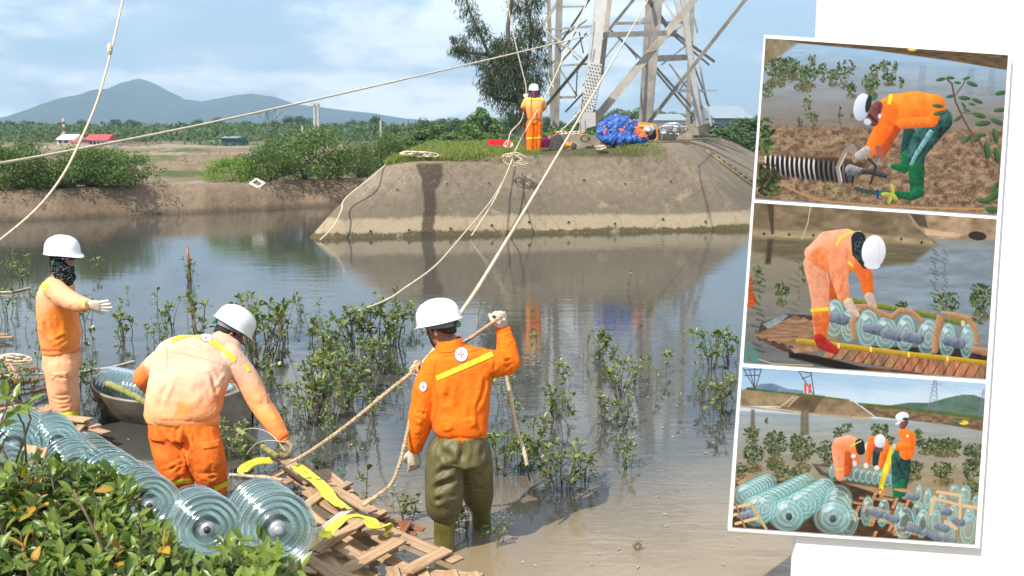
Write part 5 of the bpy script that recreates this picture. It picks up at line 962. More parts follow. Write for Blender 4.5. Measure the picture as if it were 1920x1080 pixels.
# ------------------------------------------------------------------ worker on the mound, seen from behind
def worker_mound():
    Y = 28.2; c = P(1001, 278, Y); gz = mound_z(c.x, Y); root = empty('person', (c.x, Y, gz), 'man in orange on the mound seen from behind holding the hanging rope', 'person'); dz = gz - c.z
    q = lambda a, b_, dY=0: P(a, b_, Y + dY) + Vector((0, 0, dz * max(0, min(1, (b_ - 160) / 118)))); rx = Vector((1, 0, 0)); fy = Vector((0, 1, 0)); hc = q(1001, 168); hf = Vector((-.15, 1, .1)); hu = Vector((0, 0, 1)); S = Sculpt(); A = head_sculpt(S, hc, hf, hu, 1.06)
    S.loft([(q(1001, 185), rx * .10, fy * .08), (q(1001, 215), rx * .15, fy * .10)]); S.limb([q(989, 195), q(984, 200, .22), q(987, 182, .4)], [.06, .05, .035]); S.limb([q(1014, 195), q(1018, 203, .2), q(1008, 188, .42)], [.06, .05, .035]); S.limb([q(995, 225), q(994, 276)], [.08, .05]); S.limb([q(1007, 225), q(1008, 276)], [.08, .05]); place(S.remesh('body', .014, 3, .4), 'body', SKIN, root)
    helmet(hc, hf, hu, 1.12, root); face_bits(A, root, 1.06)
    S = Sculpt(); S.loft([(A(-.02, 0, .0), rx * .10, fy * .11), (A(-.03, 0, -.08), rx * .105, fy * .12), (A(-.03, 0, -.17), rx * .11, fy * .11), (A(-.02, 0, -.21), rx * .13, fy * .12)], 2.2); me = S.remesh('scarf', .012, 4); folds(me, .008, 12, 3); place(me, 'scarf', SCARF2, root)
    S = Sculpt(); S.loft([(q(1001, 181), rx * .10, fy * .08), (q(1001, 184), rx * .19, fy * .12), (q(1001, 193), rx * .235, fy * .15), (q(1002, 205), rx * .225, fy * .155), (q(1002, 217), rx * .20, fy * .15), (q(1002, 221), rx * .175, fy * .13)], 2.6); S.limb([q(988, 188), q(983, 197, .08), q(984, 200, .22), q(987, 186, .36)], [.10, .09, .08, .055]); S.limb([q(1015, 188), q(1020, 198, .08), q(1016, 202, .22), q(1008, 190, .38)], [.10, .09, .08, .055])
    me = S.remesh('jacket', .014, 5); folds(me, .010, 14, 12, (), (0, 0, 1), .5); o = Vector(root.location); JM = faded('light_orange_jacket', q(1000, 212).z - o.z, q(1000, 190).z - o.z, (.92, .42, .12), (.85, .22, .05), nz=.15); place(me, 'jacket', JM, root); bv = bvh_of(me, root.location); tape('yellow_tape', bv, (987, 186), (1016, 186), 3.2, TAPE, root, 16, off=.012)
    S = Sculpt(); S.loft([(q(1002, 218), rx * .17, fy * .12), (q(1001, 228), rx * .19, fy * .14)], 2.6); S.limb([q(995, 230), q(994, 252), q(994, 274)], [.125, .105, .095]); S.limb([q(1008, 230), q(1009, 252), q(1008, 274)], [.125, .105, .095]); me = S.remesh('trousers', .014, 5); folds(me, .010, 14, 19, (), (0, 0, 1), .4); place(me, 'trousers', ORANGE, root); bv = bvh_of(me, root.location)
    for (a, b_) in (((988, 259), (1000, 259)), ((1002, 258), (1015, 258))): tape('yellow_tape', bv, a, b_, 3, TAPE, root, 8, off=.01)
    for a in (994, 1008): S = Sculpt(); S.cap(q(a, 276, .02), q(a, 277, .14), .065, .05); place(S.remesh('boot', .015, 3), 'boot', GBOOT, root)
    hand('glove', q(987, 182, .4), Vector((0, .1, 1)), (0, 1, 0), [1.2] * 4, GLOVE_W, root, 1.1); hand('glove', q(1008, 187, .42), Vector((-.3, .2, .9)), (0, 1, 0), [1.2] * 4, GLOVE_W, root, 1.1)
worker_mound()

# the tarpaulin heap's cloth, sculpted like the clothes
Yt, te = TARP_PLACE
def heap(name, els, mat, seed, amp=.05):
    S = Sculpt()
    for (a, b_, rx_, rz_, dy) in els: k = Yt / F; S.ell(P(a, b_, Yt + dy), Vector((rx_ * k, 0, 0)), Vector((0, rx_ * k * .8, 0)), Vector((0, 0, rz_ * k)))
    me = S.remesh(name, .060, 2, .5); folds(me, amp, 6, seed, (), (.5, 0, 1), .85); folds(me, amp * .6, 13, seed + 3, (), (-.7, 0, 1), .8); me.polygons.foreach_set('use_smooth', [False] * len(me.polygons)); rj = np.random.RandomState(seed); v_ = vcos(me) + rj.normal(size=(len(me.vertices), 3)) * .014; me.vertices.foreach_set('co', v_.astype(np.float32).ravel()); me.update(); return place(me, name, mat, te)
heap('blue_sheet', [(1150, 246, 24, 22, 0), (1148, 232, 17, 15, .1), (1165, 240, 24, 22, 0), (1182, 252, 24, 16, 0), (1135, 252, 16, 13, 0), (1196, 260, 18, 9, -.1), (1160, 262, 34, 10, -.15), (1130, 240, 10, 12, .1), (1187, 234, 9, 11, .1), (1156, 224, 12, 11, .1), (1210, 263, 8, 4, -.1), (1172, 226, 8, 9, .05)], TARP, 3, .06)
heap('orange_fold', [(1137, 252, 6, 16, -.16), (1139, 240, 6, 9, -.12)], TARPO, 8, .02); heap('orange_fold', [(1177, 230, 8, 9, -.02), (1172, 237, 8, 8, -.16), (1167, 244, 6, 7, -.26)], TARPO, 9, .02); heap('orange_fold', [(1192, 243, 10, 6, -.12), (1199, 250, 12, 7, -.16), (1206, 257, 9, 4, -.22)], TARPO, 10, .02)
# ================================================================== glass insulator strings
def glass(name, tint, tint2, diff=.10):
    """clear moulded glass seen through many thin discs: tinted see-through plus sharp reflections"""
    m = bpy.data.materials.new(name); m.use_nodes = True; t = m.node_tree; t.nodes.clear(); N_ = t.nodes.new; L = t.links.new
    o = N_('ShaderNodeOutputMaterial'); tr = N_('ShaderNodeBsdfTransparent'); gl = N_('ShaderNodeBsdfGlossy'); gl.inputs['Roughness'].default_value = .14; gl.inputs['Color'].default_value = (.95, 1, 1, 1)
    lw = N_('ShaderNodeLayerWeight'); lw.inputs[0].default_value = .32; cm_ = N_('ShaderNodeMixRGB'); cm_.inputs[1].default_value = (*tint, 1); cm_.inputs[2].default_value = (*tint2, 1); L(lw.outputs['Facing'], cm_.inputs[0]); L(cm_.outputs[0], tr.inputs[0])
    df = N_('ShaderNodeBsdfDiffuse'); df.inputs[0].default_value = (.55, .74, .72, 1); m1 = N_('ShaderNodeMixShader'); m1.inputs[0].default_value = diff; L(tr.outputs[0], m1.inputs[1]); L(df.outputs[0], m1.inputs[2])
    mr = N_('ShaderNodeMapRange'); mr.inputs[3].default_value = .12; mr.inputs[4].default_value = .80; L(lw.outputs['Fresnel'], mr.inputs[0]); m2 = N_('ShaderNodeMixShader'); L(mr.outputs[0], m2.inputs[0]); L(m1.outputs[0], m2.inputs[1]); L(gl.outputs[0], m2.inputs[2]); L(m2.outputs[0], o.inputs[0]); return m
GLASS = glass('aqua_glass', (.935, .983, .975), (.60, .84, .79), .05)
GALV = simple('galvanised_cap', (.30, .31, .33), (.46, .48, .50), 8, .5, .2, .004, metal=.4); DARKPIN = simple('dark_socket', (.02, .02, .02), (.05, .05, .05), 8, .5, 0)
def disc_mesh():
    b = MB(); prof = [(.22, .10), (.30, .13), (.40, .105), (.46, .115), (.55, .075), (.62, .075), (.71, .025), (.78, .02), (.86, -.045), (.93, -.075), (1.0, -.17), (1.0, -.20), (.97, -.215), (.93, -.19), (.88, -.12), (.84, -.10), (.80, -.17), (.77, -.18), (.74, -.09), (.66, -.04), (.62, -.12), (.59, -.125), (.56, -.03), (.46, .015), (.42, -.07), (.39, -.07), (.36, .03), (.24, .05), (.22, .10)]
    b.lathe(prof, 52); return b.mesh('glass_disc', smooth=True)
def cap_mesh_m():
    b = MB(); b.lathe([(.001, .50), (.11, .50), (.17, .47), (.17, .40), (.15, .36), (.17, .30), (.20, .26), (.22, .12), (.21, .06), (.001, .06)], 28, mi=0); b.lathe([(.001, .04), (.09, .04), (.075, -.10), (.09, -.16), (.001, -.17)], 20, mi=1); return b.mesh('metal_cap', smooth=True)
DM, CM = disc_mesh(), cap_mesh_m(); DM.materials.append(GLASS); CM.materials.append(GALV); CM.materials.append(DARKPIN)
def string_of(front, back, Yf, Yb, n, Rw, label, group='glass insulator strings', flip=False, z_add=0, sag=0):
    p, q_ = P(front[0], front[1], Yf), P(back[0], back[1], Yb); d = (p - q_).normalized(); e = empty('insulator_string', (p + q_) / 2, label, 'insulator', group)
    ax = d; rot = (-ax).to_track_quat('Z', 'Y').to_matrix().to_4x4()      # ribbed hollow side faces the near end
    for i in range(n):
        c = p.lerp(q_, i / max(n - 1, 1)); tw = Matrix.Rotation(random.uniform(-.06, .06), 4, 'X') @ Matrix.Rotation(random.uniform(-.06, .06), 4, 'Y'); s = Rw * random.uniform(.985, 1.015)
        for nm, me in (('glass_disc', DM), ('metal_cap', CM)):
            o = bpy.data.objects.new(nm, me); COL.objects.link(o); o.parent = e; o.matrix_local = Matrix.Translation(c - Vector(e.location)) @ rot @ tw @ Matrix.Scale(s, 4)
    if flip: o = bpy.data.objects.new('metal_cap', CM); COL.objects.link(o); o.parent = e; o.matrix_local = Matrix.Translation(p + d * Rw * .10 - Vector(e.location)) @ (d.to_track_quat('Z', 'Y').to_matrix().to_4x4()) @ Matrix.Scale(Rw * .72, 4)
    return e
ST = [((520, 992), (487, 955), 4.95, 5.95, 11, .195, 'largest glass insulator string at the right end of the pile beside the pallet', True),
 ((388, 993), (362, 966), 4.95, 5.9, 9, .185, 'insulator string showing its open ribbed disc between the bush and the largest string', False),
 ((280, 948), (240, 908), 5.3, 6.2, 9, .165, 'insulator string with a dark socket just left of the bending man and the ribbed disc', False),
 ((214, 906), (158, 858), 5.9, 7.1, 10, .185, 'long green-rimmed insulator string sloping down from the middle of the left pile', False),
 ((150, 892), (112, 842), 6.0, 7.3, 10, .185, 'insulator string in the middle of the left pile behind the bush', False),
 ((24, 838), (40, 808), 6.5, 7.7, 10, .200, 'insulator string at the left edge with its pale cap facing the viewer', True),
 ((108, 832), (92, 806), 6.6, 7.7, 9, .155, 'insulator string highest in the left pile, right of the pale-capped one', False),
 ((14, 898), (-28, 872), 5.7, 6.5, 8, .185, 'insulator string half hidden under the leaves at the left edge', True)]
for a in ST: string_of(a[0], a[1], a[2], a[3], a[4], a[5], a[6], flip=a[7])
# ------------------------------------------------------------------ wood
m = Mat('raw_plank', .8, spec=.2); co = m.coord('Object', (1, 1, 1)); g = m.n('ShaderNodeObjectInfo'); mp3 = m.n('ShaderNodeMapping'); mp3.inputs['Scale'].default_value = (3, 60, 60); cG = m.n('ShaderNodeTexCoord'); m.l(cG.outputs['Object'], mp3.inputs[0])
gr = m.noise(mp3.outputs[0], 1.0, 5, .6, .6); c = m.ramp(gr, [(.25, (.26, .15, .075)), (.5, (.46, .30, .16)), (.75, (.60, .43, .26))])
c = m.mix(m.math('MULTIPLY', g.outputs['Random'], .85), c, m.ramp(gr, [(.3, (.22, .13, .08)), (.7, (.42, .30, .20))])); c = m.mix(m.rng(m.noise(co, 5, 5, .6), .55, .72, 0, .5), c, (.13, .085, .05)); m.base(c); m.bump(gr, .4, .004); WOOD = m.m
m = Mat('wet_red_plank', .35, spec=.5); gr = m.noise(m.coord('Object', (3, 50, 50)), 1.0, 5, .6, .6); m.base(m.ramp(gr, [(.3, (.16, .05, .02)), (.7, (.36, .13, .05))])); m.bump(gr, .4, .004); WETW = m.m
m = Mat('grey_plank', .85, spec=.2); gr = m.noise(m.coord('Object', (3, 50, 50)), 1.0, 5, .6, .6); m.base(m.ramp(gr, [(.3, (.32, .28, .24)), (.7, (.56, .52, .47))])); m.bump(gr, .4, .004); GREYW = m.m
def plank(parent, p, q_, w, t=.018, mat=WOOD, up=(0, 0, 1), name='plank'):
    """one sawn board as its own object, its long side along local X"""
    p, q_ = Vector(p), Vector(q_); d = (q_ - p); L = d.length; d.normalize(); u = Vector(up); sd = u.cross(d).normalized(); u = d.cross(sd)
    b = MB(); j = lambda s: random.uniform(-.006, .006) * s
    vs = [Vector((sx * L / 2 + j(1.5), sy * w / 2 + j(1), sz * t / 2)) for sx in (-1, 1) for sy in (-1, 1) for sz in (-1, 1)]; b.add(vs, [(0, 1, 3, 2), (4, 6, 7, 5), (0, 4, 5, 1), (2, 3, 7, 6), (0, 2, 6, 4), (1, 5, 7, 3)])
    me = b.mesh(name); bm = bmesh.new(); bm.from_mesh(me); bmesh.ops.recalc_face_normals(bm, faces=bm.faces[:]); bmesh.ops.bevel(bm, geom=bm.edges[:], offset=.0025, segments=1, affect='EDGES'); bm.to_mesh(me); bm.free()
    o = link(name, me, mat, parent); M = Matrix((d, sd, u)).transposed().to_4x4(); M.translation = (p + q_) / 2 - Vector(parent.location); o.matrix_local = M; return o
Gz = lambda a, b_, z: G(a, b_, z)
def pallet(lab, pos, planks, z, mat=WOOD):
    e = empty('pallet', Gz(*pos, z), lab, 'pallet', 'broken wooden pallets')
    for pl in planks:
        a, c, w = pl[0], pl[1], pl[2]; dz0, dz1 = (pl[3] if len(pl) > 3 else 0), (pl[4] if len(pl) > 4 else (pl[3] if len(pl) > 3 else 0)); plank(e, Gz(*a, z + dz0), Gz(*c, z + dz1), w, pl[6] if len(pl) > 6 else .018, pl[5] if len(pl) > 5 and pl[5] else mat)
    return e
pallet('main pale wooden pallet right of the largest insulator string', (690, 1010), [
 ((578, 920), (742, 1022), .115, .10), ((612, 908), (700, 960), .075, .095), ((615, 1012), (690, 1055), .10, .10), ((700, 985), (858, 1052), .10, .09), ((560, 950), (600, 985), .09, .10), ((640, 960), (712, 1003), .07, .098),
 ((590, 1034), (682, 975), .085, .125), ((632, 1078), (752, 1012), .105, .128), ((762, 1070), (838, 1030), .095, .122), ((592, 1002), (652, 958), .055, .135, .135, GREYW), ((574, 948), (604, 925), .08, .122),
 ((600, 1040), (640, 1075), .10, .06), ((640, 1050), (700, 1085), .09, .03), ((690, 1030), (790, 1080), .09, .02), ((610, 990), (700, 1040), .08, .02), ((660, 1060), (740, 1025), .07, .0, .0, None, .05), ((620, 1020), (700, 985), .07, .0, .0, None, .05), ((780, 1065), (850, 1085), .07, .03)], .16)
pallet('narrow pallet of thin slats between the main pallet and the open water', (650, 940), [
 ((606, 882), (656, 924), .09, .04), ((652, 928), (722, 972), .085, .05), ((560, 866), (614, 905), .08, .05), ((628, 935), (700, 985), .07, .06), ((612, 928), (655, 905), .06, .08), ((655, 958), (700, 935), .06, .08), ((690, 975), (722, 958), .05, .08), ((590, 905), (640, 945), .07, .04)], .08)
pallet('dark red wet pallet sinking into the water at the tip of the pile', (750, 985), [((700, 968), (794, 994), .06, .02, -.05), ((690, 980), (780, 1003), .05, .03, -.05), ((712, 975), (760, 990), .07, .0, -.03), ((725, 965), (712, 990), .05, .05), ((765, 978), (752, 1000), .05, .0)], .05, WETW)
pallet('pallet edge of pale slats at the bottom of the view behind the bush', (590, 1060), [((520, 1062), (596, 1072), .07, .08), ((575, 1045), (640, 1090), .08, .09), ((600, 1072), (690, 1090), .08, .07), ((500, 1075), (610, 1085), .07, .05), ((540, 1050), (560, 1090), .07, .1)], .22)
pallet('pallet lying in the bottom corner beside the wading man', (800, 1075), [((728, 1070), (905, 1082), .09, .12), ((722, 1082), (910, 1094), .08, .12), ((735, 1064), (745, 1095), .07, .14), ((790, 1068), (800, 1098), .07, .14), ((845, 1071), (857, 1100), .07, .14), ((885, 1074), (899, 1100), .06, .14), ((728, 1090), (900, 1104), .08, .08)], .10)
pallet('pallet piece the bending man reaches for, jutting up at the far tip', (550, 865), [((506, 852), (585, 884), .10, .20, .10), ((520, 842), (600, 905), .06, .18, .06), ((492, 905), (560, 868), .07, .10, .16), ((545, 890), (600, 925), .09, .10), ((470, 890), (545, 905), .06, .10), ((535, 875), (580, 905), .08, .14)], .10)
pallet('weathered pallet boards behind the left insulator pile under the pointing man', (100, 775), [((0, 778), (90, 766), .09, .06), ((30, 762), (180, 800), .10, .06), ((60, 775), (200, 812), .09, .04), ((0, 768), (60, 757), .08, .05), ((120, 800), (200, 835), .09, .05), ((95, 760), (60, 800), .08, .09), ((160, 790), (125, 825), .08, .08), ((0, 790), (120, 790), .1, .02), ((150, 815), (215, 850), .09, .03), ((110, 782), (165, 788), .12, .12)], .10)
pallet('reddish boards with coiled rope lying on the water at the left edge', (30, 690), [((0, 700), (70, 688), .10, .03, .03, WETW), ((0, 686), (60, 680), .08, .05), ((20, 720), (100, 706), .08, .02, .02, WETW), ((60, 735), (110, 720), .07, .02, .02, WETW), ((10, 676), (34, 715), .07, .07)], .05)
e = empty('plank', G(10, 632, .05), 'short pale board floating at the left edge above the coiled rope', 'board'); plank(e, G(-20, 634, .06), G(24, 632, .06), .09, name='board'); plank(e, G(-20, 628, .05), G(16, 627, .07), .05, name='board')
e = empty('broken_crate', P(62, 858, 6.2), 'broken end of a pale wooden crate between the left insulator strings', 'crate'); plank(e, P(46, 876, 6.0), P(58, 836, 6.1), .09, .02, WOOD, (0, -1, .3)); plank(e, P(66, 880, 6.0), P(80, 842, 6.15), .07, .02, WOOD, (0, -1, .3)); plank(e, P(48, 842, 6.12), P(84, 850, 6.14), .06, .02, WOOD, (0, -1, .3)); plank(e, P(44, 862, 5.98), P(82, 872, 6.0), .06, .02, WOOD, (0, -1, .3))
# ------------------------------------------------------------------ sampan with more insulators
m = Mat('boat_metal', .55, spec=.4, metal=.25); co = m.coord(); m.base(m.ramp(m.noise(co, 4, 6, .6), [(.3, (.12, .10, .075)), (.5, (.24, .205, .16)), (.75, (.38, .34, .29))])); m.bump(m.noise(co, 8, 4), .3, .01); BOATM = m.m
def sampan():
    a, c = G(192, 768), G(474, 800); cen_ = (a + c) / 2; L = (c - a).length / 2; dx = (c - a).normalized(); dy = Vector((-dx.y, dx.x, 0)); e = empty('sampan', (cen_.x, cen_.y, 0), 'small worn metal sampan loaded with insulators behind the bending man', 'boat'); T = lambda u, v, z: cen_ + dx * u + dy * v + Vector((0, 0, z))
    def skin(off, name, mat):
        vs, n, m_ = [], 25, 13
        for i in range(n):
            u = -1 + 2 * i / (n - 1); w = .46 * (1 - abs(u) ** 3.2) ** .6 + .02; zr = .27 + .10 * abs(u) ** 3
            for j in range(m_):
                v = -1 + 2 * j / (m_ - 1); zz = -.12 + (zr + .12) * abs(v) ** 2.6 + .30 * max(0, abs(u) - .7) * (1 - abs(v)); vs.append(T(u * (L - off * .8), v * (w - off) * (1 - .18 * (1 - abs(v))), zz + off * (1 - abs(v) ** 6)))
        b = MB(); b.add(vs, [(i * m_ + j, i * m_ + j + 1, (i + 1) * m_ + j + 1, (i + 1) * m_ + j) for i in range(n - 1) for j in range(m_ - 1)]); return b.build(name, mat, e, True), vs, n, m_
    skin(0, 'hull', BOATM); _, vs, n, m_ = skin(.014, 'hull_inside', BOATM)
    for sd in (0, m_ - 1): b = MB(); b.tube([vs[i * m_ + sd] + Vector((0, 0, .004)) for i in range(n)], .014, 6); b.build('gunwale', BOATM, e, True)
    for u in (-.55, .5): b = MB(); b.bar(T(u * L, -.36, .2), T(u * L, .36, .2), .09, .02); b.build('thwart', BOATM, e)
    return T, L
BT, BL = sampan()
def str_w(p, q_, n, Rw, lab): 
    e = empty('insulator_string', (p + q_) / 2, lab, 'insulator', 'glass insulator strings'); rot = (q_ - p).to_track_quat('Z', 'Y').to_matrix().to_4x4()
    for i in range(n):
        for nm, me in (('glass_disc', DM), ('metal_cap', CM)): o = bpy.data.objects.new(nm, me); COL.objects.link(o); o.parent = e; o.matrix_local = Matrix.Translation(p.lerp(q_, i / (n - 1)) - Vector(e.location)) @ rot @ Matrix.Scale(Rw, 4)
str_w(BT(-.82 * BL, -.02, .25), BT(-.02, -.10, .22), 15, .20, 'insulator string lying in the left half of the sampan under the bamboo'); str_w(BT(.25 * BL, -.04, .22), BT(.74 * BL, -.02, .22), 9, .18, 'short insulator string in the right end of the sampan')
BAMB = Mat('mossy_bamboo', .6); co = BAMB.coord(); BAMB.base(BAMB.ramp(BAMB.noise(co, 12, 5, .6), [(.3, (.07, .08, .02)), (.5, (.22, .23, .06)), (.72, (.38, .30, .14))])); BAMB = BAMB.m
def bamboo(pts, r, lab, name='bamboo_pole', n=6):
    e = empty(name, pts[0], lab, 'bamboo pole'); pts = [Vector(p) for p in pts]; cp = catmull(pts, 6)
    b = MB(); b.tube(cp, [r * (1.07 if i % 5 == 0 else 1) for i in range(len(cp))], 9); b.build('culm', BAMB, e, True)
    return e
bamboo([P(202, 719, 8.3), P(232, 732, 8.0), P(262, 748, 7.7), P(280, 758, 7.5)], .027, 'mossy bamboo pole laid over the insulators in the sampan'); bamboo([P(446, 806, 7.9), P(484, 832, 7.3), P(520, 855, 6.8)], .020, 'bamboo pole slanting down behind the legs of the bending man')
# wooden stake with seaweed standing in the pond
s0 = G(357, 525); e = empty('stake', s0, 'thin reddish wooden stake standing in the pond beyond the pointing man', 'stake'); b = MB(); b.tube([s0 - Vector((0, 0, .2)), P(354, 490, s0.y), P(351, 463, s0.y)], [.03, .03, .026], 7); b.build('stake_pole', WETW, e, True)
# ================================================================== ropes
m = Mat('twisted_rope', .9, spec=.1); co = m.coord(); m.base(m.ramp(m.noise(co, 40, 3), [(.3, (.30, .215, .125)), (.7, (.58, .46, .31))])); ROPE = m.m
m = Mat('pale_rope', .9, spec=.1); m.base(m.ramp(m.noise(m.coord(), 20, 3), [(.3, (.52, .42, .28)), (.7, (.72, .62, .46))])); PROPE = m.m
def strands(b, pts, r, pitch=.06, k=3, sub=6):
    """three strands twisted round each other"""
    pts = [Vector(p) for p in pts]; L = 0; out = [[] for _ in range(k)]; ref = None; step = pitch / sub; fine = []; acc = 0
    for i in range(len(pts) - 1):
        n_ = max(1, int((pts[i + 1] - pts[i]).length / step)); fine += [pts[i].lerp(pts[i + 1], j / n_) for j in range(n_)]
    fine.append(pts[-1])
    for i, p in enumerate(fine):
        t = (fine[min(i + 1, len(fine) - 1)] - fine[max(i - 1, 0)]).normalized(); ref = t.orthogonal().normalized() if ref is None else (ref - t * ref.dot(t)).normalized(); w = t.cross(ref)
        if i: L += (p - fine[i - 1]).length
        for j in range(k): a = 2 * math.pi * (L / pitch + j / k); out[j].append(p + (ref * math.cos(a) + w * math.sin(a)) * r * .5)
    for s in out: b.tube(s, r * .60, 6)
def rope(lab, pts, r, mat=ROPE, twist=True, name='rope', n=8, group=None, parts=None):
    e = empty(name, pts[0], lab, 'rope', group); b = MB(); cp = catmull(pts, n)
    (strands(b, cp, r, r * 5) if twist else b.tube(cp, r, 6)); b.build('rope_strand', mat, e, True)
    return e
kn = P(785, 690, 6.35)
rope('thick tan hauling rope running from the pylon down to the knot beside the wading man', [P(1222, -25, 29.5), P(1215, 0, 28.2), P(1080, 232, 14.2), P(940, 468, 8.2), P(866, 584, 7.0), P(815, 655, 6.62), kn], .0150, PROPE)
ke = empty('rope_knot', kn, 'bulky knot joining three tan ropes left of the wading man', 'knot'); 
for k in range(5):
    b = MB(); a0 = k * 1.26; ctr = kn + Vector((.008 * (k - 2), -.006 * k, .012 * (k % 3 - 1))); u_ = Vector((math.cos(a0), .5 * math.sin(a0 * 2), math.sin(a0))).normalized(); v_ = u_.orthogonal().normalized(); strands(b, [ctr + (u_ * math.cos(t) + v_ * math.sin(t)) * .032 for t in np.linspace(0, 6.3, 14)], .014, .06); b.build('rope_turn', ROPE, ke, True)
rope('tan rope from the knot down to the muddy glove of the bending man', [kn, P(735, 728, 6.38), P(660, 790, 6.45), P(600, 834, 6.55), P(562, 858, 6.65), P(545, 866, 6.7)], .0135)
rope('tan rope looping from the knot down onto the wet pallet', [kn, P(778, 740, 6.3), P(766, 800, 6.25), P(752, 860, 6.2), P(735, 905, 6.2), P(706, 930, 6.2), P(680, 948, 6.2)], .0135)
rope('rope held in the raised glove running behind the man to the knot', [P(940, 592, 6.40), P(925, 604, 6.4), P(882, 634, 6.62), P(840, 662, 6.66), P(806, 684, 6.5), kn], .0135)
rope('loose rope end hanging in front of the water from the raised arm', [P(944, 598, 6.44), P(950, 640, 6.6), P(950, 700, 6.6), P(957, 740, 6.6), P(968, 800, 6.55), P(982, 845, 6.5), P(988, 872, 6.5)], .014, PROPE)
b = MB(); b.tube([P(988, 872, 6.5), P(990, 884, 6.5), P(993, 902, 6.5)], .007, 6); setp(b.build('rope_tail', STRAPM), 'thin black tail hooked to the end of the hanging rope', 'hook')
rope('long pale rope stretched across the sky from the left edge to the pylon', [P(-40, 313, 12), P(130, 283, 14), P(400, 229, 17.5), P(700, 162, 22), P(940, 106, 27), P(1104, 66, 30)], .019, PROPE, False)
rope('pale slack rope curving down across the mountain at the upper left', [P(238, -50, 13), P(230, 0, 12.6), P(206, 105, 12), P(182, 190, 11.5), P(150, 265, 11), P(118, 328, 10.5), P(70, 390, 10), P(0, 450, 9.6), P(-40, 475, 9.4)], .013, PROPE, False)
b = MB(); b.ball(P(206, 92, 12), .035, 8, sc=(1, 1, 2)); setp(b.build('rope_toggle', PROPE), 'small lump tied into the slack rope above the mountain', 'knot')
rope('thin rope falling from the sky to the hands of the man on the mound', [P(945, -30, 28.6), P(962, 60, 28.6), P(976, 120, 28.6), P(986, 160, 28.6), P(986, 184, 28.6)], .016, PROPE, False)
rope('slack rope hanging from the hands of the man on the mound to the grass', [P(986, 184, 28.55), P(982, 210, 28.4), P(976, 228, 28.4), P(958, 248, 28.2), P(952, 272, 28.0)], .016, PROPE, False)
rope('rope from the pylon past the man on the mound to the tangle', [P(1100, 4, 30), P(1050, 122, 29), P(1022, 182, 28.3), P(985, 245, 27.7), P(965, 285, 27.2)], .016, PROPE, False)
rope('rope sagging from the base of the near pylon leg to the grass', [P(1088, 206, 29.6), P(1072, 226, 29.2), P(1045, 250, 28.7), P(1012, 267, 28.3)], .016, PROPE, False)
def mround(lst, off=.03):
    return [on_mound(a, b_, off) for a, b_ in lst]
rope('thin rope slanting from the rope tangle over the pond to mid-water', [P(962, 292, 26.7)] + [P(948, 330, 25.6), P(925, 370, 23), P(898, 405, 19.5), P(868, 440, 16), P(820, 495, 12.6), P(760, 540, 10.6), P(720, 565, 9.8), G(672, 583)], .013, PROPE, False)
rope('thin rope hanging down the concrete face to the waterline', [P(964, 290, 26.6), P(946, 335, 26.0), P(925, 378, 25.7), P(900, 418, 25.4), P(884, 442, 25.2)], .018, PROPE, False)
rope('pale rope trailing down the left corner of the mound into the water', mround([(742, 300), (730, 306)]) + [P(700, 330, 26.0), P(648, 372, 25.6), P(640, 395, 25.3), P(625, 425, 25.0), P(600, 450, 24.7)], .018, PROPE, False)
def tangle(lab, cx_, cy_, wx_, wy_, Y0, k, n_, r=.02):
    e = empty('rope_coil', P(cx_, cy_, Y0), lab, 'rope coil'); rr = random.Random(k)
    for j in range(n_):
        a, c, w_, h_ = cx_ + rr.uniform(-.3, .3) * wx_, cy_ + rr.uniform(-.3, .3) * wy_, wx_ * rr.uniform(.3, .85), wy_ * rr.uniform(.3, .85); ph = rr.uniform(0, 6)
        b = MB(); b.tube([P(a + w_ * math.cos(t + ph), c + h_ * math.sin(t * 1.1 + ph), Y0 + .05 * math.sin(3 * t)) for t in np.linspace(0, 6, 26)], r, 5); b.build('rope_turn', PROPE, e, True)
tangle('tangle of pale rope loops hanging over the edge of the mound', 966, 300, 24, 16, 26.45, 3, 5, .013); tangle('loops of pale rope on the grass in front of the red tray', 955, 270, 18, 8, 27.9, 8, 3, .014); tangle('heap of pale rope on the left shoulder of the mound', 785, 288, 38, 6, 26.9, 4, 6, .016); tangle('small ring of pale rope lying on the mound edge below the tarpaulin', 1125, 277, 14, 4, 27.6, 5, 3, .015); 
e = tangle('bundle of pale rope coiled on the reddish boards at the left edge', 25, 672, 36, 9, 10.6, 6, 8, .012)
rope('pale rope lying over the boards and the water behind the pointing man', [G(0, 705, .08), G(60, 702, .08), G(130, 698, .04), G(200, 690, .02), G(252, 677, .02)], .013, PROPE)
rope('thin rope floating at the far left of the pond', [G(-20, 548, .02), G(20, 547, .02), G(58, 539, .02)], .016, PROPE, False)
rope('tan rope crossing the pallet under the yellow sling', [P(430, 890, 6.6), P(470, 893, 6.6), P(500, 895, 6.5), P(530, 900, 6.45)], .012)
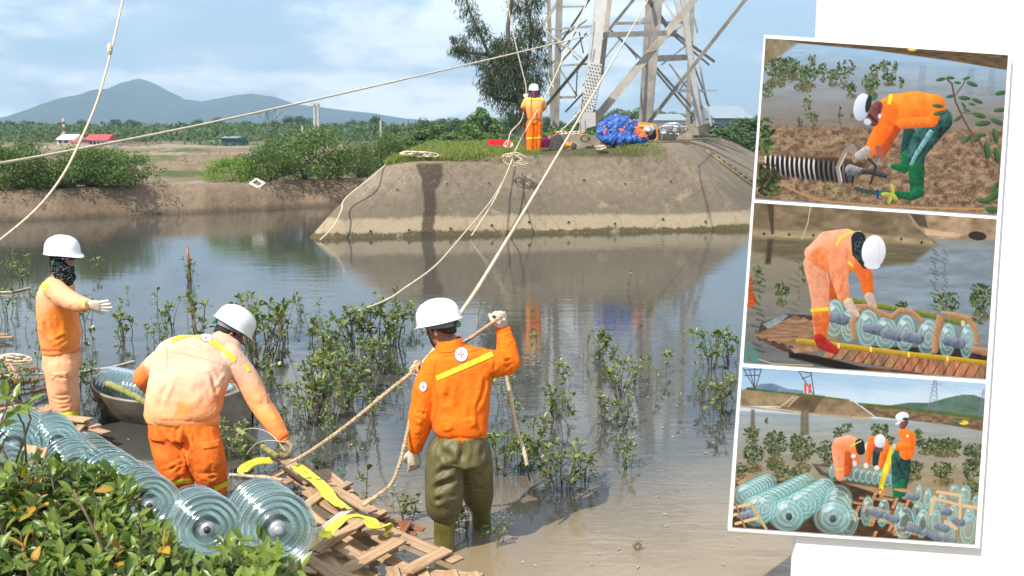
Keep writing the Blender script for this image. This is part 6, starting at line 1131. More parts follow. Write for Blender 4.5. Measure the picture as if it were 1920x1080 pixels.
# ------------------------------------------------------------------ yellow webbing slings
m = Mat('yellow_webbing', .7, spec=.25); co = m.coord(); m.base(m.mix(m.rng(m.noise(co, 14, 5, .6), .45, .65, 0, .35), m.ramp(m.noise(co, 60, 2), [(.4, (.62, .60, .03)), (.6, (.82, .80, .12))]), (.35, .30, .08))); m.bump(m.noise(co, 90, 2), .3, .004); WEB = m.m
def sling(lab, pts, w, tw):
    """folded webbing strap: ribbon with thickness, twisting along its way"""
    e = empty('lifting_sling', pts[0], lab, 'sling'); cp = catmull(pts, 8); n = len(cp); vs = []; K = 10
    for i, p in enumerate(cp):
        t = (cp[min(i + 1, n - 1)] - cp[max(i - 1, 0)]).normalized(); a = tw[0] + (tw[1] - tw[0]) * i / (n - 1); u = t.cross(Vector((0, 0, 1))).normalized(); v = u.cross(t).normalized(); s = u * math.cos(a) + v * math.sin(a); nn = t.cross(s)
        for j in range(K): x = -1 + 2 * j / (K - 1); vs.append(p + s * (x * w / 2) + nn * (.006 * math.cos(x * 7 + i * .12) + .002 * math.sin(i * .9)))
    b = MB(); b.add(vs, [(i * K + j, i * K + j + 1, (i + 1) * K + j + 1, (i + 1) * K + j) for i in range(n - 1) for j in range(K - 1)]); o = b.build('webbing', WEB, e, True); so = o.modifiers.new('t', 'SOLIDIFY'); so.thickness = .004
sling('yellow lifting sling draped from the pale pallet tip over the slats', [G(556, 872, .36), G(580, 890, .33), G(606, 912, .32), G(622, 935, .32), G(645, 952, .33)], .11, (.0, .35))
sling('yellow lifting sling folded over the middle of the main pallet', [G(604, 1008, .36), G(625, 985, .40), G(655, 968, .42), G(690, 972, .40), G(704, 990, .36), G(722, 985, .34), G(727, 1002, .28)], .11, (.1, .5))
sling('yellow sling loop curling round in front of the glove of the bending man', [G(510, 862, .34), G(480, 866, .36), G(457, 880, .38), G(462, 892, .34), G(500, 893, .30)], .075, (.5, .1))
WIRE = simple('thin_wire', (.4, .38, .34), (.5, .48, .44), 9, .5, 0); rr_ = random.Random(2)
b = MB(); b.tube(catmull([P(430, 845, 7.0), P(445, 815, 7.0), P(470, 803, 6.95), P(505, 812, 6.8), P(535, 845, 6.7)], 6), .003, 5); setp(b.build('steel_wire', WIRE), 'thin bent steel wire arching beside the hand of the bending man', 'wire')
b = MB(); b.tube(catmull([P(462, 852, 6.9), P(480, 832, 6.85), P(505, 826, 6.75), P(540, 829, 6.7)], 6), .003, 5); setp(b.build('steel_wire', WIRE), 'short pale wire curving just below the arching steel wire', 'wire')
# foam splash behind the boot
sx = G(930, 985); b = MB(); rr_ = random.Random(12)
for k in range(150): t = rr_.random() ** 1.5; b.ball(sx + Vector((rr_.gauss(-.02, .06) + t * .12, rr_.gauss(0, .04), abs(rr_.gauss(0, .03)) + t * rr_.uniform(0, .18))), rr_.uniform(.002, .006), 4)
SPL = Mat('splash_drops', .1, (.8, .82, .82)); SPL.b.inputs['Alpha'].default_value = .8; setp(b.build('water_splash', SPL.m), kind='stuff')
# ================================================================== mangrove seedlings standing in the pond
LF_MANG = leafmat('mangrove_leaves', [srgb(58, 86, 42), srgb(92, 116, 56), srgb(124, 140, 70), srgb(156, 152, 84), srgb(76, 100, 52)], .38, .22)
STEM = simple('mangrove_stem', (.09, .07, .04), (.2, .16, .09), 10, .8, .2, .005)
def obovate(b, c, d, nrm, L, W, fold=.25, mi=0):
    """one leaf: 6 rim points and a folded midrib"""
    d = d.normalized(); nrm = (nrm - d * nrm.dot(d)); nrm = nrm.normalized() if nrm.length > 1e-5 else d.orthogonal().normalized(); s = d.cross(nrm)
    pts_ = [(0, 0), (.32, .62), (.68, 1.0), (.92, .55), (1, 0)]; mid = [c + d * (x * L) - nrm * (.10 * L * x * x) for x, _ in pts_]; up_ = [mid[i] + s * (W * pts_[i][1]) + nrm * (W * pts_[i][1] * fold) for i in (1, 2, 3)]; lo = [mid[i] - s * (W * pts_[i][1]) + nrm * (W * pts_[i][1] * fold) for i in (1, 2, 3)]
    k = len(b.v); b.v += [tuple(v) for v in mid + up_ + lo]; F_ = [(0, 5, 1), (1, 5, 6, 2), (2, 6, 7, 3), (3, 7, 4), (0, 1, 8), (1, 2, 9, 8), (2, 3, 10, 9), (3, 4, 10)]; b.f += [tuple(k + i for i in f) for f in F_]; b.m += [mi] * 8
def seedling(seed, stems, lean, leaves, L, spread):
    rr = random.Random(seed); lb, sb = MB(), MB()
    for s in range(stems):
        a = rr.uniform(0, 6.3); r0 = spread * (.15 if stems == 1 else rr.uniform(.1, .5)); top = Vector((math.cos(a) * spread * rr.uniform(.3, 1), math.sin(a) * spread * rr.uniform(.3, 1) * .8, rr.uniform(.6, 1.0))); base = Vector((math.cos(a) * r0 * .4, math.sin(a) * r0 * .4, -.25)); mid = base.lerp(top, .5) + Vector((rr.uniform(-1, 1), rr.uniform(-1, 1), 0)) * lean
        pts_ = catmull([base, mid, top], 5); sb.tube(pts_, [.016 - .0009 * i for i in range(len(pts_))], 4); n = rr.randint(max(2, leaves - 2), leaves + 2); tips = [top]
        for k in range(rr.randint(0, 2) if stems > 1 else rr.randint(1, 3)):
            o = pts_[rr.randint(4, 8)]; tp = o + Vector((rr.uniform(-1, 1), rr.uniform(-1, 1), rr.uniform(.5, 1))).normalized() * rr.uniform(.12, .3); sb.tube([o, tp], [.008, .005], 4); tips.append(tp)
        for tp in tips:
            for j in range(n):
                aa = j * 2.4 + rr.uniform(-.5, .5); el = rr.uniform(-.15, 1.25); d = Vector((math.cos(aa) * math.cos(el), math.sin(aa) * math.cos(el), math.sin(el))); c = tp - Vector((0, 0, rr.uniform(0, .13))) + d * .01; l = L * rr.uniform(.6, 1.2); obovate(lb, c, d, Vector((0, 0, 1)) + Vector((rr.uniform(-.5, .5), rr.uniform(-.5, .5), 0)), l, l * .30)
        for q_ in range(rr.randint(3, 7)):
            c = pts_[rr.randint(4, 10)]; aa = rr.uniform(0, 6.3); d = Vector((math.cos(aa), math.sin(aa), rr.uniform(-.2, .8))); l = L * rr.uniform(.5, .9); obovate(lb, c, d, Vector((0, 0, 1)), l, l * .30)
    return lb.mesh('foliage', smooth=False), sb.mesh('stem', smooth=True)
PROT = {0: [seedling(10 + i, 1, .10, 6, .17, .12) for i in range(4)], 1: [seedling(30 + i, 5, .12, 6, .165, .42) for i in range(4)], 2: [seedling(50 + i, 13, .12, 6, .15, .68) for i in range(4)], 3: [seedling(70 + i, 1, .05, 5, .3, .1) for i in range(2)]}
for v in PROT.values():
    for f_, s_ in v: f_.materials.append(LF_MANG); s_.materials.append(STEM)
PL = [(45, 532, 60, 1), (12, 600, 62, 1), (30, 585, 42, 0), (70, 600, 46, 0), (50, 625, 38, 0), (14, 520, 34, 1), (185, 512, 40, 0), (172, 515, 30, 0), (357, 527, 44, 1), (295, 580, 46, 0), (240, 556, 26, 0), (235, 640, 66, 1), (228, 600, 50, 0), (160, 620, 66, 1), (172, 648, 50, 0), (88, 700, 74, 1), (24, 750, 66, 2), (60, 752, 60, 1), (150, 735, 70, 1), (172, 700, 60, 0), (190, 790, 62, 1), (100, 745, 46, 0), (325, 622, 62, 1), (352, 606, 50, 0), (376, 640, 96, 1), (300, 665, 60, 1), (280, 640, 44, 0),
 (463, 640, 86, 2), (490, 690, 120, 2), (520, 668, 90, 1), (540, 640, 76, 1), (506, 735, 70, 1), (563, 592, 46, 1), (597, 594, 40, 0), (580, 640, 56, 1), (612, 690, 90, 2), (600, 745, 80, 2), (585, 800, 96, 2), (640, 720, 84, 2), (655, 765, 100, 2), (622, 830, 60, 1), (668, 650, 84, 2), (700, 655, 88, 2), (735, 645, 80, 2), (715, 700, 70, 2), (690, 735, 66, 1), (740, 700, 50, 1), (700, 790, 56, 1), (555, 770, 60, 1), (530, 810, 52, 1), (680, 690, 60, 1), (740, 556, 22, 1), (704, 560, 18, 3), (762, 660, 40, 0), (780, 610, 50, 1),
 (760, 760, 70, 0), (900, 600, 46, 0), (925, 625, 40, 1), (1000, 606, 40, 0), (935, 660, 40, 0), (960, 720, 40, 1), (940, 760, 56, 1), (1000, 660, 50, 0), (970, 790, 44, 1), (935, 890, 84, 2), (975, 880, 80, 2), (1010, 842, 74, 1), (1055, 918, 92, 2), (1098, 905, 66, 1), (1030, 905, 60, 1), (1042, 786, 78, 1), (1060, 730, 60, 1), (1180, 542, 42, 0), (1115, 670, 58, 2), (1145, 690, 48, 1), (1092, 700, 40, 0), (1165, 745, 66, 2), (1190, 720, 56, 1), (1215, 700, 46, 0), (1135, 790, 60, 1), (1165, 800, 66, 1), (1230, 735, 50, 0), (1250, 700, 60, 0), (1270, 775, 40, 0), (1178, 878, 62, 1), (1160, 850, 40, 0), (1330, 690, 74, 2), (1368, 680, 70, 1), (1345, 780, 78, 1), (1318, 760, 60, 1), (1372, 760, 60, 1), (1300, 720, 44, 0), (1282, 650, 40, 0),
 (688, 946, 92, 0), (757, 975, 66, 1), (740, 965, 44, 0), (868, 1003, 78, 1), (935, 1024, 50, 1), (855, 1010, 40, 0), (905, 1020, 34, 3), (430, 860, 70, 2), (480, 880, 62, 2), (520, 850, 50, 1), (600, 900, 50, 1), (450, 830, 44, 1), (640, 915, 40, 0), (560, 905, 40, 1)]
def zone(px, py):
    if py > 930: return 'between the pallets and the wading man' if px < 780 else 'at the boots of the wading man'
    if px < 200: return 'beside the pointing man' if py < 660 else 'around the left pallets'
    if px < 400: return 'between the pointing man and the bending man'
    if py > 820 and px < 660: return 'by the hand of the bending man'
    if px < 560: return 'just right of the bending helmet'
    if px < 660: return 'in the dense patch mid-pond'
    if px < 790: return 'left of the wading man and the knot'
    if px < 990: return 'near the raised arm and hanging rope'
    if px < 1130: return 'right of the hanging rope end'
    if px < 1260: return 'in the rippled pylon reflection'
    return 'beside the photo board'
zc = {}
for i, p in enumerate(PL): zc.setdefault((zone(*p[:2]), p[3]), []).append(i)
KN = {0: ('single-stemmed sparse mangrove seedling', 'mangrove_seedling'), 1: ('loose many-stemmed mangrove plant', 'mangrove_plant'), 2: ('dense leafy mangrove shrub', 'mangrove_shrub'), 3: ('tiny leafy mangrove sprout', 'mangrove_sprout')}
NT = ['nearest', 'second nearest', 'third nearest', 'fourth nearest', 'fifth nearest', 'sixth nearest', 'seventh nearest', 'eighth nearest', 'ninth nearest', 'tenth nearest', 'eleventh nearest', 'twelfth nearest']
for i, (px, pyb, hpx, k) in enumerate(PL):
    g_ = G(px, pyb); zz = max(0.0, near_z(g_.x, g_.y)) if px < 700 and pyb > 700 else 0.0
    hh = hpx * g_.y / F * 1.04 / CP; z_ = zone(px, pyb); grp = sorted(zc[(z_, k)], key=lambda j: (-PL[j][1], PL[j][0])); r_ = grp.index(i)
    lab = f'{KN[k][0]} {z_}' if len(grp) == 1 else f'{NT[r_]} {KN[k][0]} {z_}'
    e = empty(KN[k][1], (g_.x, g_.y, zz), lab, 'plant', 'mangrove seedlings in the pond'); e.rotation_euler = (0, 0, i * 2.39); e.scale = (hh * (1.0 if k != 2 else .95),) * 2 + (hh,)
    f_, s_ = PROT[k][i % len(PROT[k])]; link('foliage', f_, None, e); link('stem', s_, None, e)
dr_ = G(1195, 1032); rr_ = random.Random(6); b = MB()
for k in range(9): b.tube([dr_ + Vector((0, 0, -.02)), dr_ + Vector((rr_.uniform(-.03, .03), 0, .03)), dr_ + Vector((rr_.uniform(-.06, .05), rr_.uniform(-.03, .03), rr_.uniform(.03, .09)))], [.004, .003, .0015], 4)
setp(b.build('dry_twig', STEM), 'small dry dead twig sticking out of the water near the bottom of the view', 'twig')
for (a, c, w_) in ((560, 905, 1), (720, 905, 1), (750, 830, 1)):
    pass
# ================================================================== bush on the near bank
LF_BUSH = leafmat('glossy_bush_leaves', [srgb(56, 80, 32), srgb(88, 114, 40), srgb(118, 140, 50), srgb(146, 160, 64), srgb(70, 94, 38)], .36, .24)
LF_OLD = leafmat('yellowing_leaves', [srgb(190, 150, 40), srgb(170, 120, 40), srgb(150, 140, 60)], .5, .25)
TWIG = simple('twig_bark', (.10, .07, .045), (.24, .17, .11), 14, .8, .3, .004)
LEAFM = []
def one_leaf(seed):
    b = MB(); rr = random.Random(seed); n = 6; W = .18 + .05 * rr.random(); vs = []; fs = []
    prof = [(0, 0.02), (.15, .45), (.35, .85), (.6, 1.0), (.82, .66), (1.0, .02)]
    for i, (x, w) in enumerate(prof):
        bend = -.22 * x * x * (.5 + rr.random() * .4)
        for j, y in enumerate((-1, -.5, 0, .5, 1)): vs.append((x, y * w * W, bend + abs(y) * w * W * .38 + .01 * math.sin(i * 2 + j)))
    b.add(vs, [(i * 5 + j, i * 5 + j + 1, (i + 1) * 5 + j + 1, (i + 1) * 5 + j) for i in range(5) for j in range(4)]); return b
LB = [one_leaf(i) for i in range(4)]; LEAFM = [b.mesh('leaf', smooth=True) for b in LB]; LNP = [(np.array(b.v), np.array(b.f)) for b in LB]
for me in LEAFM: me.materials.append(LF_BUSH)
def lmat(c, d, up, L):
    d = d.normalized(); up = (up - d * up.dot(d)); up = up.normalized() if up.length > 1e-4 else d.orthogonal(); s = up.cross(d); M = Matrix((d, s, up)).transposed().to_4x4(); M = Matrix.Translation(c) @ M @ Matrix.Scale(L, 4); return M
def in_poly(x, y, pg):
    c = False; n = len(pg)
    for i in range(n):
        (x1, y1), (x2, y2) = pg[i], pg[(i + 1) % n]
        if (y1 > y) != (y2 > y) and x < (x2 - x1) * (y - y1) / (y2 - y1) + x1: c = not c
    return c
def shrub(name, lab, pg, Yr, ntw, L, root_at, nobj, seed, per=(6, 10), dens_top=True):
    rr = random.Random(seed); e = empty(name, root_at, lab, 'bush'); o = Vector(root_at); x0, x1 = min(p[0] for p in pg), max(p[0] for p in pg); y0, y1 = min(p[1] for p in pg), max(p[1] for p in pg); lv = []; tb = MB(); t_ = 0
    while t_ < ntw:
        px, py = rr.uniform(x0, x1), rr.uniform(y0, y1)
        if not in_poly(px, py, pg): continue
        f = (py - y0) / (y1 - y0); Y = Yr[1] + (Yr[0] - Yr[1]) * (f * .75 + rr.random() * .25); tip = P(px, py, Y); t_ += 1
        gd_ = Vector((rr.gauss(0, .35), rr.gauss(-.05, .3), 1)).normalized(); ln = rr.uniform(.10, .24); base = tip - gd_ * ln
        mid = base.lerp(tip, .5) + Vector((rr.gauss(0, .01), rr.gauss(0, .01), 0)); low = base + Vector((rr.gauss(0, .05), rr.gauss(.02, .05), -rr.uniform(.12, .3)))
        tb.tube([low, base, mid, tip], [.0045, .0038, .003, .0018], 4); n = rr.randint(*per); old = rr.random() < .09
        for j in range(n):
            u = j / n; c = base.lerp(tip, .35 + .65 * u); a = j * 2.4 + rr.uniform(-.4, .4); el = .15 + 1.0 * u * u + rr.gauss(0, .22); side = gd_.orthogonal().normalized(); s2 = gd_.cross(side); d = (side * math.cos(a) + s2 * math.sin(a)) * math.cos(el) + gd_ * math.sin(el)
            lv.append((Y + rr.random() * .3, c, d, Vector((rr.gauss(0, .3), rr.gauss(-.25, .3), 1)), L * rr.uniform(.6, 1.15) * (1 - .25 * u), rr.randint(0, 3), old and rr.random() < .5))
    # main branches
    for k in range(min(14, ntw // 5 + 1)):
        a = P(*next((x_, y_) for x_, y_ in iter(lambda: (rr.uniform(x0, x1), rr.uniform(y0, y1)), None) if in_poly(x_, y_ - 45, pg)), rr.uniform(*Yr)); r0 = a + Vector((rr.gauss(0, .10), rr.gauss(.05, .1), -rr.uniform(.3, .55))); tb.tube(catmull([r0, r0.lerp(a, .5) + Vector((rr.gauss(0, .08), rr.gauss(0, .05), .05)), a], 5), [.008 - .0005 * i for i in range(11)], 5)
    tb.build('twigs', TWIG, e, True, kind='stuff'); lv.sort(key=lambda l: l[0] - l[4] * 3)
    for (Y, c, d, up, L_, k, old) in lv[:nobj]:
        ob = bpy.data.objects.new('leaf', LEAFM[k]); COL.objects.link(ob); ob.parent = e; ob.matrix_local = Matrix.Translation(-o) @ lmat(c, d, up, L_)
    for flag, mt in ((False, LF_BUSH), (True, LF_OLD)):
        V, Fc, n0 = [], [], 0
        for (Y, c, d, up, L_, k, old) in lv[nobj:]:
            if old != flag: continue
            M = np.array(Matrix.Translation(-o) @ lmat(c, d, up, L_)); v, f = LNP[k]; V.append(v @ M[:3, :3].T + M[:3, 3]); Fc.append(f + n0); n0 += len(v)
        if V: setp(link('foliage', raw_mesh('foliage', np.concatenate(V), np.concatenate(Fc), True), mt, e), kind='stuff')
    return e
shrub('leafy_bush', 'large glossy green bush on the near bank covering the bottom left of the view', [(-60, 893), (0, 888), (50, 862), (100, 850), (150, 876), (200, 866), (238, 892), (262, 930), (296, 975), (330, 1020), (370, 1045), (410, 1035), (440, 1030), (470, 1050), (480, 1100), (480, 1200), (-60, 1200)], (2.7, 4.0), 620, .085, P(150, 1130, 3.4), 300, 3)
shrub('leafy_shrub', 'small upright shrub with broad leaves in front of the largest insulator string', [(415, 1010), (440, 990), (480, 1000), (510, 995), (530, 1020), (520, 1060), (505, 1100), (430, 1100), (410, 1050)], (2.9, 3.5), 20, .10, P(470, 1130, 3.1), 150, 8, (7, 10))
shrub('leafy_sprig', 'broad-leaved sprig leaning in from the left edge above the insulator pile', [(-30, 690), (20, 695), (30, 720), (12, 760), (-10, 880), (-30, 880)], (3.2, 3.8), 7, .10, P(-40, 960, 3.5), 60, 5, (4, 6))
b = MB(); b.tube(catmull([P(-40, 960, 3.5), P(-20, 860, 3.5), P(8, 775, 3.5), P(26, 735, 3.5)], 5), [.007 - .0004 * i for i in range(16)], 5); setp(b.build('bare_stalk', TWIG, None, True), 'thin brown stalk rising at the left edge beside the sprig', 'stalk')

rr_ = np.random.RandomState(21); n_ = 260; yy_ = rr_.uniform(5.6, 16, n_) ; xx_ = rr_.uniform(-.42, .32, n_) * yy_
co_, f_ = leaf_cloud('d', np.stack([xx_, yy_, np.full(n_, .006)], -1), rr_.normal(size=(n_, 3)) * .05 + [0, 0, 1], rr_.uniform(.006, .028, n_), .35, rs=rr_)
setp(link('floating_debris', raw_mesh('floating_debris', co_, f_), simple('leaf_litter', (.25, .2, .12), (.5, .45, .34), 4, .8, 0)), kind='stuff')
# ================================================================== photo board: three prints on a white mount, with an added white wall behind
class Paint:
    """a small numpy painter; every call works in the print's own design units"""
    def __init__(s, tl, tr, br, bl, W=700, H=462, seed=1):
        s.W, s.H = W, H; j, i = np.meshgrid((np.arange(W) + .5) / W, (np.arange(H) + .5) / H); tl, tr, bl = map(np.array, (tl, tr, bl)); s.X = tl[0] + j * (tr - tl)[0] + i * (bl - tl)[0]; s.Y = tl[1] + j * (tr - tl)[1] + i * (bl - tl)[1]
        s.im = np.zeros((H, W, 3)); s.u = W / np.linalg.norm(tr - tl); s.o = tl; a = np.array([[(tr - tl)[0] / W, (bl - tl)[0] / H], [(tr - tl)[1] / W, (bl - tl)[1] / H]]); s.inv = np.linalg.inv(a); s.rs = np.random.RandomState(seed)
    def win(s, x0, y0, x1, y1):
        c = np.array([[x0, y0], [x1, y0], [x0, y1], [x1, y1]]) - s.o; p = c @ s.inv.T; a, b = np.floor(p.min(0)).astype(int) - 2, np.ceil(p.max(0)).astype(int) + 2
        return slice(max(a[1], 0), max(min(b[1], s.H), 0)), slice(max(a[0], 0), max(min(b[0], s.W), 0))
    def blend(s, w, al, col):
        al = np.clip(al, 0, 1)[..., None]; s.im[w] = s.im[w] * (1 - al) + np.asarray(col) / 255. * al if np.ndim(col) == 1 else s.im[w] * (1 - al) + col * al
    def fbm(s, w, sx, sy, seed, o=4): return fbm(s.X[w] / sx + seed * 7.1, s.Y[w] / sy + seed * 3.3, o)
    def fill(s, fn): s.im[:] = fn(s.X, s.Y)
    def poly(s, pts_, c1, c2=None, soft=1.5, nz=(30, 30), ang=0, lit=0):
        x = [p[0] for p in pts_]; y = [p[1] for p in pts_]; w = s.win(min(x) - 4, min(y) - 4, max(x) + 4, max(y) + 4); X, Y = s.X[w], s.Y[w]
        if X.size == 0: return
        ins = np.zeros(X.shape, bool); dm = np.full(X.shape, 1e9); n = len(pts_)
        for i in range(n):
            (ax, ay), (bx, by) = pts_[i], pts_[(i + 1) % n]; L2 = (bx - ax) ** 2 + (by - ay) ** 2 + 1e-9; t = np.clip(((X - ax) * (bx - ax) + (Y - ay) * (by - ay)) / L2, 0, 1); dm = np.minimum(dm, np.hypot(X - ax - t * (bx - ax), Y - ay - t * (by - ay)))
            if abs(by - ay) > 1e-9: ins ^= ((ay > Y) != (by > Y)) & (X < (bx - ax) * (Y - ay) / (by - ay) + ax)
        sd = np.where(ins, dm, -dm); al = np.clip(.5 + sd / (2 * soft), 0, 1)
        c1 = np.array(c1) / 255.; c2 = np.array(c2 if c2 is not None else c1 * 255 * .8) / 255.; q = np.clip(.5 + 1.8 * s.fbm(w, nz[0], nz[1], n), 0, 1)[..., None]; col = c1 * q + c2 * (1 - q)
        if lit: col = col * (1 - lit * np.exp(-np.maximum(sd, 0) / 14.))[..., None]
        s.blend(w, al, col)
    def limb(s, pts_, rad, c_lit, c_dk, nz=.25, light=(-.45, -.8)):
        """tapered round form with soft shading and cloth-like streaks"""
        r = max(rad); x = [p[0] for p in pts_]; y = [p[1] for p in pts_]; w = s.win(min(x) - r - 4, min(y) - r - 4, max(x) + r + 4, max(y) + r + 4); X, Y = s.X[w], s.Y[w]
        if X.size == 0: return
        best = np.full(X.shape, -1e9); nx = np.zeros(X.shape); ny = np.zeros(X.shape)
        for i in range(len(pts_) - 1):
            (ax, ay), (bx, by) = pts_[i], pts_[i + 1]; L2 = (bx - ax) ** 2 + (by - ay) ** 2 + 1e-9; t = np.clip(((X - ax) * (bx - ax) + (Y - ay) * (by - ay)) / L2, 0, 1); px, py = X - ax - t * (bx - ax), Y - ay - t * (by - ay); R_ = rad[i] + (rad[i + 1] - rad[i]) * t; d = np.hypot(px, py); sdv_ = R_ - d; k = sdv_ > best; best = np.where(k, sdv_, best); nx = np.where(k, px / R_, nx); ny = np.where(k, py / R_, ny)
        fo = 1 - np.abs(s.fbm(w, r * .45, r * .7, int(x[0]), 3)) * 9; sh = np.clip(.50 + .5 * (nx * light[0] + ny * light[1]) + nz * 1.6 * s.fbm(w, r * .5, r * .8, int(x[0])) + nz * .45 * fo, 0, 1)[..., None]
        s.blend(w, np.clip(.5 + best / 2.5, 0, 1), np.array(c_lit) / 255. * sh + np.array(c_dk) / 255. * (1 - sh))
    def ell(s, cx, cy, rx, ry, rot, col, a=1., ring=None, soft=1.5, dk=None):
        R_ = max(rx, ry) + 4; w = s.win(cx - R_, cy - R_, cx + R_, cy + R_); X, Y = s.X[w] - cx, s.Y[w] - cy
        if X.size == 0: return
        c_, s_ = math.cos(rot), math.sin(rot); u, v = (X * c_ + Y * s_) / rx, (-X * s_ + Y * c_) / ry; d = np.hypot(u, v); m_ = min(rx, ry)
        al = np.clip(.5 + (1 - d) * m_ / (2 * soft), 0, 1) if ring is None else np.exp(-((1 - d) * m_ / ring) ** 2)
        if dk is None: s.blend(w, al * a, np.array(col, float))
        else: q = np.clip(.6 - .45 * (u * .5 + v * .8), 0, 1)[..., None]; s.blend(w, al * a, np.array(col) / 255. * q + np.array(dk) / 255. * (1 - q))
    def line(s, pts_, wd, col, a=1.):
        for i in range(len(pts_) - 1):
            (ax, ay), (bx, by) = pts_[i], pts_[i + 1]; w = s.win(min(ax, bx) - wd - 3, min(ay, by) - wd - 3, max(ax, bx) + wd + 3, max(ay, by) + wd + 3); X, Y = s.X[w], s.Y[w]
            if X.size == 0: continue
            t = np.clip(((X - ax) * (bx - ax) + (Y - ay) * (by - ay)) / ((bx - ax) ** 2 + (by - ay) ** 2 + 1e-9), 0, 1); s.blend(w, a * np.clip(.5 + (wd / 2 - np.hypot(X - ax - t * (bx - ax), Y - ay - t * (by - ay))) / 2, 0, 1), np.array(col, float))
    def leaves(s, cx, cy, rx, ry, n, L, cols, a=1.):
        for _ in range(n):
            t, r = s.rs.uniform(0, 6.3), s.rs.uniform(0, 1) ** .55; c = np.array(cols[s.rs.randint(len(cols))], float) * s.rs.uniform(.75, 1.2); l = L * s.rs.uniform(.6, 1.3); s.ell(cx + rx * r * math.cos(t), cy + ry * r * math.sin(t), l, l * .42, s.rs.uniform(-1.4, 1.4), np.clip(c, 0, 255), a, soft=1.2)
    def plant(s, cx, cy, w, h, n, L=9, refl=.5):
        G_ = [(58, 74, 44), (84, 100, 58), (112, 122, 74), (44, 54, 36)]
        if refl: s.leaves(cx, cy + h * .55 * refl, w * .8, h * .55 * refl, int(n * .6), L, [(100, 92, 52), (84, 80, 46)], .65)
        for k in range(max(2, n // 14)): s.line([(cx + s.rs.uniform(-.4, .4) * w, cy), (cx + s.rs.uniform(-.8, .8) * w, cy - h * s.rs.uniform(.5, 1))], 2.2, (60, 50, 34), .8)
        s.leaves(cx, cy - h * .5, w, h * .5, n, L, G_)
    def grain(s, k): s.im += s.rs.normal(size=s.im.shape[:2])[..., None] * k
    def out(s, name):
        s.grain(.018); im = np.clip(s.im, 0, 1); img = bpy.data.images.new(name, s.W, s.H); img.pixels.foreach_set(np.concatenate([im, np.ones((s.H, s.W, 1))], 2)[::-1].astype(np.float32).ravel()); img.update(); img.pack(); return img
def lerp3(a, b, t): return np.array(a) / 255. * (1 - t[..., None]) + np.array(b) / 255. * t[..., None]
def water(P_, y_edge, far, near, rip=.05):
    def fn(X, Y):
        t = np.clip((Y - y_edge(X)[0]) / (y_edge(X)[1] - y_edge(X)[0]), 0, 1); c = lerp3(far, near, t); n = fbm(X / 160., Y / 26., 5) * 2 * rip + fbm(X / 60., Y / 7., 3) * 2 * rip * .6; return c + n[..., None]
    P_.fill(fn)
O1, O2, OD = (255, 150, 50), (246, 112, 20), (176, 62, 10); OP = (248, 176, 130)
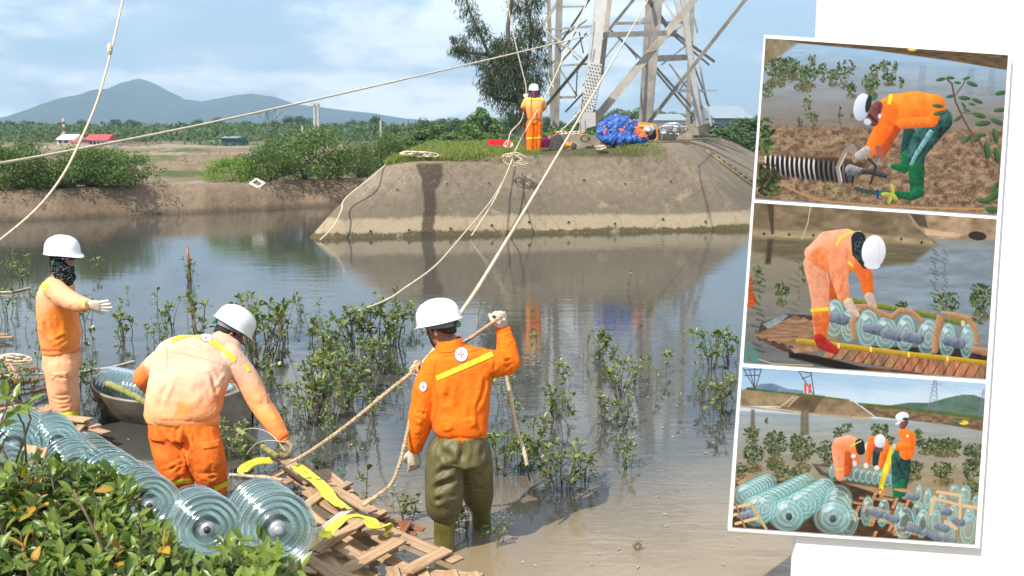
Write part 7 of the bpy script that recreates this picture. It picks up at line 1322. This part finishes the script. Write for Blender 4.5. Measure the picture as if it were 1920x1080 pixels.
def print_one():
    p = Paint((108, 35), (1470, 130), (1408, 1028), (47, 935), seed=3); water(p, lambda X: (60 + X * .07, 500 + X * 0), (150, 178, 200), (128, 118, 106))
    p.poly([(100, 20), (290, 60), (110, 190), (90, 190)], (150, 134, 106), (116, 100, 74), 8); p.poly([(100, 20), (700, 70), (1480, 120), (1480, 215), (1150, 160), (700, 100), (290, 62)], (112, 86, 60), (62, 52, 34), 3, (40, 10)); p.ell(930, 98, 26, 8, 0, (240, 190, 60))
    for x in (995, 1268, 1385):
        for k in range(4): p.line([(x - 14 + k * 9, 140 + .05 * x), (x - 26 + k * 9, 330 + 12 * k)], 5, (96, 112, 122), .4)
    w = p.win(0, 480, 1560, 1060); X, Y = p.X[w], p.Y[w]; e_ = 505 + .02 * X + 14 * fbm(X / 60., Y / 60., 3); n = fbm(X / 26., Y / 20., 5); n2 = fbm(X / 9., Y / 7., 3); c = lerp3((84, 64, 48), (168, 138, 108), np.clip(.5 + n * 1.5 + n2 * .9, 0, 1)); p.blend(w, (Y - e_) / 30, c)
    p.poly([(190, 690), (520, 700), (700, 740), (640, 770), (180, 740)], (70, 48, 32), (86, 60, 40), 14)
    for (x, y, a, b, n_) in ((170, 250, 70, 110, 190), (240, 230, 60, 90, 150), (330, 280, 75, 100, 210), (120, 330, 40, 60, 50), (430, 240, 24, 70, 34), (490, 270, 40, 60, 60), (560, 260, 55, 110, 80), (368, 165, 24, 40, 26), (590, 340, 32, 54, 45), (700, 330, 50, 96, 130), (725, 220, 30, 50, 36), (780, 200, 28, 40, 30), (835, 205, 16, 40, 18), (805, 275, 42, 50, 70), (875, 290, 14, 40, 16), (345, 440, 30, 90, 28), (385, 510, 28, 70, 34), (300, 530, 20, 60, 16), (530, 490, 12, 70, 8), (600, 470, 20, 14, 10)): p.plant(x, y, a, b, n_, 8)
    # insulator with sheds
    for i in range(18):
        t = i / 17; x, y = 112 + 470 * t, 742 + 52 * t; lite = t < .62; p.ell(x, y, 9 + 4 * t, 54 + 8 * math.sin(t * 3), -.08, (250, 240, 232) if lite else (110, 100, 96), soft=2, dk=(60, 50, 46)); p.ell(x + 12, y + 3, 12, 53 + 8 * math.sin(t * 3), -.08, (20, 16, 16), soft=2)
    p.line([(530, 840), (516, 760), (560, 670), (600, 636), (616, 660), (612, 720)], 26, (140, 128, 114)); p.line([(538, 835), (526, 760), (566, 680)], 8, (196, 184, 168)); p.ell(580, 785, 18, 62, -.05, (70, 66, 62)); p.limb([(590, 775), (630, 780), (668, 782)], [34, 24, 16], (176, 174, 172), (44, 42, 40)); p.limb([(660, 780), (720, 785), (780, 805)], [14, 20, 14], (96, 94, 96), (24, 22, 22)); p.line([(690, 710), (730, 750), (700, 850)], 13, (48, 44, 42)); p.line([(780, 630), (740, 740)], 9, (130, 140, 160)); p.line([(620, 880), (680, 900), (740, 905)], 24, (60, 66, 64)); p.line([(740, 905), (850, 910)], 30, (16, 110, 72)); p.line([(736, 890), (738, 930)], 12, (30, 40, 130))
    p.line([(200, 855), (300, 905), (420, 950), (700, 975), (1000, 990), (1400, 998)], 11, (176, 130, 80)); p.leaves(480, 880, 60, 60, 60, 7, [(120, 124, 70), (150, 140, 90)])
    # the man
    gr, gd = (22, 96, 76), (8, 38, 34); p.limb([(920, 560), (900, 640), (896, 720)], [34, 26, 24], (40, 84, 78), gd); p.limb([(900, 690), (890, 770), (826, 752)], [26, 22, 14], (10, 130, 70), (4, 60, 34)); p.limb([(1090, 490), (1000, 600), (955, 680), (958, 770)], [72, 66, 52, 40], (62, 108, 102), (8, 36, 34), .6); p.limb([(958, 770), (958, 880)], [46, 38], (16, 112, 66), (4, 52, 30)); p.limb([(965, 900), (930, 925), (850, 912)], [34, 24, 20], (18, 120, 70), (4, 58, 32)); p.limb([(1040, 560), (960, 680), (930, 740)], [16, 12, 10], (150, 190, 186), (60, 110, 104), .5)
    p.limb([(840, 520), (800, 600), (760, 680)], [40, 34, 28], (214, 90, 30), (150, 50, 14)); p.limb([(1060, 410), (960, 420), (850, 430), (790, 420)], [64, 92, 88, 52], (255, 156, 52), (226, 96, 16)); p.limb([(1085, 400), (1050, 500), (880, 510)], [34, 30, 30], (250, 140, 44), (200, 84, 18)); p.limb([(800, 440), (775, 540), (700, 660)], [60, 52, 34], (255, 134, 40), (216, 84, 12)); p.poly([(806, 346), (828, 346), (816, 404), (796, 400)], (236, 224, 50), (220, 206, 40)); p.limb([(745, 410), (716, 452), (722, 500)], [26, 46, 26], (150, 92, 78), (70, 34, 30)); p.line([(672, 440), (735, 500)], 10, (30, 24, 26)); p.ell(712, 366, 18, 10, .3, (10, 120, 76)); p.ell(652, 418, 46, 78, .18, (226, 232, 238), dk=(150, 160, 176)); p.ell(686, 500, 22, 18, .4, (190, 196, 206)); p.ell(690, 400, 16, 50, .18, (40, 34, 36)); p.limb([(680, 664), (636, 690)], [26, 22], (206, 200, 194), (130, 118, 110)); p.ell(754, 468, 9, 13, .2, (222, 214, 220)); p.line([(745, 650), (765, 700)], 32, (150, 84, 66))
    # leaves close by
    p.line([(1130, 262), (1160, 290), (1180, 390), (1220, 480), (1270, 570), (1400, 720)], 10, (96, 66, 56)); p.line([(1180, 350), (1224, 290), (1236, 262)], 6, (104, 74, 60)); p.line([(1215, 450), (1290, 455)], 5, (90, 70, 50))
    for (x, y, l, r) in ((1095, 264, 28, -.2), (1150, 255, 24, .1), (1240, 258, 22, -.3), (1272, 290, 32, .35), (1190, 282, 20, .1), (1150, 358, 26, -.2), (1228, 368, 34, .1), (1300, 384, 32, .4), (1080, 412, 30, .1), (1190, 484, 26, -.6), (1270, 402, 20, .2), (1225, 408, 22, 1), (1240, 436, 20, .2), (1310, 464, 38, .3), (1090, 452, 34, -.2), (1240, 600, 36, -.7), (1290, 600, 32, -.4), (1320, 575, 30, 0), (1355, 660, 52, 1.5), (1400, 580, 44, 1.4), (1410, 500, 40, .4), (1330, 510, 44, -.1), (1425, 435, 36, -.1), (1430, 340, 34, -.2), (1410, 690, 48, 1.4), (1395, 920, 60, -.6), (1330, 950, 40, .2), (1390, 1000, 50, .1), (1400, 870, 40, -.9)): p.ell(x, y, l, l * .36, r, (74, 110, 62), dk=(24, 44, 30)); p.line([(x - l * .8 * math.cos(r), y - l * .8 * math.sin(r)), (x + l * .8 * math.cos(r), y + l * .8 * math.sin(r))], 1.6, (140, 160, 110), .5)
    p.leaves(105, 580, 50, 110, 70, 18, [(60, 86, 44), (90, 116, 56), (34, 52, 28)]); p.leaves(120, 830, 70, 90, 120, 18, [(56, 74, 34), (84, 102, 44), (30, 34, 20), (60, 44, 28)]); 
    for (x, y, r) in ((785, 912, .05), (820, 880, 1.4), (805, 940, 1.9), (830, 925, .9)): p.ell(x, y, 30, 12, r, (206, 190, 78), dk=(120, 130, 44))
    return p.out('print_upper')
def disc(p, x, y, rx, ry, rot=0., rings=5, a=.55):
    p.ell(x, y, rx, ry, rot, (176, 206, 204), a * .6, dk=(96, 140, 136)); p.ell(x, y, rx * .98, ry * .98, rot, (70, 150, 132), .7, ring=2.2)
    for k in range(rings): f = .88 - .15 * k; p.ell(x + (rx * .02 * k), y, rx * f, ry * f, rot, (214, 236, 234) if k % 2 == 0 else (96, 150, 148), .4, ring=2.6)
    p.ell(x - rx * .25, y - ry * .55, rx * .3, ry * .16, rot - .5, (236, 246, 248), .5)
def print_two():
    p = Paint((103, 60), (1466, 153), (1405, 1050), (42, 958), seed=5); water(p, lambda X: (280 + X * 0, 900 + X * 0), (140, 128, 102), (104, 106, 104), .05)
    p.poly([(700, 330), (1180, 270), (1480, 280), (1470, 860), (900, 700), (500, 600), (560, 420)], (136, 150, 160), (112, 122, 128), 60, (120, 24)); p.poly([(80, 40), (960, 110), (1140, 290), (1120, 300), (90, 252)], (142, 122, 94), (98, 82, 60), 2, (70, 40)); p.poly([(85, 205), (700, 225), (1100, 270), (1130, 300), (86, 250)], (170, 150, 116), (136, 116, 84), 4, (60, 20)); p.poly([(960, 118), (1480, 150), (1480, 262), (1100, 262), (1010, 190)], (178, 150, 118), (128, 104, 78), 3, (60, 40)); p.poly([(85, 252), (1120, 300), (1000, 400), (600, 430), (90, 330)], (118, 104, 76), (84, 78, 60), 14, (90, 12)); p.poly([(1060, 205), (1280, 235), (1250, 256), (1070, 240)], (210, 176, 140), (180, 150, 116), 4); p.ell(1360, 245, 50, 24, .1, (50, 40, 34)); p.poly([(975, 120), (1060, 130), (1080, 200), (1030, 190)], (70, 62, 48), (90, 78, 60), 5)
    for (x, y) in ((158, 232), (300, 236), (436, 240), (932, 262), (1048, 282)): p.ell(x, y, 6, 8, 0, (40, 34, 26))
    p.poly([(175, 60), (212, 62), (214, 230), (200, 238), (185, 140)], (66, 52, 40), (80, 64, 50), 4); p.poly([(180, 262), (208, 262), (195, 400), (165, 400)], (70, 62, 46), None, 8); p.line([(418, 85), (405, 170), (372, 262)], 5, (206, 184, 150))
    for k in range(16): y = 320 + k * 22; p.line([(1110 + 12 * math.sin(k * 2.1), y), (1135 + 10 * math.sin(k * 1.3), y + 14)], 9, (74, 76, 70), .55); p.line([(1170 + 12 * math.sin(k * 1.7), y), (1185 + 9 * math.sin(k), y + 14)], 8, (84, 84, 76), .5)
    p.poly([(72, 470), (92, 470), (96, 560), (120, 600), (90, 650), (66, 640)], (214, 90, 40), (130, 60, 30), 5, (20, 6))
    for k in range(14): y = 440 + k * 34; p.line([(110 + 20 * math.sin(k * 1.9), y), (150 + 16 * math.sin(k), y + 18)], 12, (50, 56, 54), .5); p.line([(330 + 30 * math.sin(k * 1.4), y - 60), (360, y - 42)], 10, (84, 76, 52), .4)
    for (x, y, a, b, n_) in ((262, 590, 42, 80, 40), (118, 450, 24, 40, 14), (385, 470, 18, 60, 18), (1195, 660, 80, 100, 80), (1375, 660, 62, 150, 130), (938, 645, 30, 30, 20), (120, 520, 20, 50, 8)): p.plant(x, y, a, b, n_, 11)
    # pallet raft
    p.poly([(140, 735), (280, 680), (430, 690), (520, 760), (360, 880), (200, 860), (118, 820)], (84, 66, 52), (54, 48, 46), 3); p.poly([(150, 740), (270, 680), (300, 690), (200, 780)], (150, 160, 164), (110, 116, 118), 3)
    for k in range(7): a = 110 + k * 48; p.poly([(a, 800 + 14 * k), (a + 40, 826 + 14 * k), (a + 260, 706 + 12 * k), (a + 228, 688 + 12 * k)], (170, 132, 100), (116, 84, 60), 1.5, (60, 8))
    p.poly([(120, 815), (300, 880), (700, 980), (980, 1010), (1200, 1050), (1420, 1060), (1420, 1080), (1000, 1060), (500, 960), (280, 900)], (128, 82, 54), (70, 44, 30), 2, (50, 8)); p.poly([(300, 895), (540, 940), (760, 1000), (600, 1004), (300, 930)], (20, 20, 20), (30, 26, 22), 6); p.poly([(520, 860), (1420, 880), (1420, 1060), (1000, 1010), (520, 930)], (66, 46, 34), (34, 26, 22), 3)
    rs = np.random.RandomState(4)
    for k in range(17): a = 500 + k * 56; y = 880 + k * 7; h = 60 + 3 * k; p.poly([(a + 40, y - 16), (a + 92, y - 8), (a + 40, y + h * .85), (a - 12, y + h * .8)], (186 + rs.randint(-24, 24), 132, 92), (126, 84, 58), 1.5, (16, 60))
    p.poly([(310, 880), (420, 868), (440, 890), (330, 906)], (180, 140, 104), None, 2)
    p.limb([(530, 580), (700, 612), (900, 655), (1100, 690), (1285, 735)], [14, 16, 16, 18, 20], (150, 150, 66), (72, 74, 28)); p.ell(1278, 734, 12, 20, 0, (200, 190, 140))
    for (x, y, rx, ry) in ((560, 706, 56, 112), (640, 745, 46, 96), (745, 762, 62, 112), (845, 790, 64, 100), (955, 790, 54, 108), (1080, 815, 60, 106), (1190, 830, 46, 100), (1300, 835, 38, 104)):
        disc(p, x, y, rx, ry, .08, 5, .75)
    for (x, y) in ((575, 706), (775, 765), (880, 797), (990, 815), (1225, 840)): p.limb([(x - 38, y - 6), (x + 36, y + 8)], [27, 33], (150, 160, 172), (60, 68, 80))
    p.limb([(355, 836), (560, 858), (800, 890), (1000, 915), (1200, 936), (1408, 962)], [15, 16, 15, 16, 15, 15], (220, 180, 50), (130, 96, 20), .2)
    for x, y in ((580, 862), (760, 882), (972, 912), (1190, 936)): p.ell(x, y, 7, 17, 0, (236, 206, 110))
    rp, rd = (204, 158, 112), (128, 92, 60); p.limb([(690, 640), (760, 640), (820, 680), (880, 700), (930, 660), (990, 670), (1050, 720)], [14, 16, 16, 15, 16, 16, 14], rp, rd); p.limb([(700, 660), (660, 730), (665, 820)], [16, 16, 14], rp, rd); p.limb([(1155, 700), (1130, 800), (1120, 890)], [24, 22, 18], rp, rd); p.limb([(1165, 680), (1240, 690), (1310, 710), (1345, 770), (1355, 850)], [16, 17, 16, 15, 12], rp, rd); p.line([(1130, 678), (1190, 688)], 14, (120, 124, 128)); p.limb([(1340, 885), (1420, 900)], [20, 24], (200, 152, 120), (120, 80, 60))
    # the man
    p.limb([(420, 400), (470, 470), (545, 560)], [32, 50, 40], (222, 104, 42), (160, 66, 24)); p.limb([(440, 400), (470, 500), (478, 600), (486, 690), (480, 790)], [60, 62, 52, 52, 36], (240, 172, 134), (190, 112, 78), .4); p.limb([(486, 700), (484, 800)], [50, 32], (236, 128, 66), (176, 78, 30), .4); p.poly([(424, 652), (528, 642), (528, 662), (426, 672)], (230, 214, 50), (210, 190, 40)); p.limb([(470, 820), (490, 850), (560, 890)], [28, 36, 22], (206, 50, 44), (120, 24, 24)); p.line([(480, 830), (530, 870)], 5, (120, 24, 22))
    p.limb([(700, 400), (735, 470), (750, 550)], [44, 40, 32], (240, 120, 46), (186, 76, 20)); p.limb([(430, 340), (520, 290), (620, 280), (700, 300)], [44, 74, 76, 50], (250, 186, 150), (222, 128, 80)); p.limb([(470, 360), (560, 400), (640, 400)], [52, 60, 50], (244, 148, 92), (206, 100, 50), .4); p.limb([(580, 340), (585, 460), (610, 580)], [58, 52, 34], (244, 166, 124), (206, 110, 66), .4); p.line([(570, 292), (590, 250), (640, 226), (700, 222)], 12, (226, 214, 50)); p.ell(682, 234, 26, 13, .2, (226, 224, 232)); p.ell(682, 234, 18, 8, .2, (110, 80, 130), .6, ring=3); p.limb([(690, 260), (700, 330), (735, 400)], [40, 44, 26], (38, 46, 50), (14, 18, 20)); p.leaves(700, 320, 34, 70, 120, 3.4, [(60, 150, 140), (140, 130, 120), (20, 20, 24)]); p.ell(778, 332, 68, 92, .08, (246, 246, 248), dk=(182, 178, 184)); p.ell(770, 408, 46, 22, .1, (214, 210, 214)); p.line([(800, 260), (812, 330), (795, 395)], 4, (200, 196, 202)); p.line([(636, 390), (660, 410)], 10, (214, 220, 60)); p.limb([(640, 620), (660, 660), (690, 690)], [28, 26, 12], (226, 208, 190), (160, 134, 112)); p.limb([(756, 585), (770, 620), (790, 640)], [26, 24, 12], (216, 194, 174), (150, 124, 104)); p.line([(620, 605), (655, 596)], 6, (230, 200, 60))
    for k in range(5): p.ell(75, 920 + 4 * k, 44 - 7 * k, 74 - 12 * k, -.4, (60, 150, 130), .7, ring=3)
    p.line([(130, 940), (200, 965), (430, 975)], 5, (200, 180, 120)); return p.out('print_middle')
def print_three():
    p = Paint((97, 25), (1465, 118), (1404, 1020), (38, 925), seed=9)
    def fn(X, Y):
        sky_ = lerp3((150, 182, 208), (196, 212, 222), np.clip((Y - 40) / 180 + fbm(X / 200., Y / 60., 4), 0, 1)); wt = lerp3((150, 160, 162), (150, 134, 106), np.clip((Y - 300) / 350, 0, 1)) + (fbm(X / 120., Y / 14., 4) * .12)[..., None]; k = np.clip((Y - 255 - .06 * X) / 12, 0, 1)[..., None]; return sky_ * (1 - k) + wt * k
    p.fill(fn); p.poly([(910, 240), (1040, 222), (1150, 224), (1250, 196), (1340, 178), (1400, 180), (1470, 205), (1470, 310), (1200, 285)], (96, 122, 106), (76, 98, 86), 3, (90, 40)); p.poly([(95, 150), (200, 118), (270, 115), (350, 145), (440, 155), (440, 175), (100, 165)], (120, 146, 168), None, 3)
    p.poly([(750, 225), (900, 240), (1470, 310), (1460, 380), (1250, 345), (850, 300)], (146, 118, 86), (92, 72, 50), 3, (30, 12)); p.poly([(745, 222), (1000, 244), (1470, 302), (1470, 320), (1000, 262), (760, 238)], (96, 112, 56), (70, 84, 44), 3, (20, 8)); p.poly([(88, 150), (260, 165), (440, 175), (720, 215), (840, 300), (700, 308), (480, 280), (200, 240), (85, 240)], (164, 140, 106), (120, 100, 74), 2, (50, 40)); p.poly([(430, 172), (560, 185), (490, 280), (430, 262), (330, 240)], (112, 90, 62), (84, 70, 50), 6, (30, 40)); p.poly([(88, 235), (480, 280), (830, 305), (820, 318), (480, 290), (88, 246)], (190, 170, 134), None, 4); p.poly([(120, 135), (300, 160), (440, 172), (700, 205), (700, 212), (420, 180), (120, 150)], (88, 112, 50), (64, 84, 40), 3)
    for (a, b_) in (((100, 30), (165, 140)), ((205, 30), (170, 140)), ((135, 35), (165, 140)), ((165, 30), (165, 140)), ((105, 40), (200, 40)), ((110, 70), (190, 70)), ((410, 45), (495, 175)), ((480, 50), (500, 175)), ((420, 48), (485, 60)), ((430, 90), (485, 70))): p.line([a, b_], 5, (70, 74, 80))
    for sx in (-1, 1): p.line([(452, 165), (450, 120)], 12, (214, 86, 40)); p.line([(474, 165), (476, 122)], 12, (226, 70, 40))
    for x, y0, y1, w_ in ((1170, 100, 270, 30), (1448, 150, 300, 22)):
        for s_ in (-1, 1): p.line([(x + s_ * 6 + 10, y0), (x + s_ * w_, y1)], 4, (112, 124, 132))
        for k in range(7): t = k / 7; y = y0 + (y1 - y0) * t; h_ = 6 + (w_ - 6) * t; p.line([(x - h_ + 8 * (1 - t), y), (x + h_ + 8, y + 20)], 2.4, (120, 132, 140)); p.line([(x + h_ + 8 * (1 - t), y), (x - h_ + 8, y + 20)], 2.4, (120, 132, 140))
        p.line([(x - 16, y0 + 22), (x + 38, y0 + 22)], 3, (120, 132, 140))
    for k in range(4): p.line([(500, 60 + 10 * k), (1150, 150 + 14 * k)], 1.4, (150, 168, 182), .7); p.line([(1180, 110), (1460, 150 + 40 * k)], 1.4, (130, 146, 160), .7)
    for k in range(6): p.line([(320 + 14 * k, 235 - 9 * k), (360 + 12 * k, 242 - 10 * k)], 3, (210, 190, 160)); 
    p.line([(315, 240), (385, 185)], 4, (214, 196, 166)); p.line([(355, 245), (405, 188)], 4, (214, 196, 166)); p.line([(200, 242), (310, 245)], 7, (220, 200, 168)); p.ell(1345, 333, 26, 12, 0, (230, 200, 60)); p.ell(1300, 325, 40, 6, .1, (60, 120, 90))
    for x in (155, 438, 460): p.poly([(x - 9, 260), (x + 9, 260), (x + 14, 400), (x - 14, 400)], (120, 112, 90), None, 6, (20, 5))
    for (x, y, a, b, n_) in ((150, 420, 44, 60, 70), (285, 520, 68, 140, 210), (160, 560, 60, 110, 120), (400, 500, 40, 100, 60), (440, 550, 70, 150, 150), (580, 560, 60, 130, 130), (640, 430, 28, 80, 30), (690, 370, 28, 30, 20), (855, 385, 28, 44, 40), (905, 385, 22, 40, 30), (1090, 405, 26, 34, 40), (1150, 480, 80, 60, 140), (1250, 490, 90, 70, 190), (1400, 530, 60, 80, 130), (1230, 640, 70, 90, 100), (1060, 620, 60, 70, 90), (1380, 650, 50, 110, 90), (300, 620, 60, 60, 60), (90, 620, 36, 60, 40), (380, 640, 60, 50, 50), (235, 330, 10, 20, 6), (930, 440, 30, 30, 20), (1400, 730, 36, 60, 50)): p.plant(x, y, a, b, n_, 9)
    p.poly([(490, 562), (620, 575), (960, 640), (1075, 648), (1050, 672), (860, 700), (640, 665), (540, 625)], (120, 104, 84), (70, 60, 48), 2, (60, 20)); p.poly([(520, 575), (640, 590), (640, 640), (560, 610)], (150, 136, 114), None, 3)
    for k in range(11): disc(p, 610 + 34 * k, 606 + 5 * k, 20, 38, .1, 2, .8)
    # men
    p.limb([(690, 520), (700, 580), (690, 620)], [30, 24, 18], (224, 96, 38), (150, 56, 18)); p.limb([(640, 470), (645, 540), (652, 640)], [38, 34, 22], (246, 168, 130), (212, 118, 74)); p.poly([(624, 592), (670, 588), (670, 598), (626, 602)], (230, 214, 50)); p.limb([(650, 450), (700, 445), (760, 470)], [38, 44, 34], (252, 178, 140), (236, 120, 60)); p.limb([(740, 490), (745, 545)], [28, 18], (250, 140, 70), (210, 90, 40)); p.limb([(762, 450), (770, 490)], [26, 24], (44, 52, 54), (18, 20, 24)); p.ell(818, 474, 24, 36, -.1, (246, 246, 248), dk=(170, 170, 178)); p.line([(712, 464), (770, 436)], 7, (230, 220, 60)); p.ell(728, 520, 14, 12, 0, (230, 226, 222)); p.ell(735, 562, 12, 16, 0, (216, 204, 196))
    p.limb([(870, 500), (860, 560)], [34, 26], (40, 66, 60), (20, 36, 34)); p.limb([(840, 440), (890, 450), (915, 480)], [34, 36, 24], (252, 140, 52), (216, 84, 20)); p.limb([(825, 460), (806, 560)], [22, 14], (250, 134, 48), (206, 80, 20)); p.limb([(910, 480), (880, 570)], [26, 16], (252, 138, 50), (210, 84, 20)); p.ell(868, 484, 26, 18, 0, (90, 76, 74)); p.ell(877, 436, 32, 38, 0, (248, 248, 250), dk=(178, 178, 186)); p.ell(798, 574, 13, 16, 0, (226, 216, 206)); p.ell(858, 586, 15, 14, 0, (226, 216, 206))
    p.poly([(935, 460), (958, 500), (940, 560), (905, 650), (890, 720), (905, 760), (870, 750), (868, 690), (890, 600), (915, 530)], (246, 224, 60), (196, 170, 30), 1.5, (12, 50))
    p.limb([(1000, 520), (1010, 600), (998, 700)], [50, 36, 26], (40, 88, 80), (8, 34, 32), .6); p.limb([(975, 530), (972, 640), (972, 750)], [36, 32, 24], (52, 102, 92), (8, 36, 34), .6); p.limb([(972, 700), (968, 760)], [26, 22], (16, 130, 84), (6, 70, 44)); p.limb([(1000, 670), (1002, 730)], [22, 18], (16, 120, 80), (6, 70, 44)); p.limb([(1010, 390), (1035, 420), (1025, 500)], [30, 44, 42], (255, 146, 46), (226, 90, 14)); p.limb([(1030, 400), (1045, 460), (975, 472)], [26, 26, 18], (255, 150, 50), (214, 84, 14)); p.ell(1031, 408, 7, 9, 0, (230, 220, 224)); p.limb([(1012, 330), (1004, 350)], [24, 20], (168, 106, 88), (90, 50, 40)); p.ell(1000, 300, 38, 26, -.12, (248, 250, 252), dk=(182, 188, 198)); p.ell(978, 335, 18, 8, -.5, (214, 220, 228)); p.ell(1020, 314, 18, 8, 0, (30, 60, 50)); p.ell(955, 466, 10, 16, 0, (206, 190, 174))
    # pallets and discs in front
    p.poly([(60, 660), (640, 660), (880, 740), (1040, 770), (1100, 830), (1180, 1010), (40, 930)], (90, 62, 42), (50, 38, 28), 4); rs = np.random.RandomState(8)
    for k in range(44): x, y = rs.uniform(620, 1040), rs.uniform(690, 960); p.poly([(x, y), (x + 70, y + 12), (x + 62, y + 26), (x - 8, y + 13)] if rs.rand() < .6 else [(x, y), (x + 18, y + 3), (x - 10, y + 66), (x - 28, y + 62)], (214, 158, 108), (160, 104, 66), 1.5, (40, 8))
    p.poly([(60, 670), (150, 625), (160, 640), (90, 690)], (200, 156, 112)); p.poly([(660, 752), (690, 738), (730, 850), (740, 900), (705, 860)], (222, 174, 128), (180, 130, 88))
    def run(x0, y0, x1, y1, n_, r0, r1, sq=.9):
        for i in range(n_): t = i / (n_ - 1); r = r0 + (r1 - r0) * t; disc(p, x0 + (x1 - x0) * t, y0 + (y1 - y0) * t, r * sq, r, -.1, 5, .5)
    run(235, 672, 110, 745, 8, 54, 70, 1.1); run(460, 665, 180, 830, 13, 52, 92, 1.0); p.limb([(80, 860), (150, 850)], [18, 24], (170, 180, 190), (80, 88, 98)); run(565, 700, 345, 850, 9, 56, 96, 1.1); run(560, 700, 430, 800, 5, 56, 84, 1.1); disc(p, 352, 860, 94, 96, 0, 7, .7); p.ell(360, 865, 18, 22, 0, (96, 100, 106), dk=(30, 30, 34)); run(640, 760, 620, 860, 4, 80, 90, 1.); disc(p, 700, 900, 48, 84, .3, 4, .6); disc(p, 605, 872, 108, 96, 0, 8, .7); p.ell(605, 876, 20, 22, 0, (110, 114, 120), dk=(34, 34, 40)); disc(p, 225, 820, 60, 92, .5, 5, .5)
    for (a, b_, c, d_) in ((38, 815, 150, 790), (60, 905, 190, 870), (38, 860, 60, 850)): p.line([(a, b_), (c, d_)], 17, (226, 190, 140))
    p.line([(62, 800), (110, 925)], 12, (160, 124, 88)); p.line([(150, 795), (230, 935)], 15, (206, 166, 120))
    for (x, y, rx, ry) in ((800, 830, 34, 86), (890, 840, 34, 82), (975, 850, 20, 70), (1085, 835, 34, 62), (1010, 900, 58, 96), (1110, 900, 40, 86), (1185, 880, 30, 60), (1090, 735, 16, 58), (1140, 760, 22, 60), (1170, 800, 24, 60), (1290, 720, 30, 40), (1350, 740, 34, 60), (1250, 960, 46, 80), (1280, 860, 30, 70), (1370, 930, 50, 98), (1220, 770, 26, 44), (1375, 850, 30, 40), (1410, 770, 16, 30), (1330, 770, 20, 50)): disc(p, x, y, rx, ry, .12, 4, .7)
    for (x, y, x2, y2) in ((825, 835, 870, 850), (910, 860, 960, 880), (1035, 925, 1080, 940), (1130, 950, 1200, 985), (1035, 745, 1075, 748), (1190, 915, 1240, 930), (1290, 880, 1330, 895), (1230, 830, 1255, 835), (1240, 985, 1280, 1010)): p.limb([(x, y), (x2, y2)], [20, 23], (150, 162, 176), (76, 86, 98))
    for (a, b_, c, d_, w_) in ((1180, 750, 1155, 850, 18), (1195, 720, 1320, 740, 18), (1325, 740, 1320, 870, 16), (1190, 760, 1320, 795, 16), (1345, 800, 1415, 810, 20), (1240, 890, 1300, 930, 18)): p.line([(a, b_), (c, d_)], w_, (220, 178, 132)); 
    return p.out('print_lower')
WALLM = simple('white_painted_board', (.80, .80, .80), (.82, .82, .82), 1.5, .85, 0, spec=.1); MOUNT = simple('white_mount', (.80, .80, .80), (.82, .82, .82), 2, .7, 0, spec=.1)
YB = 5.5
wl, wr_ = P(1540, 0, YB + .04), P(2140, 0, YB + .04); e = empty('added_white_wall', ((wl.x + wr_.x) / 2, YB + .085, -.35), 'plain white wall added behind the photo board for the white fade at right', 'added white wall')  # added wall, stands in for the blank fade to white at right
for k in range(3):
    a, c = wl.x + (wr_.x - wl.x) * k / 3, wl.x + (wr_.x - wl.x) * (k + 1) / 3; b = MB(); b.box(((a + c) / 2, YB + .085, 1.95), ((c - a) / 2 - .0006, 0, 0), (0, .04, 0), (0, 0, 2.3)); b.build('wall_panel', WALLM, e)
pb = empty('photo_board', P(1632, 1010, YB), 'tilted white photo board carrying three printed pictures of the repair work', 'photo board')
def bbox_print(q4, thick, Y0, name, mat, img=None):
    f4 = [P(a, b_, Y0) for a, b_ in q4]; back = [v + Vector((0, thick, 0)) for v in f4]; b = MB(); b.add(f4 + back, [(3, 2, 1, 0), (4, 5, 6, 7), (0, 1, 5, 4), (1, 2, 6, 5), (2, 3, 7, 6), (3, 0, 4, 7)]); o = b.build(name, mat, pb)
    if img:
        uv = o.data.uv_layers.new(name='uv'); cc = {0: (0, 1), 1: (1, 1), 2: (1, 0), 3: (0, 0)}
        for l in o.data.loops: uv.data[l.index].uv = cc[l.vertex_index % 4]
    return o
bbox_print([(1435, 65), (1897, 97), (1837, 1028), (1366, 995)], .03, YB, 'mount_board', MOUNT)
def inset(off, q4): return [(off[0] + a / 3., off[1] + b_ / 3.) for a, b_ in q4]
for img_fn, q4, off, lab in ((print_one, [(108, 35), (1470, 130), (1408, 1028), (47, 935)], (1400, 60), 'printed picture of a man in orange bending over a ribbed insulator on mud'), (print_two, [(103, 60), (1466, 153), (1405, 1050), (42, 958)], (1380, 360), 'printed picture of a man tying rope to glass discs on a pallet raft'), (print_three, [(97, 25), (1465, 118), (1404, 1020), (38, 925)], (1360, 680), 'printed picture of three men at a boat behind piles of glass discs')):
    img = img_fn(); m = bpy.data.materials.new('printed_paper'); m.use_nodes = True; bs = m.node_tree.nodes['Principled BSDF']; bs.inputs['Roughness'].default_value = .6; bs.inputs['Specular IOR Level'].default_value = .2
    ti = m.node_tree.nodes.new('ShaderNodeTexImage'); ti.image = img; ml = m.node_tree.nodes.new('ShaderNodeMixRGB'); ml.blend_type = 'MULTIPLY'; ml.inputs[0].default_value = 1; ml.inputs[2].default_value = (.72, .74, .78, 1); m.node_tree.links.new(ti.outputs[0], ml.inputs[1]); m.node_tree.links.new(ml.outputs[0], bs.inputs['Base Color'])
    o = bbox_print(inset(off, q4), .004, YB - .006, 'printed_picture', m, img); o['label'] = lab
